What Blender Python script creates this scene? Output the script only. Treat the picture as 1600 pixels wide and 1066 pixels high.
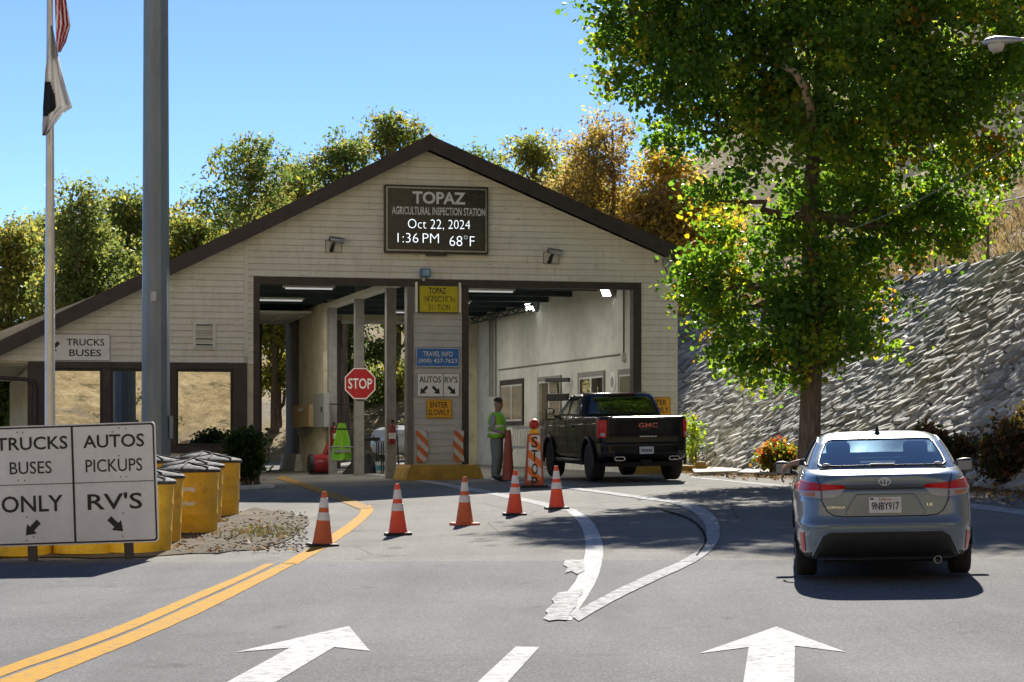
import bpy, bmesh, math, random
import numpy as np
from mathutils import Vector, Matrix, Euler
from mathutils.bvhtree import BVHTree
from mathutils.geometry import tessellate_polygon

for _o in list(bpy.data.objects):
    bpy.data.objects.remove(_o, do_unlink=True)
random.seed(7)
RNG = np.random.default_rng(11)
R = math.radians
SC = bpy.context.scene
COL = SC.collection

# ------------------------------------------------------------------ camera
FPX = 3600.0                 # focal length in photo pixels (photo 1600 wide)
CAMZ = 1.4
cam_d = bpy.data.cameras.new('camera')
cam = bpy.data.objects.new('camera', cam_d)
COL.objects.link(cam)
cam.location = (0, 0, CAMZ)
cam.rotation_euler = (R(90), 0, 0)
cam_d.sensor_width = 36.0
cam_d.lens = FPX / 1600.0 * 36.0
cam_d.shift_y = 157.0 / 1600.0
cam_d.clip_start = 0.2
cam_d.clip_end = 5000
SC.camera = cam

# ------------------------------------------------------------------ sky, sun, exposure
SUN_EL, SUN_AZ = 33.0, 6.0   # azimuth: degrees to the right of the view axis
world = bpy.data.worlds.new('World')
SC.world = world
world.use_nodes = True
wn = world.node_tree
wn.nodes.clear()
sky = wn.nodes.new('ShaderNodeTexSky')
sky.sky_type = 'NISHITA'
sky.sun_disc = False
sky.sun_elevation = R(SUN_EL)
sky.sun_rotation = R(SUN_AZ)
sky.altitude = 1500
sky.air_density = 0.5
sky.dust_density = 0.0
sky.ozone_density = 4.0
bg = wn.nodes.new('ShaderNodeBackground')
bg.inputs['Strength'].default_value = 0.085
wo = wn.nodes.new('ShaderNodeOutputWorld')
wn.links.new(sky.outputs[0], bg.inputs[0])
wn.links.new(bg.outputs[0], wo.inputs[0])

sun_d = bpy.data.lights.new('sun', 'SUN')
sun_d.energy = 4.6
sun_d.angle = R(0.53)
sun_d.color = (1.0, 0.945, 0.86)
sun = bpy.data.objects.new('sun', sun_d)
COL.objects.link(sun)
_sd = Vector((math.sin(R(SUN_AZ)) * math.cos(R(SUN_EL)), math.cos(R(SUN_AZ)) * math.cos(R(SUN_EL)), math.sin(R(SUN_EL))))
sun.rotation_euler = _sd.to_track_quat('Z', 'Y').to_euler()
sun.location = _sd * 60

vs = SC.view_settings
vs.view_transform = 'Standard'
vs.look = 'None'
vs.exposure = 1.22
vs.gamma = 1.0
vs.use_curve_mapping = False
SC.render.engine = 'CYCLES'
cy = SC.cycles
cy.use_denoising = True
cy.max_bounces = 7
cy.diffuse_bounces = 4
cy.glossy_bounces = 4
cy.transmission_bounces = 5
cy.transparent_max_bounces = 12
cy.caustics_reflective = False
cy.caustics_refractive = False
cy.sample_clamp_indirect = 6.0

# ------------------------------------------------------------------ place: pixels <-> metres
def at(px, py, Y):
    return Vector(((px - 800) / FPX * Y, Y, CAMZ - (py - 690) / FPX * Y))

def sp(t, k):
    t = t / k
    if t > 30: return t * k
    if t < -30: return 0.0
    return math.log1p(math.exp(t)) * k

def gz(x, y):
    yy = sp(y + 12, 3) - 12
    yy = yy * 0.022 - 0.013 * sp(yy - 46, 2.5) - 0.009 * sp(yy - 95, 4)
    xx = sp(x + 14, 2) - 14
    xx = xx - sp(xx - 12, 2)
    return -0.566 + 0.0225 * xx + yy

def G(px, py):
    lo, hi = 6.0, 140.0
    for _ in range(50):
        m = (lo + hi) / 2
        p = at(px, py, m)
        if p.z > gz(p.x, p.y): lo = m
        else: hi = m
    p = at(px, py, (lo + hi) / 2)
    p.z = gz(p.x, p.y)
    return p

# ------------------------------------------------------------------ tagging
def tag(o, label=None, cat=None, group=None, kind=None):
    if label: o['label'] = label
    if cat: o['category'] = cat
    if group: o['group'] = group
    if kind: o['kind'] = kind
    return o

def thing(name, label, cat, loc=(0, 0, 0), rz=0.0, group=None, rot=None):
    o = bpy.data.objects.new(name, None)
    o.empty_display_size = 0.2
    COL.objects.link(o)
    o.location = loc
    o.rotation_euler = rot if rot else (0, 0, rz)
    return tag(o, label, cat, group)

def copy_tree(o, parent=None):
    c = o.copy()
    COL.objects.link(c)
    c.parent = parent
    for ch in o.children:
        copy_tree(ch, c)
    return c

# ------------------------------------------------------------------ mesh builder
class MB:
    def __init__(s):
        s.v, s.f, s.m = [], [], []
    def add(s, vs_, fs, m=0):
        b = len(s.v)
        s.v += [tuple(p) for p in vs_]
        for f in fs:
            s.f.append([b + i for i in f]); s.m.append(m)
        return s
    def hexa(s, p, m=0):
        return s.add(p, [(0, 3, 2, 1), (4, 5, 6, 7), (0, 1, 5, 4), (1, 2, 6, 5), (2, 3, 7, 6), (3, 0, 4, 7)], m)
    def bb(s, x0, x1, y0, y1, z0, z1, m=0):
        return s.hexa([(x0, y0, z0), (x1, y0, z0), (x1, y1, z0), (x0, y1, z0), (x0, y0, z1), (x1, y0, z1), (x1, y1, z1), (x0, y1, z1)], m)
    def box(s, c, d, rot=None, m=0):
        q = Euler(rot).to_matrix() if rot else None
        P = []
        for z in (-1, 1):
            for x, y in ((-1, -1), (1, -1), (1, 1), (-1, 1)):
                p = Vector((x * d[0] / 2, y * d[1] / 2, z * d[2] / 2))
                if q: p = q @ p
                P.append(p + Vector(c))
        return s.hexa(P, m)
    def bar(s, a, b, w, h=None, m=0, up=(0, 0, 1)):
        a, b = Vector(a), Vector(b); h = h or w
        d = (b - a).normalized(); u = Vector(up)
        if abs(d.dot(u)) > .98: u = Vector((0, 1, 0))
        x = d.cross(u).normalized(); y = x.cross(d)
        P = [q + x * (sx * w / 2) + y * (sy * h / 2) for q in (a, b) for sx, sy in ((-1, -1), (1, -1), (1, 1), (-1, 1))]
        return s.hexa(P, m)
    def prism(s, poly, c0, c1, axis='y', m=0):
        def mk(a, b, c):
            return (a, c, b) if axis == 'y' else ((a, b, c) if axis == 'z' else (c, a, b))
        n = len(poly)
        area = sum(poly[i][0] * poly[(i + 1) % n][1] - poly[(i + 1) % n][0] * poly[i][1] for i in range(n))
        if area < 0: poly = poly[::-1]
        V = [mk(a, b, c0) for a, b in poly] + [mk(a, b, c1) for a, b in poly]
        tris = tessellate_polygon([[Vector((a, b, 0)) for a, b in poly]])
        F = []
        for t in tris:
            t = list(t)
            A = [poly[i] for i in t]
            ar = (A[1][0] - A[0][0]) * (A[2][1] - A[0][1]) - (A[2][0] - A[0][0]) * (A[1][1] - A[0][1])
            if ar < 0: t = t[::-1]
            F.append(t[::-1] if axis != 'y' else t)
            t2 = [i + n for i in t]
            F.append(t2 if axis != 'y' else t2[::-1])
        for i in range(n):
            j = (i + 1) % n
            F.append((i, j, j + n, i + n) if axis != 'y' else (j, i, i + n, j + n))
        return s.add(V, F, m)
    def loft(s, rings, cap0=True, cap1=True, m=0, closed=True):
        n = len(rings[0]); b = len(s.v)
        for r in rings: s.v += [tuple(p) for p in r]
        for k in range(len(rings) - 1):
            for i in range(n if closed else n - 1):
                j = (i + 1) % n
                s.f.append([b + k * n + i, b + k * n + j, b + (k + 1) * n + j, b + (k + 1) * n + i]); s.m.append(m)
        if cap0: s.f.append([b + i for i in range(n)][::-1]); s.m.append(m)
        if cap1: s.f.append([b + (len(rings) - 1) * n + i for i in range(n)]); s.m.append(m)
        return s
    def tube(s, pts, rad, n=8, m=0, caps=True):
        pts = [Vector(p) for p in pts]
        if not hasattr(rad, '__len__'): rad = [rad] * len(pts)
        rings = []; px = None
        for i, p in enumerate(pts):
            d = (pts[min(i + 1, len(pts) - 1)] - pts[max(i - 1, 0)])
            d = d.normalized() if d.length > 1e-9 else Vector((0, 0, 1))
            if px is None:
                u = Vector((0, 0, 1)) if abs(d.z) < .9 else Vector((1, 0, 0))
                x = d.cross(u).normalized()
            else:
                x = (px - d * px.dot(d))
                x = x.normalized() if x.length > 1e-6 else d.orthogonal().normalized()
            px = x; y = d.cross(x)
            rings.append([p + (x * math.cos(2 * math.pi * k / n) + y * math.sin(2 * math.pi * k / n)) * rad[i] for k in range(n)])
        return s.loft(rings, caps, caps, m)
    def lathe(s, prof, n=20, c=(0, 0, 0), axis='z', m=0):
        rings = []
        for r, z in prof:
            ring = []
            for k in range(n):
                a = 2 * math.pi * k / n
                if axis == 'z': p = (c[0] + r * math.cos(a), c[1] + r * math.sin(a), c[2] + z)
                elif axis == 'y': p = (c[0] + r * math.cos(a), c[1] + z, c[2] - r * math.sin(a))
                else: p = (c[0] + z, c[1] + r * math.cos(a), c[2] + r * math.sin(a))
                ring.append(p)
            rings.append(ring)
        return s.loft(rings, True, True, m)
    def ball(s, c, r, n=12, k=8, m=0):
        r = r if hasattr(r, '__len__') else (r, r, r)
        rings = []
        for i in range(k + 1):
            t = -math.pi / 2 + math.pi * i / k
            cr = max(math.cos(t), .02)
            rings.append([(c[0] + r[0] * cr * math.cos(2 * math.pi * j / n), c[1] + r[1] * cr * math.sin(2 * math.pi * j / n), c[2] + r[2] * math.sin(t)) for j in range(n)])
        return s.loft(rings, True, True, m)
    def mesh(s, name):
        me = bpy.data.meshes.new(name)
        me.from_pydata(s.v, [], s.f)
        return me
    def build(s, name, mats, parent=None, loc=None, rot=None, smooth=None, bevel=0):
        me = s.mesh(name)
        mats = mats if isinstance(mats, (list, tuple)) else [mats]
        for q in mats: me.materials.append(q)
        if len(mats) > 1: me.polygons.foreach_set('material_index', s.m)
        if smooth:
            me.polygons.foreach_set('use_smooth', [True] * len(me.polygons))
            if smooth < 180: me.set_sharp_from_angle(angle=R(smooth))
        me.update()
        o = bpy.data.objects.new(name, me)
        COL.objects.link(o)
        if parent: o.parent = parent
        if loc: o.location = loc
        if rot: o.rotation_euler = rot
        if bevel:
            b = o.modifiers.new('bevel', 'BEVEL'); b.width = bevel; b.segments = 2; b.limit_method = 'ANGLE'
        return o

def np_mesh(name, V, F, mats, parent=None, col=None, smooth=False):
    """V (n,3) array, F (m,k) array with constant k, col (n,3) colours"""
    me = bpy.data.meshes.new(name)
    n, (mf, k) = len(V), F.shape
    me.vertices.add(n); me.vertices.foreach_set('co', np.ascontiguousarray(V, dtype=np.float32).ravel())
    me.loops.add(mf * k); me.loops.foreach_set('vertex_index', np.ascontiguousarray(F, dtype=np.int32).ravel())
    me.polygons.add(mf); me.polygons.foreach_set('loop_start', np.arange(0, mf * k, k, dtype=np.int32))
    if smooth: me.polygons.foreach_set('use_smooth', np.ones(mf, dtype=bool))
    if col is not None:
        a = me.attributes.new('Col', 'FLOAT_COLOR', 'POINT')
        c = np.ones((n, 4), dtype=np.float32); c[:, :3] = col
        a.data.foreach_set('color', c.ravel())
    me.update(calc_edges=True); me.validate()
    for q in (mats if isinstance(mats, (list, tuple)) else [mats]): me.materials.append(q)
    o = bpy.data.objects.new(name, me)
    COL.objects.link(o)
    if parent: o.parent = parent
    return o

# ------------------------------------------------------------------ materials
def lin(c):
    if isinstance(c, str):
        c = [int(c[i:i + 2], 16) / 255 for i in (0, 2, 4)]
        return tuple(x / 12.92 if x <= .04045 else ((x + .055) / 1.055) ** 2.4 for x in c)
    return tuple(c)

class NT:
    def __init__(s, name):
        s.mat = bpy.data.materials.new(name); s.mat.use_nodes = True
        s.t = s.mat.node_tree; s.t.nodes.clear()
        s.out = s.n('ShaderNodeOutputMaterial')
    def n(s, typ, **kw):
        nd = s.t.nodes.new(typ)
        for k, v in kw.items(): setattr(nd, k, v)
        return nd
    def l(s, a, b): s.t.links.new(a, b)
    def coord(s, scale=(1, 1, 1), out='Object'):
        tc = s.n('ShaderNodeTexCoord'); mp = s.n('ShaderNodeMapping')
        mp.inputs['Scale'].default_value = scale
        s.l(tc.outputs[out], mp.inputs[0]); return mp.outputs[0]
    def geo(s, scale=(1, 1, 1)):
        g = s.n('ShaderNodeNewGeometry'); mp = s.n('ShaderNodeMapping')
        mp.inputs['Scale'].default_value = scale
        s.l(g.outputs['Position'], mp.inputs[0]); return mp.outputs[0]
    def noise(s, co, scale, detail=4, rough=.55, dist=0):
        nd = s.n('ShaderNodeTexNoise'); nd.inputs['Scale'].default_value = scale
        nd.inputs['Detail'].default_value = detail; nd.inputs['Roughness'].default_value = rough
        nd.inputs['Distortion'].default_value = dist
        s.l(co, nd.inputs['Vector']); return nd.outputs[0]
    def ramp(s, fac, stops):
        r = s.n('ShaderNodeValToRGB'); e = r.color_ramp.elements
        while len(e) > 1: e.remove(e[-1])
        for i, (p, c) in enumerate(stops):
            q = e[0] if i == 0 else e.new(p)
            q.position = p
            c = lin(c) if not isinstance(c, (int, float)) else (c, c, c)
            q.color = (*c, 1)
        s.l(fac, r.inputs[0]); return r.outputs[0]
    def mix(s, fac, a, b, mode='MIX'):
        m = s.n('ShaderNodeMix', data_type='RGBA', blend_type=mode)
        for i, x in ((0, fac), (6, a), (7, b)):
            if hasattr(x, 'links') or hasattr(x, 'is_linked'): s.l(x, m.inputs[i])
            elif i == 0: m.inputs[0].default_value = x
            else: m.inputs[i].default_value = (*lin(x), 1)
        return m.outputs[2]
    def bsdf(s, col, rough=.6, metal=0, spec=.5, coat=0, bump=None, bstr=.3, bdist=.02, normal=None):
        b = s.n('ShaderNodeBsdfPrincipled')
        for key, x in (('Base Color', col), ('Roughness', rough), ('Metallic', metal)):
            if hasattr(x, 'is_linked'): s.l(x, b.inputs[key])
            elif key == 'Base Color': b.inputs[key].default_value = (*lin(x), 1)
            else: b.inputs[key].default_value = x
        b.inputs['Specular IOR Level'].default_value = spec
        if coat: b.inputs['Coat Weight'].default_value = coat; b.inputs['Coat Roughness'].default_value = .04
        if bump is not None:
            bp = s.n('ShaderNodeBump'); bp.inputs['Strength'].default_value = bstr; bp.inputs['Distance'].default_value = bdist
            s.l(bump, bp.inputs['Height']); s.l(bp.outputs[0], b.inputs['Normal'])
        s.l(b.outputs[0], s.out.inputs[0]); s.b = b
        return s.mat
    def rnd(s):
        return s.n('ShaderNodeObjectInfo').outputs['Random']

def M(name, c, rough=.6, metal=0, var=.18, scale=6, bump=0, bscale=40, spec=.5, coat=0, rnd=0, dirt=None, stretch=(1, 1, 1)):
    """plain material: colour with soft blotches, fine relief, optional dirt colour"""
    t = NT(name); c = lin(c)
    co = t.coord(stretch)
    nz = t.noise(co, scale, 5)
    lo = tuple(x * (1 - var) for x in c); hi = tuple(min(1, x * (1 + var)) for x in c)
    col = t.ramp(nz, [(.3, lo), (.7, hi)])
    if rnd:
        v = t.ramp(t.rnd(), [(0, 1 - rnd), (1, 1.0)])
        col = t.mix(1.0, col, v, 'MULTIPLY')
    if dirt:
        d = t.ramp(t.noise(co, scale * 2.3, 6, .65), [(.52, 0.0), (.72, 1.0)])
        dm = t.n('ShaderNodeMath', operation='MULTIPLY'); t.l(d, dm.inputs[0]); dm.inputs[1].default_value = dirt[1]
        col = t.mix(dm.outputs[0], col, dirt[0])
    rr = t.ramp(t.noise(co, scale * 3, 3), [(.3, max(rough - .08, .02)), (.7, min(rough + .08, 1))])
    return t.bsdf(col, rr, metal, spec, coat, bump=t.noise(co, bscale, 4) if bump else None, bstr=bump)

def emit(name, c, strength):
    t = NT(name); e = t.n('ShaderNodeEmission'); e.inputs[0].default_value = (*lin(c), 1); e.inputs[1].default_value = strength
    t.l(e.outputs[0], t.out.inputs[0]); return t.mat

def glass(name, tint=(.75, .8, .8), refl=.08, rough=.0):
    t = NT(name)
    tr = t.n('ShaderNodeBsdfTransparent'); tr.inputs[0].default_value = (*tint, 1)
    gl = t.n('ShaderNodeBsdfGlossy'); gl.inputs['Roughness'].default_value = rough
    fr = t.n('ShaderNodeFresnel'); fr.inputs[0].default_value = 1.5
    ad = t.n('ShaderNodeMath', operation='ADD'); ad.use_clamp = True; ad.inputs[1].default_value = refl
    t.l(fr.outputs[0], ad.inputs[0])
    mx = t.n('ShaderNodeMixShader'); t.l(ad.outputs[0], mx.inputs[0]); t.l(tr.outputs[0], mx.inputs[1]); t.l(gl.outputs[0], mx.inputs[2])
    t.l(mx.outputs[0], t.out.inputs[0]); return t.mat

def mirror_glass(name, refl, dark, tintcol=(.9, .9, .9)):
    t = NT(name)
    df = t.n('ShaderNodeBsdfPrincipled'); df.inputs['Base Color'].default_value = (*dark, 1); df.inputs['Roughness'].default_value = .1
    gl = t.n('ShaderNodeBsdfGlossy'); gl.inputs['Roughness'].default_value = .0; gl.inputs[0].default_value = (*tintcol, 1)
    mx = t.n('ShaderNodeMixShader'); mx.inputs[0].default_value = refl
    t.l(df.outputs[0], mx.inputs[1]); t.l(gl.outputs[0], mx.inputs[2]); t.l(mx.outputs[0], t.out.inputs[0]); return t.mat

def leaf_mat(name, trans=.42, rough=.5, tint=(2.0, 2.05, .8)):
    t = NT(name)
    a = t.n('ShaderNodeAttribute', attribute_name='Col')
    p = t.n('ShaderNodeBsdfPrincipled'); p.inputs['Roughness'].default_value = rough; p.inputs['Specular IOR Level'].default_value = .35
    t.l(a.outputs['Color'], p.inputs['Base Color'])
    tl = t.n('ShaderNodeBsdfTranslucent')
    br = t.mix(1.0, a.outputs['Color'], tint, 'MULTIPLY')
    t.l(br, tl.inputs[0])
    mx = t.n('ShaderNodeMixShader'); mx.inputs[0].default_value = trans
    t.l(p.outputs[0], mx.inputs[1]); t.l(tl.outputs[0], mx.inputs[2]); t.l(mx.outputs[0], t.out.inputs[0]); return t.mat

def asphalt(name, c, worn, crack=.0, scale=1.0):
    t = NT(name); co = t.geo(); c = lin(c)
    big = t.noise(co, .35, 4, .6)
    fine = t.noise(co, 55 * scale, 3, .7)
    spk = t.n('ShaderNodeTexVoronoi'); spk.inputs['Scale'].default_value = 75 * scale; t.l(co, spk.inputs['Vector'])
    base = t.ramp(big, [(.3, tuple(x * .82 for x in c)), (.72, tuple(x * 1.2 for x in c))])
    g = t.ramp(fine, [(.3, .62), (.7, 1.35)])
    col = t.mix(1.0, base, g, 'MULTIPLY')
    lt = t.ramp(spk.outputs['Color'], [(.55, 0.0), (.85, .45)])
    col = t.mix(lt, col, worn)
    st = t.noise(t.geo((1, .09, 1)), .55, 6, .65)
    col = t.mix(t.ramp(st, [(.45, 0.0), (.68, .6)]), col, tuple(x * .62 for x in c))
    pt_ = t.noise(t.geo((.5, .5, 1)), .45, 7, .7, .6)
    col = t.mix(t.ramp(pt_, [(.56, 0.0), (.62, .45)]), col, tuple(x * .7 for x in c))
    oil = t.noise(t.geo((1.2, .8, 1)), 1.3, 3, .5)
    col = t.mix(t.ramp(oil, [(.66, 0.0), (.74, .65)]), col, tuple(x * .38 for x in c))
    if crack:
        v = t.n('ShaderNodeTexVoronoi', feature='DISTANCE_TO_EDGE'); v.inputs['Scale'].default_value = .35
        wv = t.mix(.12, co, t.n('ShaderNodeTexNoise').outputs[1])
        t.l(wv, v.inputs['Vector'])
        ck = t.ramp(v.outputs[0], [(.0, crack), (.006, 0.0)])
        col = t.mix(ck, col, (.02, .02, .02))
    return t.bsdf(col, .95, spec=.08, bump=fine, bstr=.5, bdist=.01)

def road_paint(name, c, wear=.5):
    t = NT(name); co = t.geo()
    w = t.ramp(t.noise(co, 9, 8, .75), [(.42 + .16 * (1 - wear), 0.0), (.60 + .16 * (1 - wear), .9)])
    f = t.ramp(t.noise(co, 70, 3, .7), [(.2, .75), (.7, 1.08)])
    col = t.mix(1.0, c, f, 'MULTIPLY')
    w2 = t.ramp(t.noise(t.geo((1, .25, 1)), 2.2, 6, .7), [(.5, 0.0), (.8, .3)])
    col = t.mix(w2, col, (.2, .195, .185))
    col = t.mix(w, col, (.14, .14, .138))
    return t.bsdf(col, .9, spec=.06, bump=t.noise(co, 60, 3), bstr=.25, bdist=.01)
# ================================================================== SETTING
m_ground = NT('dry ground')
_co = m_ground.geo()
_c = m_ground.ramp(m_ground.noise(_co, .25, 6, .65), [(.3, (.16, .12, .07)), (.5, (.30, .23, .12)), (.7, (.42, .33, .18))])
_c = m_ground.mix(m_ground.ramp(m_ground.noise(_co, 6, 6, .7), [(.35, 0.0), (.7, .5)]), _c, (.15, .11, .06))
m_ground.bsdf(_c, .95, spec=.1, bump=m_ground.noise(_co, 8, 6, .7), bstr=.6, bdist=.1)
m_ground = m_ground.mat

t = NT('dry grass hillside'); _co = t.geo()
_c = t.ramp(t.noise(_co, .13, 7, .65), [(.28, (.24, .175, .10)), (.45, (.42, .325, .175)), (.62, (.53, .43, .25)), (.8, (.39, .315, .185))])
_c = t.mix(t.ramp(t.noise(_co, .9, 8, .8), [(.42, 0.0), (.60, .75)]), _c, (.17, .135, .075))
_c = t.mix(t.ramp(t.noise(_co, .07, 5, .7), [(.55, 0.0), (.63, .7)]), _c, (.22, .20, .18))
_c = t.mix(t.ramp(t.noise(_co, .45, 4, .6), [(.62, 0.0), (.7, .8)]), _c, (.10, .105, .05))
m_hill = t.bsdf(_c, .95, spec=.1, bump=t.noise(_co, 3, 8, .75), bstr=.9, bdist=.35)

m_asphalt = asphalt('worn grey asphalt', (.138, .138, .139), (.33, .33, .33))
m_apron = asphalt('pale apron asphalt', (.182, .175, .158), (.35, .34, .30), crack=.5, scale=.8)
m_white = road_paint('white road paint', (.52, .52, .51), .5)
m_whiteold = road_paint('thin white road paint', (.45, .455, .45), .85)
m_smear = road_paint('smeared white paint', (.50, .50, .49), 1.0)
m_yellow = road_paint('yellow road paint', (.48, .262, .035), .35)
m_yellowold = road_paint('old yellow road paint', (.42, .23, .035), .8)

def sheet(name, xs, ys, zf, mat, kind='structure', parent=None, keep=None):
    V, idx, F = [], {}, []
    nx, ny = len(xs), len(ys)
    for j, y in enumerate(ys):
        for i, x in enumerate(xs):
            X, Y = (x, y) if not callable(x) else x(y)
            V.append((x, y, zf(x, y)))
    for j in range(ny - 1):
        for i in range(nx - 1):
            F.append((j * nx + i, j * nx + i + 1, (j + 1) * nx + i + 1, (j + 1) * nx + i))
    o = np_mesh(name, np.array(V), np.array(F), mat, parent, smooth=True)
    if kind: o['kind'] = kind
    return o

def steps(a, b, d):
    n = max(1, int(round((b - a) / d)))
    return [a + (b - a) * i / n for i in range(n + 1)]

gxs = [-1600, -800, -400, -200, -120, -80, -60] + steps(-45, 45, 1.5) + [60, 80, 120, 200, 400, 800, 1600]
gys = [-1600, -800, -400, -200, -120, -80, -50] + steps(-30, 125, 1.5) + [150, 200, 300, 500, 900, 1600]
ground = sheet('ground', gxs, gys, lambda x, y: gz(x, y) - .06, m_ground)

# seam between the road and the paler apron
_a, _b = G(470, 878), G(1600, 873)
def seam(x): return _a.y + (_b.y - _a.y) * (x - _a.x) / (_b.x - _a.x)
def warp_sheet(name, xs, y0f, y1f, n, off, mat):
    V, F = [], []
    for j in range(n + 1):
        for x in xs:
            y = y0f(x) + (y1f(x) - y0f(x)) * j / n
            V.append((x, y, gz(x, y) + off))
    nx = len(xs)
    for j in range(n):
        for i in range(nx - 1):
            F.append((j * nx + i, j * nx + i + 1, (j + 1) * nx + i + 1, (j + 1) * nx + i))
    o = np_mesh(name, np.array(V), np.array(F), mat, None, smooth=True)
    o['kind'] = 'structure'
    return o
# the wall runs parallel to the building's depth axis; road ends at its foot
def wallx(y): return 8.5 - .217 * (y - 41.4)
road = warp_sheet('asphalt_road', steps(-30, 20, 1.0), lambda x: -22, seam, 50, 0.0, m_asphalt)
apron = warp_sheet('apron_road', steps(-26, 12, 1.0), seam, lambda x: 98, 72, .0, m_apron)

# ---- painted markings: strips given by their two edges on the ground
def dense(pts, n=6):
    out = []
    for i in range(len(pts) - 1):
        for k in range(n):
            f = k / n
            out.append(pts[i] * (1 - f) + pts[i + 1] * f)
    out.append(pts[-1]); return out
def smooth_px(pts, it=2):
    pts = [Vector(p) for p in pts]
    for _ in range(it):
        q = [pts[0]]
        for i in range(len(pts) - 1):
            q.append(pts[i] * .75 + pts[i + 1] * .25); q.append(pts[i] * .25 + pts[i + 1] * .75)
        q.append(pts[-1]); pts = q
    return pts
def strip(name, L, Rr, mat, parent, off=.005, sm=2):
    def resample(P, n):
        P = smooth_px(P, sm); d = [0]
        for a, b in zip(P[:-1], P[1:]): d.append(d[-1] + (b - a).length)
        out = []
        for k in range(n):
            t_ = d[-1] * k / (n - 1); i = min(len(P) - 2, max(j for j in range(len(d)) if d[j] <= t_ + 1e-9))
            out.append(P[i].lerp(P[i + 1], (t_ - d[i]) / max(1e-9, d[i + 1] - d[i])))
        return out
    n = 44; mb = MB(); V = []; W = 4; re_ = random.Random(len(L) * 7 + int(L[0][0]))
    L, Rr = resample(L, n), resample(Rr, n)
    L = [p + Vector((re_.uniform(-.5, .5), re_.uniform(-.25, .25))) for p in L]; Rr = [p + Vector((re_.uniform(-.5, .5), re_.uniform(-.25, .25))) for p in Rr]
    for i in range(n):
        a, b = G(*L[i]), G(*Rr[i])
        for k in range(W + 1):
            p = a.lerp(b, k / W); V.append((p.x, p.y, gz(p.x, p.y) + off))
    F = [(i * (W + 1) + k, i * (W + 1) + k + 1, (i + 1) * (W + 1) + k + 1, (i + 1) * (W + 1) + k) for i in range(n - 1) for k in range(W)]
    mb.add(V, F); return mb.build(name, mat, parent)
def flat_poly(name, px, mat, parent, off=.005):
    P = [G(*p) for p in px]
    tr = tessellate_polygon([[Vector((p.x, p.y, 0)) for p in P]])
    V = [(p.x, p.y, gz(p.x, p.y) + off) for p in P]
    F = []
    for a in tr:
        a = list(a); q = [P[i] for i in a]
        if (q[1].x - q[0].x) * (q[2].y - q[0].y) - (q[2].x - q[0].x) * (q[1].y - q[0].y) < 0: a = a[::-1]
        F.append(a)
    return MB().add(V, F).build(name, mat, parent)

strip('yellow_line', [(-150, 1104), (0, 1044), (100, 1010), (200, 973.5), (300, 930), (375, 900), (416, 881)],
      [(-150, 1122), (0, 1057), (100, 1024), (200, 987), (300, 942), (380, 906), (431, 881)], m_yellow, road)
strip('yellow_line', [(-140, 1124), (0, 1061), (100, 1028), (200, 991), (300, 946), (382, 909), (440, 881)],
      [(-80, 1128), (50, 1068), (120, 1040), (200, 1008), (300, 965), (375, 927), (440, 893), (464, 880)], m_yellow, road)
strip('yellow_line', [(440, 882), (474, 862), (507, 844), (547, 816), (566, 801), (560, 793)],
      [(465, 882), (498, 863), (528, 845), (566, 817), (586, 797), (578, 789)], m_yellow, apron)
strip('yellow_line', [(560, 796), (540, 787), (500, 772), (460, 757), (430, 747)],
      [(584, 794), (556, 783), (512, 767), (470, 753), (442, 744)], m_yellowold, apron, .009)
# white V: thick left arm, right arm, thin lead-in lines
strip('white_line', [(850, 970), (866, 945), (897, 915), (912, 880), (916, 850), (908, 818), (886, 799)],
      [(893, 970), (908, 948), (931, 912), (942, 876), (943, 850), (928, 815), (900, 797)], m_white, road)
strip('white_line', [(890, 962), (940, 934), (1000, 905), (1055, 882), (1086, 866), (1106, 842), (1100, 812), (1070, 794), (1045, 785)],
      [(904, 972), (958, 940), (1020, 910), (1078, 884), (1108, 866), (1128, 838), (1121, 808), (1094, 791), (1070, 785)], m_whiteold, road, .009)
flat_poly('paint_smear', [(872, 928), (862, 938), (866, 944), (852, 956), (856, 961), (849, 968), (858, 972), (872, 970), (886, 971), (892, 958), (900, 950), (904, 934), (910, 930), (912, 922)], m_smear, road, .012)
flat_poly('paint_smear', [(884, 876), (880, 884), (887, 888), (883, 897), (893, 894), (902, 899), (914, 893), (913, 876)], m_smear, road, .012)
strip('white_line', [(888, 800), (800, 780), (720, 764), (640, 750), (540, 737)], [(904, 797), (812, 777), (730, 761), (648, 748), (545, 735)], m_whiteold, apron)
strip('white_line', [(1046, 786), (980, 777), (900, 766), (800, 754), (720, 745)], [(1068, 785), (990, 774), (905, 763), (806, 752), (726, 743)], m_whiteold, apron, .009)
strip('white_line', [(1640, 812), (1560, 800), (1480, 789), (1380, 777), (1240, 763), (1080, 747)],
      [(1640, 803), (1560, 792), (1480, 783), (1380, 773), (1240, 760), (1080, 745)], m_whiteold, apron)
flat_poly('lane_dash', [(700, 1110), (752, 1112), (843, 1012), (806, 1011)], m_white, road)
flat_poly('lane_arrow', [(270, 1120), (350, 1124), (432, 1066), (522, 1012), (578, 1018), (545, 979), (368, 1020), (453, 1013), (356, 1066)], m_white, road)
flat_poly('lane_arrow', [(1152, 1130), (1238, 1132), (1241, 1064), (1242, 1010), (1322, 1020), (1213, 980), (1092, 1022), (1170, 1012), (1162, 1064)], m_white, road)
# tar-sealed crack in the apron
m_tar = M('tar', (.018, .018, .018), .95, spec=.03)
strip('tar_seam', [(1087, 869), (1100, 852), (1101, 836), (1080, 812), (1030, 797)], [(1090, 870), (1104, 852), (1105, 836), (1083, 811), (1030, 795)], m_tar, apron, .0135)

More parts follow.
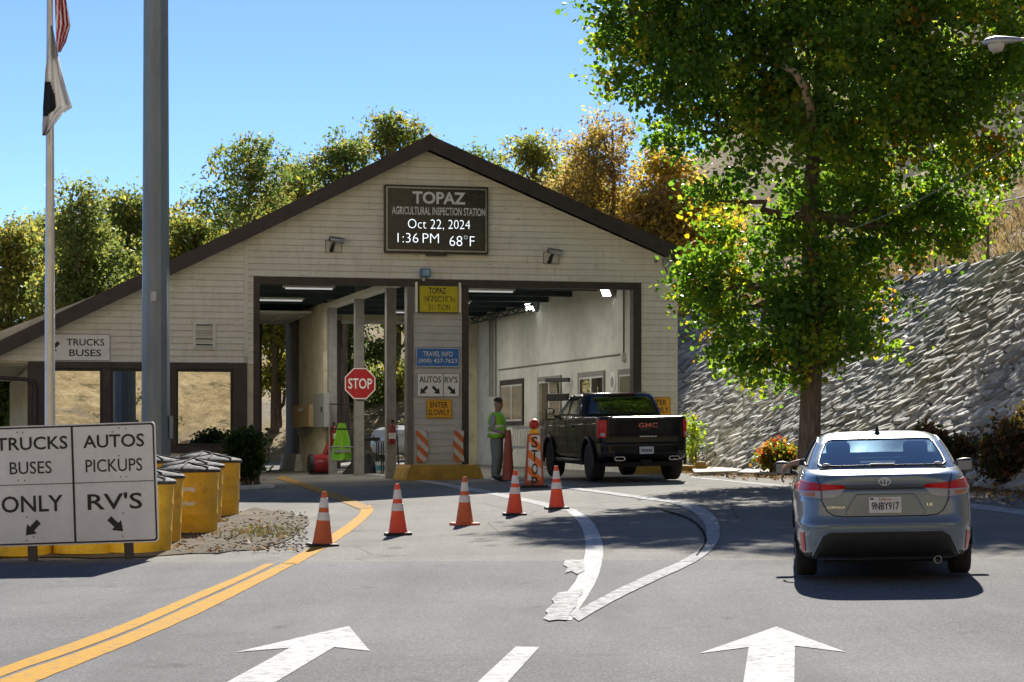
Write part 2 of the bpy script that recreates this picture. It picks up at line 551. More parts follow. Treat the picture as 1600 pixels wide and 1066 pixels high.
# ---- dirt patch with its broken asphalt edge, left
m_dirt = NT('dirt and litter'); _co = m_dirt.geo()
_c = m_dirt.ramp(m_dirt.noise(_co, 1.2, 6, .7), [(.3, (.07, .055, .04)), (.55, (.14, .115, .08)), (.75, (.22, .19, .13))])
_c = m_dirt.mix(m_dirt.ramp(m_dirt.noise(_co, 14, 5, .7), [(.4, 0.0), (.7, .7)]), _c, (.09, .07, .045))
m_dirt = m_dirt.bsdf(_c, .95, spec=.1, bump=m_dirt.noise(_co, 25, 6, .75), bstr=.9, bdist=.03)
def patch_sheet(name, px, mat, off, seed=1, step=.35, bump=.03):
    """irregular raised patch on the ground, built as a grid clipped to an outline"""
    P = [G(*p) for p in px]
    bm = bmesh.new()
    f = bm.faces.new([bm.verts.new((p.x, p.y, 0)) for p in P])
    x0, x1 = min(p.x for p in P), max(p.x for p in P); y0, y1 = min(p.y for p in P), max(p.y for p in P)
    for x in steps(x0, x1, step)[1:-1]:
        bmesh.ops.bisect_plane(bm, geom=bm.verts[:] + bm.edges[:] + bm.faces[:], plane_co=(x, 0, 0), plane_no=(1, 0, 0))
    for y in steps(y0, y1, step * 2)[1:-1]:
        bmesh.ops.bisect_plane(bm, geom=bm.verts[:] + bm.edges[:] + bm.faces[:], plane_co=(0, y, 0), plane_no=(0, 1, 0))
    rr = random.Random(seed)
    for v in bm.verts:
        bd = any(e.is_boundary for e in v.link_edges)
        v.co.z = gz(v.co.x, v.co.y) + (off if bd else off + rr.random() * bump)
        if bd: v.co.x += rr.uniform(-.05, .05); v.co.y += rr.uniform(-.15, .15)
    bmesh.ops.recalc_face_normals(bm, faces=bm.faces[:])
    if bm.faces[:] and sum(f.normal.z for f in bm.faces) < 0:
        bmesh.ops.reverse_faces(bm, faces=bm.faces[:])
    me = bpy.data.meshes.new(name); bm.to_mesh(me); bm.free()
    for p in me.polygons: p.use_smooth = True
    me.materials.append(mat)
    o = bpy.data.objects.new(name, me); COL.objects.link(o); o['kind'] = 'structure'
    return o
patch_sheet('dirt_patch', [(-200, 868), (150, 873), (230, 872), (290, 867), (340, 866), (380, 861), (415, 858), (440, 849), (462, 838), (470, 826), (488, 815), (476, 806), (460, 808), (440, 797), (425, 799), (400, 794), (380, 801), (330, 812), (200, 840), (-200, 858)], m_dirt, .014)

# ---- hillsides
def fbm(x, y, s=0):
    return (math.sin(x * .11 + y * .07 + s) + .6 * math.sin(x * .23 - y * .19 + s * 2) + .35 * math.sin(x * .51 + y * .43 + s * 3)
            + .22 * math.sin(x * 1.07 - y * .83 + s) + .15 * math.sin(x * 1.9 + y * 2.3 + s))
def sstep(a, b, t):
    t = min(1, max(0, (t - a) / (b - a))); return t * t * (3 - 2 * t)
WD = Vector((-.212, .977, 0)); WN = Vector((.977, .212, 0)); WO = Vector((8.5, 41.4, 0))   # wall axis, away-from-road, origin
WTOP = 5.45; WSET = 4.3
def wall_foot(q):
    p = WO + WD * q; return Vector((p.x, p.y, gz(p.x, p.y) - .05))
def hill_right(p, q):
    base = WTOP - .12
    z = base + max(0, p - 4.5) * .40 + sp(p - 30, 4) * .05 + fbm(p * 1.3, q, 1) * min(1.0, max(0, p - 4.8) * .08)
    z = min(z, 48 + fbm(p, q, 2))
    P = WO + WD * q + WN * p; g0 = gz(P.x, P.y) - .3
    return g0 + (z - g0) * sstep(-42, -12, q)
ps = steps(4.35, 20, .7) + steps(22, 60, 2.5) + [70, 85, 110, 150, 220]
qs = [-160, -120, -90, -70, -55, -45, -38, -32, -27] + steps(-22, 50, 1.0) + steps(53, 110, 3) + [125, 150, 190, 250]
V = []; F = []
for j, q in enumerate(qs):
    for p in ps:
        P = WO + WD * q + WN * p
        V.append((P.x, P.y, hill_right(p, q)))
n = len(ps)
for j, q in enumerate(qs):                     # plain earth slope where the stone wall ends
    for i, p in enumerate(ps[:1]):
        P = WO + WD * q
        V.append((P.x, P.y, gz(P.x, P.y) - .3))
for j in range(len(qs) - 1):
    if qs[j] > 43 or qs[j + 1] < -9:
        F.append((len(ps) * len(qs) + j, j * n, (j + 1) * n, len(ps) * len(qs) + j + 1))
for j in range(len(qs) - 1):
    for i in range(n - 1):
        F.append((j * n + i, j * n + i + 1, (j + 1) * n + i + 1, (j + 1) * n + i))
hr = np_mesh('hillside', np.array(V), np.array(F)[:, ::-1] if False else np.array(F), m_hill, smooth=True); hr['kind'] = 'structure'

def hback(x, y):
    H = 7 + 9 * sstep(-45, 3, x) + 22 * sstep(3, 35, x)
    s = sstep(84, 165, y) * .9 + .1 * sstep(86, 96, y)
    return gz(x, y) - .2 + s * H + s * fbm(x, y, 4) * .6
hb = sheet('hillside', steps(-150, -40, 6) + steps(-38, 60, 2) + steps(66, 200, 8), steps(82, 130, 2) + steps(134, 200, 5) + [215, 240, 280, 340], hback, m_hill)
def hbehind(x, y):  # out-of-view hill behind the camera, raised to bounce light onto the facade
    d = -y
    s = sstep(24, 200, d)
    return gz(x, y) - .3 + s * (105 + fbm(x * .6, y * .6, 7) * 2.5) + sstep(24, 34, d) * (fbm(x * 1.4, y * 1.4, 5) * .35 + .6)
hh = sheet('hillside', steps(-260, 300, 5), [-400, -300, -240, -210, -180, -150] + steps(-130, -22, 3), hbehind, m_hill)
# ================================================================== STONE RETAINING WALL (anisotropic cells laid on the slope)
t = NT('wall stone')
_co = t.coord()
_rn = t.n('ShaderNodeObjectInfo').outputs['Random']
_at = t.n('ShaderNodeAttribute', attribute_name='Col').outputs['Color']
_n = t.noise(t.geo(), 5, 6, .65)
_c = t.ramp(_n, [(.25, .62), (.7, 1.25)])
_c = t.mix(1.0, _at, _c, 'MULTIPLY')
_c = t.mix(t.ramp(t.noise(t.geo(), 16, 5, .7), [(.55, 0.0), (.75, .5)]), _c, (.42, .42, .39))
m_stone = t.bsdf(_c, .82, spec=.3, bump=t.noise(t.geo(), 14, 8, .75), bstr=.6, bdist=.04)
m_mortar = M('grey mortar', (.10, .095, .085), .95, var=.3, scale=3, bump=.5, bscale=12)

wall = thing('retaining_wall', 'long sloping grey stone retaining wall with slabs laid on a slant, beside the road', 'wall', tuple(WO), 0)
wall['kind'] = 'thing'
SLANT = math.hypot(WTOP - .5, WSET)
def wpt(q, v, out=0.0):
    """point on the battered face: q metres along, v metres up the slope, out metres off the face (local to wall)"""
    f = v / SLANT
    b = WO + WD * q
    z0 = gz(b.x, b.y) - .08
    c = Vector((WD.x * q, WD.y * q, z0 + (WTOP - z0) * f)) + WN * (WSET * f)
    N = (WN * -(WTOP - z0) + Vector((0, 0, WSET))).normalized()
    return c + N * out
QA, QB = -9.0, 44.0
V = []; F = []
nq = 54; nv = 6
for i in range(nq + 1):
    for j in range(nv + 1):
        V.append(tuple(wpt(QA + (QB - QA) * i / nq, SLANT * j / nv, -.005)))
for i in range(nq):
    for j in range(nv):
        F.append((i * (nv + 1) + j, i * (nv + 1) + j + 1, (i + 1) * (nv + 1) + j + 1, (i + 1) * (nv + 1) + j))
np_mesh('mortar_bed', np.array(V), np.array(F), m_mortar, wall)
cop = MB()
for i in range(nq):
    q0, q1 = QA + (QB - QA) * i / nq, QA + (QB - QA) * (i + 1) / nq
    a, b = wpt(q0, SLANT, 0), wpt(q1, SLANT, 0)
    w = WN * .35
    cop.hexa([a - Vector((0, 0, .3)), b - Vector((0, 0, .3)), b + w - Vector((0, 0, .3)), a + w - Vector((0, 0, .3)), a, b, b + w, a + w])
cop.build('wall_top', m_mortar, wall)

# cells
ANG = R(36); LX, LY = .44, .15         # slab length / thickness
ca, sa = math.cos(ANG), math.sin(ANG)
rs = random.Random(5)
cells = {}
# lattice in stretched, rotated frame: (a,b) -> q = -(a*LX*ca - b*LY*sa) ; v = a*LX*sa + b*LY*ca   (slabs rise towards the camera side, as seen)
def ab2qv(a, b):
    x, y = a * LX, b * LY
    return (-(x * ca - y * sa), x * sa + y * ca)
amin = int((-QB * ca) / LX) - 4; amax = int((-QA * ca + SLANT * sa) / LX) + 4
bmin = int((QA * sa) / LY) - 6; bmax = int((QB * sa + SLANT * ca) / LY) + 6
for a in range(amin, amax + 1):
    for b in range(bmin, bmax + 1):
        cells[(a, b)] = (a + .5 * (b % 2) + rs.uniform(-.44, .44), b + rs.uniform(-.46, .46))
def clip(poly, nx, ny, d):
    out = []
    for i in range(len(poly)):
        p, q = poly[i], poly[(i + 1) % len(poly)]
        dp = p[0] * nx + p[1] * ny - d; dq = q[0] * nx + q[1] * ny - d
        if dp <= 0: out.append(p)
        if (dp < 0) != (dq < 0) and abs(dp - dq) > 1e-12:
            f = dp / (dp - dq); out.append((p[0] + (q[0] - p[0]) * f, p[1] + (q[1] - p[1]) * f))
    return out
stones = []
NB = [(i, j) for i in (-2, -1, 0, 1, 2) for j in (-2, -1, 0, 1, 2) if (i, j) != (0, 0)]
for (a, b), (pa, pb) in cells.items():
    q, v = ab2qv(pa, pb)
    if not (QA < q < QB and .0 < v < SLANT): continue
    poly = [(pa - 1.5, pb - 1.7), (pa + 1.5, pb - 1.7), (pa + 1.5, pb + 1.7), (pa - 1.5, pb + 1.7)]
    for i, j in NB:
        c = cells.get((a + i, b + j))
        if c is None: continue
        nx, ny = c[0] - pa, c[1] - pb
        poly = clip(poly, nx, ny, (c[0] ** 2 - pa ** 2 + c[1] ** 2 - pb ** 2) / 2)
        if len(poly) < 3: break
    if len(poly) < 3: continue
    P = [ab2qv(*p) for p in poly]
    cq = sum(p[0] for p in P) / len(P); cv = sum(p[1] for p in P) / len(P)
    if max(p[1] for p in P) > SLANT + .1 or min(p[1] for p in P) < -.05: continue
    stones.append((cq, cv, P))
STONE_TINT = [(.40, .39, .36), (.32, .315, .30), (.46, .45, .42), (.36, .345, .30), (.43, .41, .36), (.27, .27, .265), (.52, .51, .47)]
def stone_geo(cq, cv, P, rr):
    h = rr.uniform(.03, .09) * (1.5 if cv > SLANT - .6 else 1)
    tq, tv = rr.uniform(-.10, .10), rr.uniform(-.34, .10)
    n = len(P); rings = []
    for sh, hh in ((.95, -.01), (.93, .7), (.84, 1.0)):
        ring = []
        for (q, v) in P:
            dq, dv = (q - cq), (v - cv)
            L = math.hypot(dq, dv) + 1e-6
            k = max(.2, (L - .008) / L) * sh
            jj = 1 + rr.uniform(-.05, .05)
            qq, vv = cq + dq * k * jj, cv + dv * k * jj
            o = h * hh + (tq * dq + tv * dv if hh > 0 else 0) * hh
            ring.append(wpt(qq, vv, max(o, -.02) + (rr.uniform(-.012, .012) if hh > 0 else 0)))
        rings.append(ring)
    Vv = [p for r in rings for p in r]
    Ff = []
    for k in range(2):
        for i in range(n):
            j = (i + 1) % n
            Ff.append((k * n + i, k * n + j, (k + 1) * n + j, (k + 1) * n + i))
    Ff.append(tuple(2 * n + i for i in range(n)))
    return Vv, Ff
# the 300 that show largest (nearest, in the frame) are parts of their own
def seen(cq, cv):
    p = wpt(cq, cv) + WO
    px = 800 + p.x / p.y * FPX; py = 690 - (p.z - CAMZ) / p.y * FPX
    ok = 1060 < px < 1600 and py < 690 and not (1180 < px < 1370 and py < 600)
    return ok, p.y
def parea(P): return abs(sum(P[i][0] * P[(i + 1) % len(P)][1] - P[(i + 1) % len(P)][0] * P[i][1] for i in range(len(P)))) / 2
rank = []
for i, (cq, cv, P) in enumerate(stones):
    ok, y = seen(cq, cv)
    if ok: rank.append((-parea(P) / y / y, i))
rank.sort(); big = set(i for _, i in rank[:300])
# orientation check: outward winding
rest_v, rest_f, rest_c = [], [], []
for i, (cq, cv, P) in enumerate(stones):
    rr = random.Random(i)
    Vv, Ff = stone_geo(cq, cv, P, rr)
    n = len(P)
    nn = (Vv[2 * n + 1] - Vv[2 * n]).cross(Vv[2 * n + 2] - Vv[2 * n + 1])
    if nn.dot(wpt(cq, cv, 1) - wpt(cq, cv, 0)) < 0: Ff = [tuple(reversed(f)) for f in Ff]
    k = rr.uniform(.75, 1.5); c = rr.choice(STONE_TINT); c = tuple(x * k for x in c)
    if i in big:
        me = bpy.data.meshes.new('stone'); me.from_pydata([tuple(p) for p in Vv], [], Ff)
        a = me.attributes.new('Col', 'FLOAT_COLOR', 'POINT'); a.data.foreach_set('color', [*c, 1.0] * len(Vv))
        me.materials.append(m_stone)
        o = bpy.data.objects.new('stone', me); COL.objects.link(o); o.parent = wall
    else:
        b0 = len(rest_v); rest_v += [tuple(p) for p in Vv]; rest_f += [tuple(b0 + x for x in f) for f in Ff]; rest_c += [*c, 1.0] * len(Vv)
me = bpy.data.meshes.new('stonework'); me.from_pydata(rest_v, [], rest_f)
a = me.attributes.new('Col', 'FLOAT_COLOR', 'POINT'); a.data.foreach_set('color', rest_c)
me.materials.append(m_stone)
o = bpy.data.objects.new('stonework', me); COL.objects.link(o); o.parent = wall; o['kind'] = 'stuff'
# ================================================================== INSPECTION STATION
TH = R(14.0); CT, ST = math.cos(TH), math.sin(TH)
BX, BY = -1.97, 55.4
def Fp(px, py, w=0.0):
    k = (px - 800) / FPX
    u = (k * (BY + w * CT) - BX + w * ST) / (CT - k * ST)
    Y = BY + u * ST + w * CT
    return u, CAMZ - (py - 690) / FPX * Y
def Fu(px, w=0.0): return Fp(px, 690, w)[0]
def Fz(px, py, w=0.0): return Fp(px, py, w)[1]
def side_w(px, u):           # depth of a pixel column on a plane of constant u
    k = (px - 800) / FPX
    return (BX + u * CT - k * (BY + u * ST)) / (k * CT + ST)
def Sz(px, py, u):
    w = side_w(px, u); return w, CAMZ - (py - 690) / FPX * (BY + u * ST + w * CT)
def bw(u, w, z):             # building -> world
    return Vector((BX + u * CT - w * ST, BY + u * ST + w * CT, z))
def gb(u, w):
    p = bw(u, w, 0); return gz(p.x, p.y)

bld = thing('inspection_station', 'cream clapboard drive-through inspection station with brown gable roof and two vehicle bays', 'building', (BX, BY, 0), TH)

# --- materials
t = NT('cream clapboard'); _co = t.geo()
_c = t.ramp(t.noise(_co, 1.3, 5, .6), [(.3, (.80, .77, .66)), (.7, (.89, .865, .76))])
_c = t.mix(1.0, _c, t.ramp(t.rnd(), [(0, .92), (1, 1.0)]), 'MULTIPLY')
_st = t.noise(t.geo((.9, .9, 9)), 2.6, 8, .72)
_c = t.mix(t.ramp(_st, [(.60, 0.0), (.70, .75)]), _c, (.20, .155, .11))
_c = t.mix(t.ramp(t.noise(t.geo((3, 3, .5)), 2.2, 5, .6), [(.5, 0.0), (.8, .3)]), _c, (.38, .34, .26))
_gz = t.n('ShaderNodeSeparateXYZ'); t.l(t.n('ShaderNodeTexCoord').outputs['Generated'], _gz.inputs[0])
_ed = t.ramp(_gz.outputs[2], [(.0, .6), (.08, .25), (.16, 0.0)])  # lower board edge darkened: lap shadow painted in, together with stain
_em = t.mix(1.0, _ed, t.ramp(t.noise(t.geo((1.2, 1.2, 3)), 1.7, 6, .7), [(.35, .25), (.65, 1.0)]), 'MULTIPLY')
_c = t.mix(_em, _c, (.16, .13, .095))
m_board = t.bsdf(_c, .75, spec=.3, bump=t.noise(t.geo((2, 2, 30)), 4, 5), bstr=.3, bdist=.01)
m_brown = M('dark brown paint', (.050, .036, .032), .55, var=.25, scale=3, bump=.15, dirt=((.10, .085, .08), .35))
m_steelbrown = M('grey brown steel', (.16, .145, .135), .5, var=.2, scale=3, dirt=((.22, .14, .09), .35))
m_roof = M('brown roofing', (.075, .055, .05), .8, var=.3, scale=5, bump=.4)
m_plaster = M('pale plaster', (.68, .68, .62), .85, var=.10, scale=1.2, bump=.12, bscale=6, dirt=((.30, .28, .22), .35))
m_cream = M('cream block wall', (.68, .63, .47), .85, var=.14, scale=1.5, bump=.2, bscale=8, dirt=((.25, .21, .14), .5))
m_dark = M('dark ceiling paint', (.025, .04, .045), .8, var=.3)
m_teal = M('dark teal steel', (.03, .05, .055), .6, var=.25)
m_greymet = M('grey metal siding', (.55, .55, .53), .6, var=.10, scale=2, rnd=.08)
m_post = M('grey steel post', (.26, .25, .235), .6, var=.15, scale=4, dirt=((.15, .12, .09), .4))
m_conc = M('pale concrete', (.42, .40, .36), .9, var=.2, bump=.3)
m_winglass = mirror_glass('reflective window glass', .62, (.01, .013, .014), (.92, .9, .86))
m_dkglass = mirror_glass('dark window glass', .16, (.012, .016, .017))
m_whitepaint = M('white painted trim', (.66, .66, .62), .6, var=.08)
m_black = M('black plastic', (.012, .012, .013), .5, var=.2)
m_alu = M('bare aluminium', (.55, .56, .57), .38, metal=.9, var=.1)
m_galv = M('galvanised steel', (.42, .44, .46), .5, metal=.6, var=.18, scale=4)

# --- outline points (facade plane, local u,z)
zt = Fz(700, 437)                         # top of the bays
zw = Fz(200, 566)                         # underside of the wing's siding
uL, uR = Fu(387), Fu(1056)
oL, oR = Fu(396), Fu(1001)
FW = -.42                                 # fascia plane
rB, rA, rR = Fp(397, 346, FW), Fp(672, 212, FW), Fp(1062, 387, FW)
uWl = -12.2
slL = (rA[1] - rB[1]) / (rA[0] - rB[0]); slW = (rB[1] - Fz(0, 533, FW)) / (rB[0] - Fu(0, FW)); slR = (rA[1] - rR[1]) / (rR[0] - rA[0])
def rooftop(u):
    if u >= rA[0]: return rA[1] - (u - rA[0]) * slR
    if u >= rB[0]: return rA[1] - (rA[0] - u) * slL
    return rB[1] - (rB[0] - u) * slW
RT = .34
def under(u): return rooftop(u) - RT + .02
zg = gb(0, 0) - .1

# --- backing wall
poly = [(uWl + .4, zw), (uL - .02, zw), (uL - .02, zg), (oL, zg), (oL, zt), (oR, zt), (oR, zg), (uR, zg), (uR, under(uR)), (rA[0], under(rA[0])), (rB[0], under(rB[0])), (uWl + .4, max(zw + .01, under(uWl + .4)))]
MB().prism(poly, 0, .28, 'y').build('front_wall', m_cream, bld)
# --- clapboards, one by one
BRD = .149
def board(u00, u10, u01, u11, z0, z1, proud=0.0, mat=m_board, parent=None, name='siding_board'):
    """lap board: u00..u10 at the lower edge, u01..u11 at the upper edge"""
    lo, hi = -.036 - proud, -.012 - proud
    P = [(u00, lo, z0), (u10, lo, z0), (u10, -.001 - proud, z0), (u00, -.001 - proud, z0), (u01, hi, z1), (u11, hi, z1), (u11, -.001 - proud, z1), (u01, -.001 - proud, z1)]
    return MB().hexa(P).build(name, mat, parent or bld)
rb = random.Random(3)
def inv_left(z):     # u on the left slope at height z (underside)
    z2 = z + RT - .02
    if z2 >= rB[1]: return rA[0] - (rA[1] - z2) / slL
    return rB[0] - (rB[1] - z2) / slW
def inv_right(z): return min(uR, rA[0] + (rA[1] - (z + RT - .02)) / slR)
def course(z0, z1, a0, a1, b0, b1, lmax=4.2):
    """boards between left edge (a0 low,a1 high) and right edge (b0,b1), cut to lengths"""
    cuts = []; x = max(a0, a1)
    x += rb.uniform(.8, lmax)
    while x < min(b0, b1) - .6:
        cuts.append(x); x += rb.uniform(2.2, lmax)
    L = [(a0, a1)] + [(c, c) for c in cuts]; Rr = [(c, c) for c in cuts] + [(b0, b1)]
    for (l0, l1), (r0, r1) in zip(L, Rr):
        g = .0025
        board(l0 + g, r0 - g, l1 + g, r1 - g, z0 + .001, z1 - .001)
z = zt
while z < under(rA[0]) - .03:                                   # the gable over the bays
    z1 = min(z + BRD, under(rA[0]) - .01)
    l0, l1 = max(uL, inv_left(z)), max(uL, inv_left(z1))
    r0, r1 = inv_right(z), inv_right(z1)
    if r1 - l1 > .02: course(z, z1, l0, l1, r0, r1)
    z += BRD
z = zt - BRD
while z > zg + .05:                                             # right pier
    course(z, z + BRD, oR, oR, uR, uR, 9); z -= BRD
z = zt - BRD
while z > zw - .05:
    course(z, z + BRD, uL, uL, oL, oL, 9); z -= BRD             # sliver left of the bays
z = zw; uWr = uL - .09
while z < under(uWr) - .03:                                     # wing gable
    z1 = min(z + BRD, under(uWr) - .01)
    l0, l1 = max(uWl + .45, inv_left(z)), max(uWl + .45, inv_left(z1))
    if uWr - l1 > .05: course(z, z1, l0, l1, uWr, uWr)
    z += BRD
# corner boards
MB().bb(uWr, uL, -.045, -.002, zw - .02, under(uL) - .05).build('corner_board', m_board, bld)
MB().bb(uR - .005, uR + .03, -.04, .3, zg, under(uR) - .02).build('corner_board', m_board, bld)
# --- bay frame
fz0 = zg
MB().bb(oL, oL + .14, -.06, .22, fz0, zt).build('bay_frame', m_brown, bld)
MB().bb(oR - .21, oR, -.06, .22, fz0, zt).build('bay_frame', m_brown, bld)
MB().bb(oL + .142, oR - .212, -.058, .22, zt - .17, zt - .002).build('bay_frame', m_brown, bld)
# --- middle pier with its own horizontal metal siding
cL, cR = Fu(646), Fu(722)
MB().bb(cL, cR, .02, .7, fz0, zt - .172).build('pier_core', m_greymet, bld)
z = gb(-1, 0) + .15; i = 0
while z < zt - .2:
    board(cL + .003, cR - .003, cL + .003, cR - .003, z, min(z + .168, zt - .175), -.021, m_greymet, name='pier_panel'); z += .17
MB().bb(cL - .16, cL - .004, -.03, .3, fz0, zt - .175).build('pier_post', m_steelbrown, bld)
MB().bb(cR + .004, cR + .16, -.03, .72, fz0, zt - .175).build('pier_post', m_brown, bld)
# --- roof, three pitched planes and their fascia boards
ends = [(uWl, rooftop(uWl)), rB, rA, (rR[0], rooftop(rR[0]))]
for (a, b) in zip(ends[:-1], ends[1:]):
    MB().prism([(a[0], a[1] - .02), (b[0], b[1] - .02), (b[0], b[1] - .2), (a[0], a[1] - .2)], FW + .05, 18.4, 'y').build('roof_plane', m_roof, bld)
    MB().prism([(a[0], a[1] + .015), (b[0], b[1] + .015), (b[0], b[1] - RT), (a[0], a[1] - RT)], FW, FW + .048, 'y').build('fascia_board', m_brown, bld)
MB().prism([(rR[0] - .05, rR[1] - .3), (rR[0] + .02, rR[1] - .32), (rR[0] + .02, rR[1] - .02), (rR[0] - .05, rR[1])], FW + .05, 18.4).build('eave_board', m_brown, bld)
MB().prism([(rA[0] - .12, rA[1] - .03), (rA[0], rA[1] + .05), (rA[0] + .12, rA[1] - .03)], FW - .01, 18.4).build('ridge_cap', m_roof, bld)
# soffit under the front overhang
for (a, b) in zip(ends[:-1], ends[1:]):
    MB().prism([(a[0], a[1] - .201), (b[0], b[1] - .201), (b[0], b[1] - .225), (a[0], a[1] - .225)], FW + .05, -.002, 'y').build('soffit', m_cream, bld)
# --- wing: posts, windows, sill wall, side
uC = Fu(44)
zs = Fz(330, 688)                        # sill
MB().bb(uC, uL - .02, -.05, .16, zw - .15, zw - .002).build('window_header', m_brown, bld)
cols = [(43, 68), (160, 173), (264, 275), (364, 386)]
for a, b in cols:
    MB().bb(Fu(a), Fu(b), -.045, .16, zs - .14, zw - .152).build('mullion', m_brown, bld)
MB().bb(uC, uL - .02, -.06, .16, zs - .30, zs - .142).build('window_sill', m_brown, bld)
for a, b in ((68, 160), (173, 264), (275, 364)):
    wfr = MB(); u0, u1 = Fu(a) + .002, Fu(b) - .002; z0, z1 = zs - .138, zw - .154
    for q in ((u0, u0 + .05, z0, z1), (u1 - .05, u1, z0, z1), (u0 + .051, u1 - .051, z0, z0 + .06), (u0 + .051, u1 - .051, z1 - .06, z1)):
        wfr.bb(q[0], q[1], -.01, .10, q[2], q[3])
    w = wfr.build('window', m_black, bld)
    MB().bb(u0 + .045, u1 - .045, .04, .055, z0 + .05, z1 - .05).build('pane', m_winglass, w)
zz = zs - .30
while zz > gb(-8, 0) - .1:
    course(zz - BRD, zz, uC, uC, uL - .02, uL - .02); zz -= BRD
MB().bb(uC + .02, uL - .04, .0, .2, gb(-8, 0) - .2, zs - .29).build('front_wall', m_cream, bld)
MB().bb(uC, uC + .15, .165, 14, gb(-8, 4) - .2, zw - .16).build('side_wall', m_cream, bld)
MB().bb(uC, uC + .152, .17, .55, zs - .3, zw - .155).build('corner_post', m_brown, bld)
MB().bb(uWl, uL - .03, .29, 14.2, zw - .10, zw - .0).build('soffit', m_cream, bld)
MB().bb(uWl + .35, uL - .03, -.003, .288, zw - .04, zw - .003).build('soffit', m_cream, bld)
MB().bb(uC + .16, uL - .05, 13.8, 14.0, zg, zw - .11).build('rear_wall', m_cream, bld)
MB().bb(uC + .16, uL - .1, .2, 13.7, gb(-8, 6) - .3, gb(-8, 6) + .12).build('wing_floor', m_conc, bld)
# lamp fixture under the far eave and the bent downpipe
dp = MB(); a = Vector((Fu(2) - 1.2, -.12, zw - .32)); b = Vector((Fu(40), -.14, zw - .42)); c = Vector((Fu(55), -.13, zw - .62)); d = Vector((Fu(55), -.13, gb(-10, 0)))
dp.tube([a, b, b.lerp(c, .5) + Vector((.06, 0, .06)), c, d], .045, 8)
dp.build('downpipe', m_brown, bld, smooth=60)

# --- inside the bays
uP = -.6                                    # line of posts between the lanes
DR = 17.7; zc = 5.5
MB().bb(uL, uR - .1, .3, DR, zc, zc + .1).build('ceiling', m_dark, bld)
uRW = 5.28
MB().bb(uRW, uRW + .2, .285, DR, .3, zc - .005).build('bay_wall', m_plaster, bld)
MB().bb(uL - .02, uL + .15, .3, DR, .3, zc - .005).build('bay_wall', m_cream, bld)
MB().bb(uP - .22, uP, 10.75, DR - .01, .3, zc - .15).build('partition_wall', m_cream, bld)
MB().bb(uP - .26, uP + .04, 15.4, DR + .1, .3, zc - .4).build('wall_end_frame', m_brown, bld)
MB().hexa([(uP - .5, 14.6, .3), (uP + .05, 14.6, .3), (uP + .05, DR + .2, .3), (uP - .5, DR + .2, .3), (uP - .38, 14.8, 1.02), (uP + .05, 14.8, 1.02), (uP + .05, DR + .1, 1.02), (uP - .38, DR + .1, 1.02)]).build('wall_footing', m_conc, bld)
for wpos in (1.9, 6.3, 10.6):
    MB().bb(uP - .12, uP + .12, wpos - .12, wpos + .12, .3, zc - .002).build('bay_post', m_post, bld, bevel=.01)
MB().bb(uP - .16, uP + .16, .75, DR, zc - .30, zc - .16).build('beam', m_whitepaint, bld)
for k in range(7):
    wpos = 1.2 + k * 2.5
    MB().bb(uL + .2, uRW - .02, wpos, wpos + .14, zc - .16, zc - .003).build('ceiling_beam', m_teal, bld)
tr = MB()
for k in range(6):
    w0 = 9.2 + k * 1.3
    tr.bar((uRW - .35, w0, zc - .2), (uRW - .35, w0 + 1.3, zc - .2), .05)
    tr.bar((uRW - .35, w0, zc - .2), (uRW - .35, w0 + .65, zc - .36), .03)
    tr.bar((uRW - .35, w0 + .65, zc - .36), (uRW - .35, w0 + 1.3, zc - .2), .03)
    tr.bar((uRW - .35, w0, zc - .36), (uRW - .35, w0 + 1.3, zc - .36), .04)
o = tr.build('door_track', m_teal, bld)
# rear wall and its openings
zro = 5.22
MB().bb(uL, uR - .1, DR, DR + .2, zro, zc + .1).build('rear_wall', m_cream, bld)
MB().bb(uP - .02, .69, DR - .02, DR + .2, .3, zro - .002).build('rear_wall', m_cream, bld)
MB().bb(uRW - .35, uRW + .1, DR - .02, DR + .2, .3, zro - .002).build('rear_wall', m_cream, bld)
MB().bb(uL, Fu(409, DR), DR - .02, DR + .2, .3, zro - .002).build('rear_wall', m_brown, bld)
MB().bb(.69, .85, DR - .1, DR + .22, .3, zro - .004).build('door_jamb', m_brown, bld)
MB().bb(uRW - .47, uRW - .36, DR - .1, DR + .22, .3, zro - .004).build('door_jamb', m_brown, bld)
MB().prism([(uL, zro + .2), (uR, zro + .2), (uR, under(uR)), (rA[0], under(rA[0])), (uL, under(uL))], DR + .21, DR + .4).build('rear_gable', m_cream, bld)
# overhead doors, panel by panel
m_doorpanel = M('pale door panel', (.50, .50, .47), .6, var=.08)
m_doorlit = M('lit cream door panel', (.62, .58, .42), .6, var=.08)  # lit copy: light coming through these panels is put into the cream tone
gd = MB().bb(uL + .25, uP - .3, DR - 5.35, DR - 5.27, zc - .36, zc - .30).build('overhead_door', m_whitepaint, bld)
for k in range(7):
    w0 = DR - 5.25 + k * .66
    MB().bb(uL + .3, uP - .35, w0, w0 + .64, zc - .38 - k * .012, zc - .34 - k * .012).build('door_panel', m_doorpanel, gd)
    for uu in (uL + 1.2, uP - 1.1, uP - .5):
        MB().bb(uu, uu + .06, w0 + .55, w0 + .75, zc - .42 - k * .012, zc - .385 - k * .012).build('hinge', m_whitepaint, gd)
for ua, ub, nm in ((uL + .2, uP - .3, 0), (.87, uRW - .5, 1)):
    gd = MB().bb(ua, ub, DR - .14, DR - .1, zro - .1, zro + .0).build('overhead_door', m_whitepaint, bld)
    for k in range(2):
        MB().bb(ua, ub, DR - .16, DR - .11, zro + .02 + k * .27, zro + .25 + k * .27).build('door_panel', m_doorlit, gd)
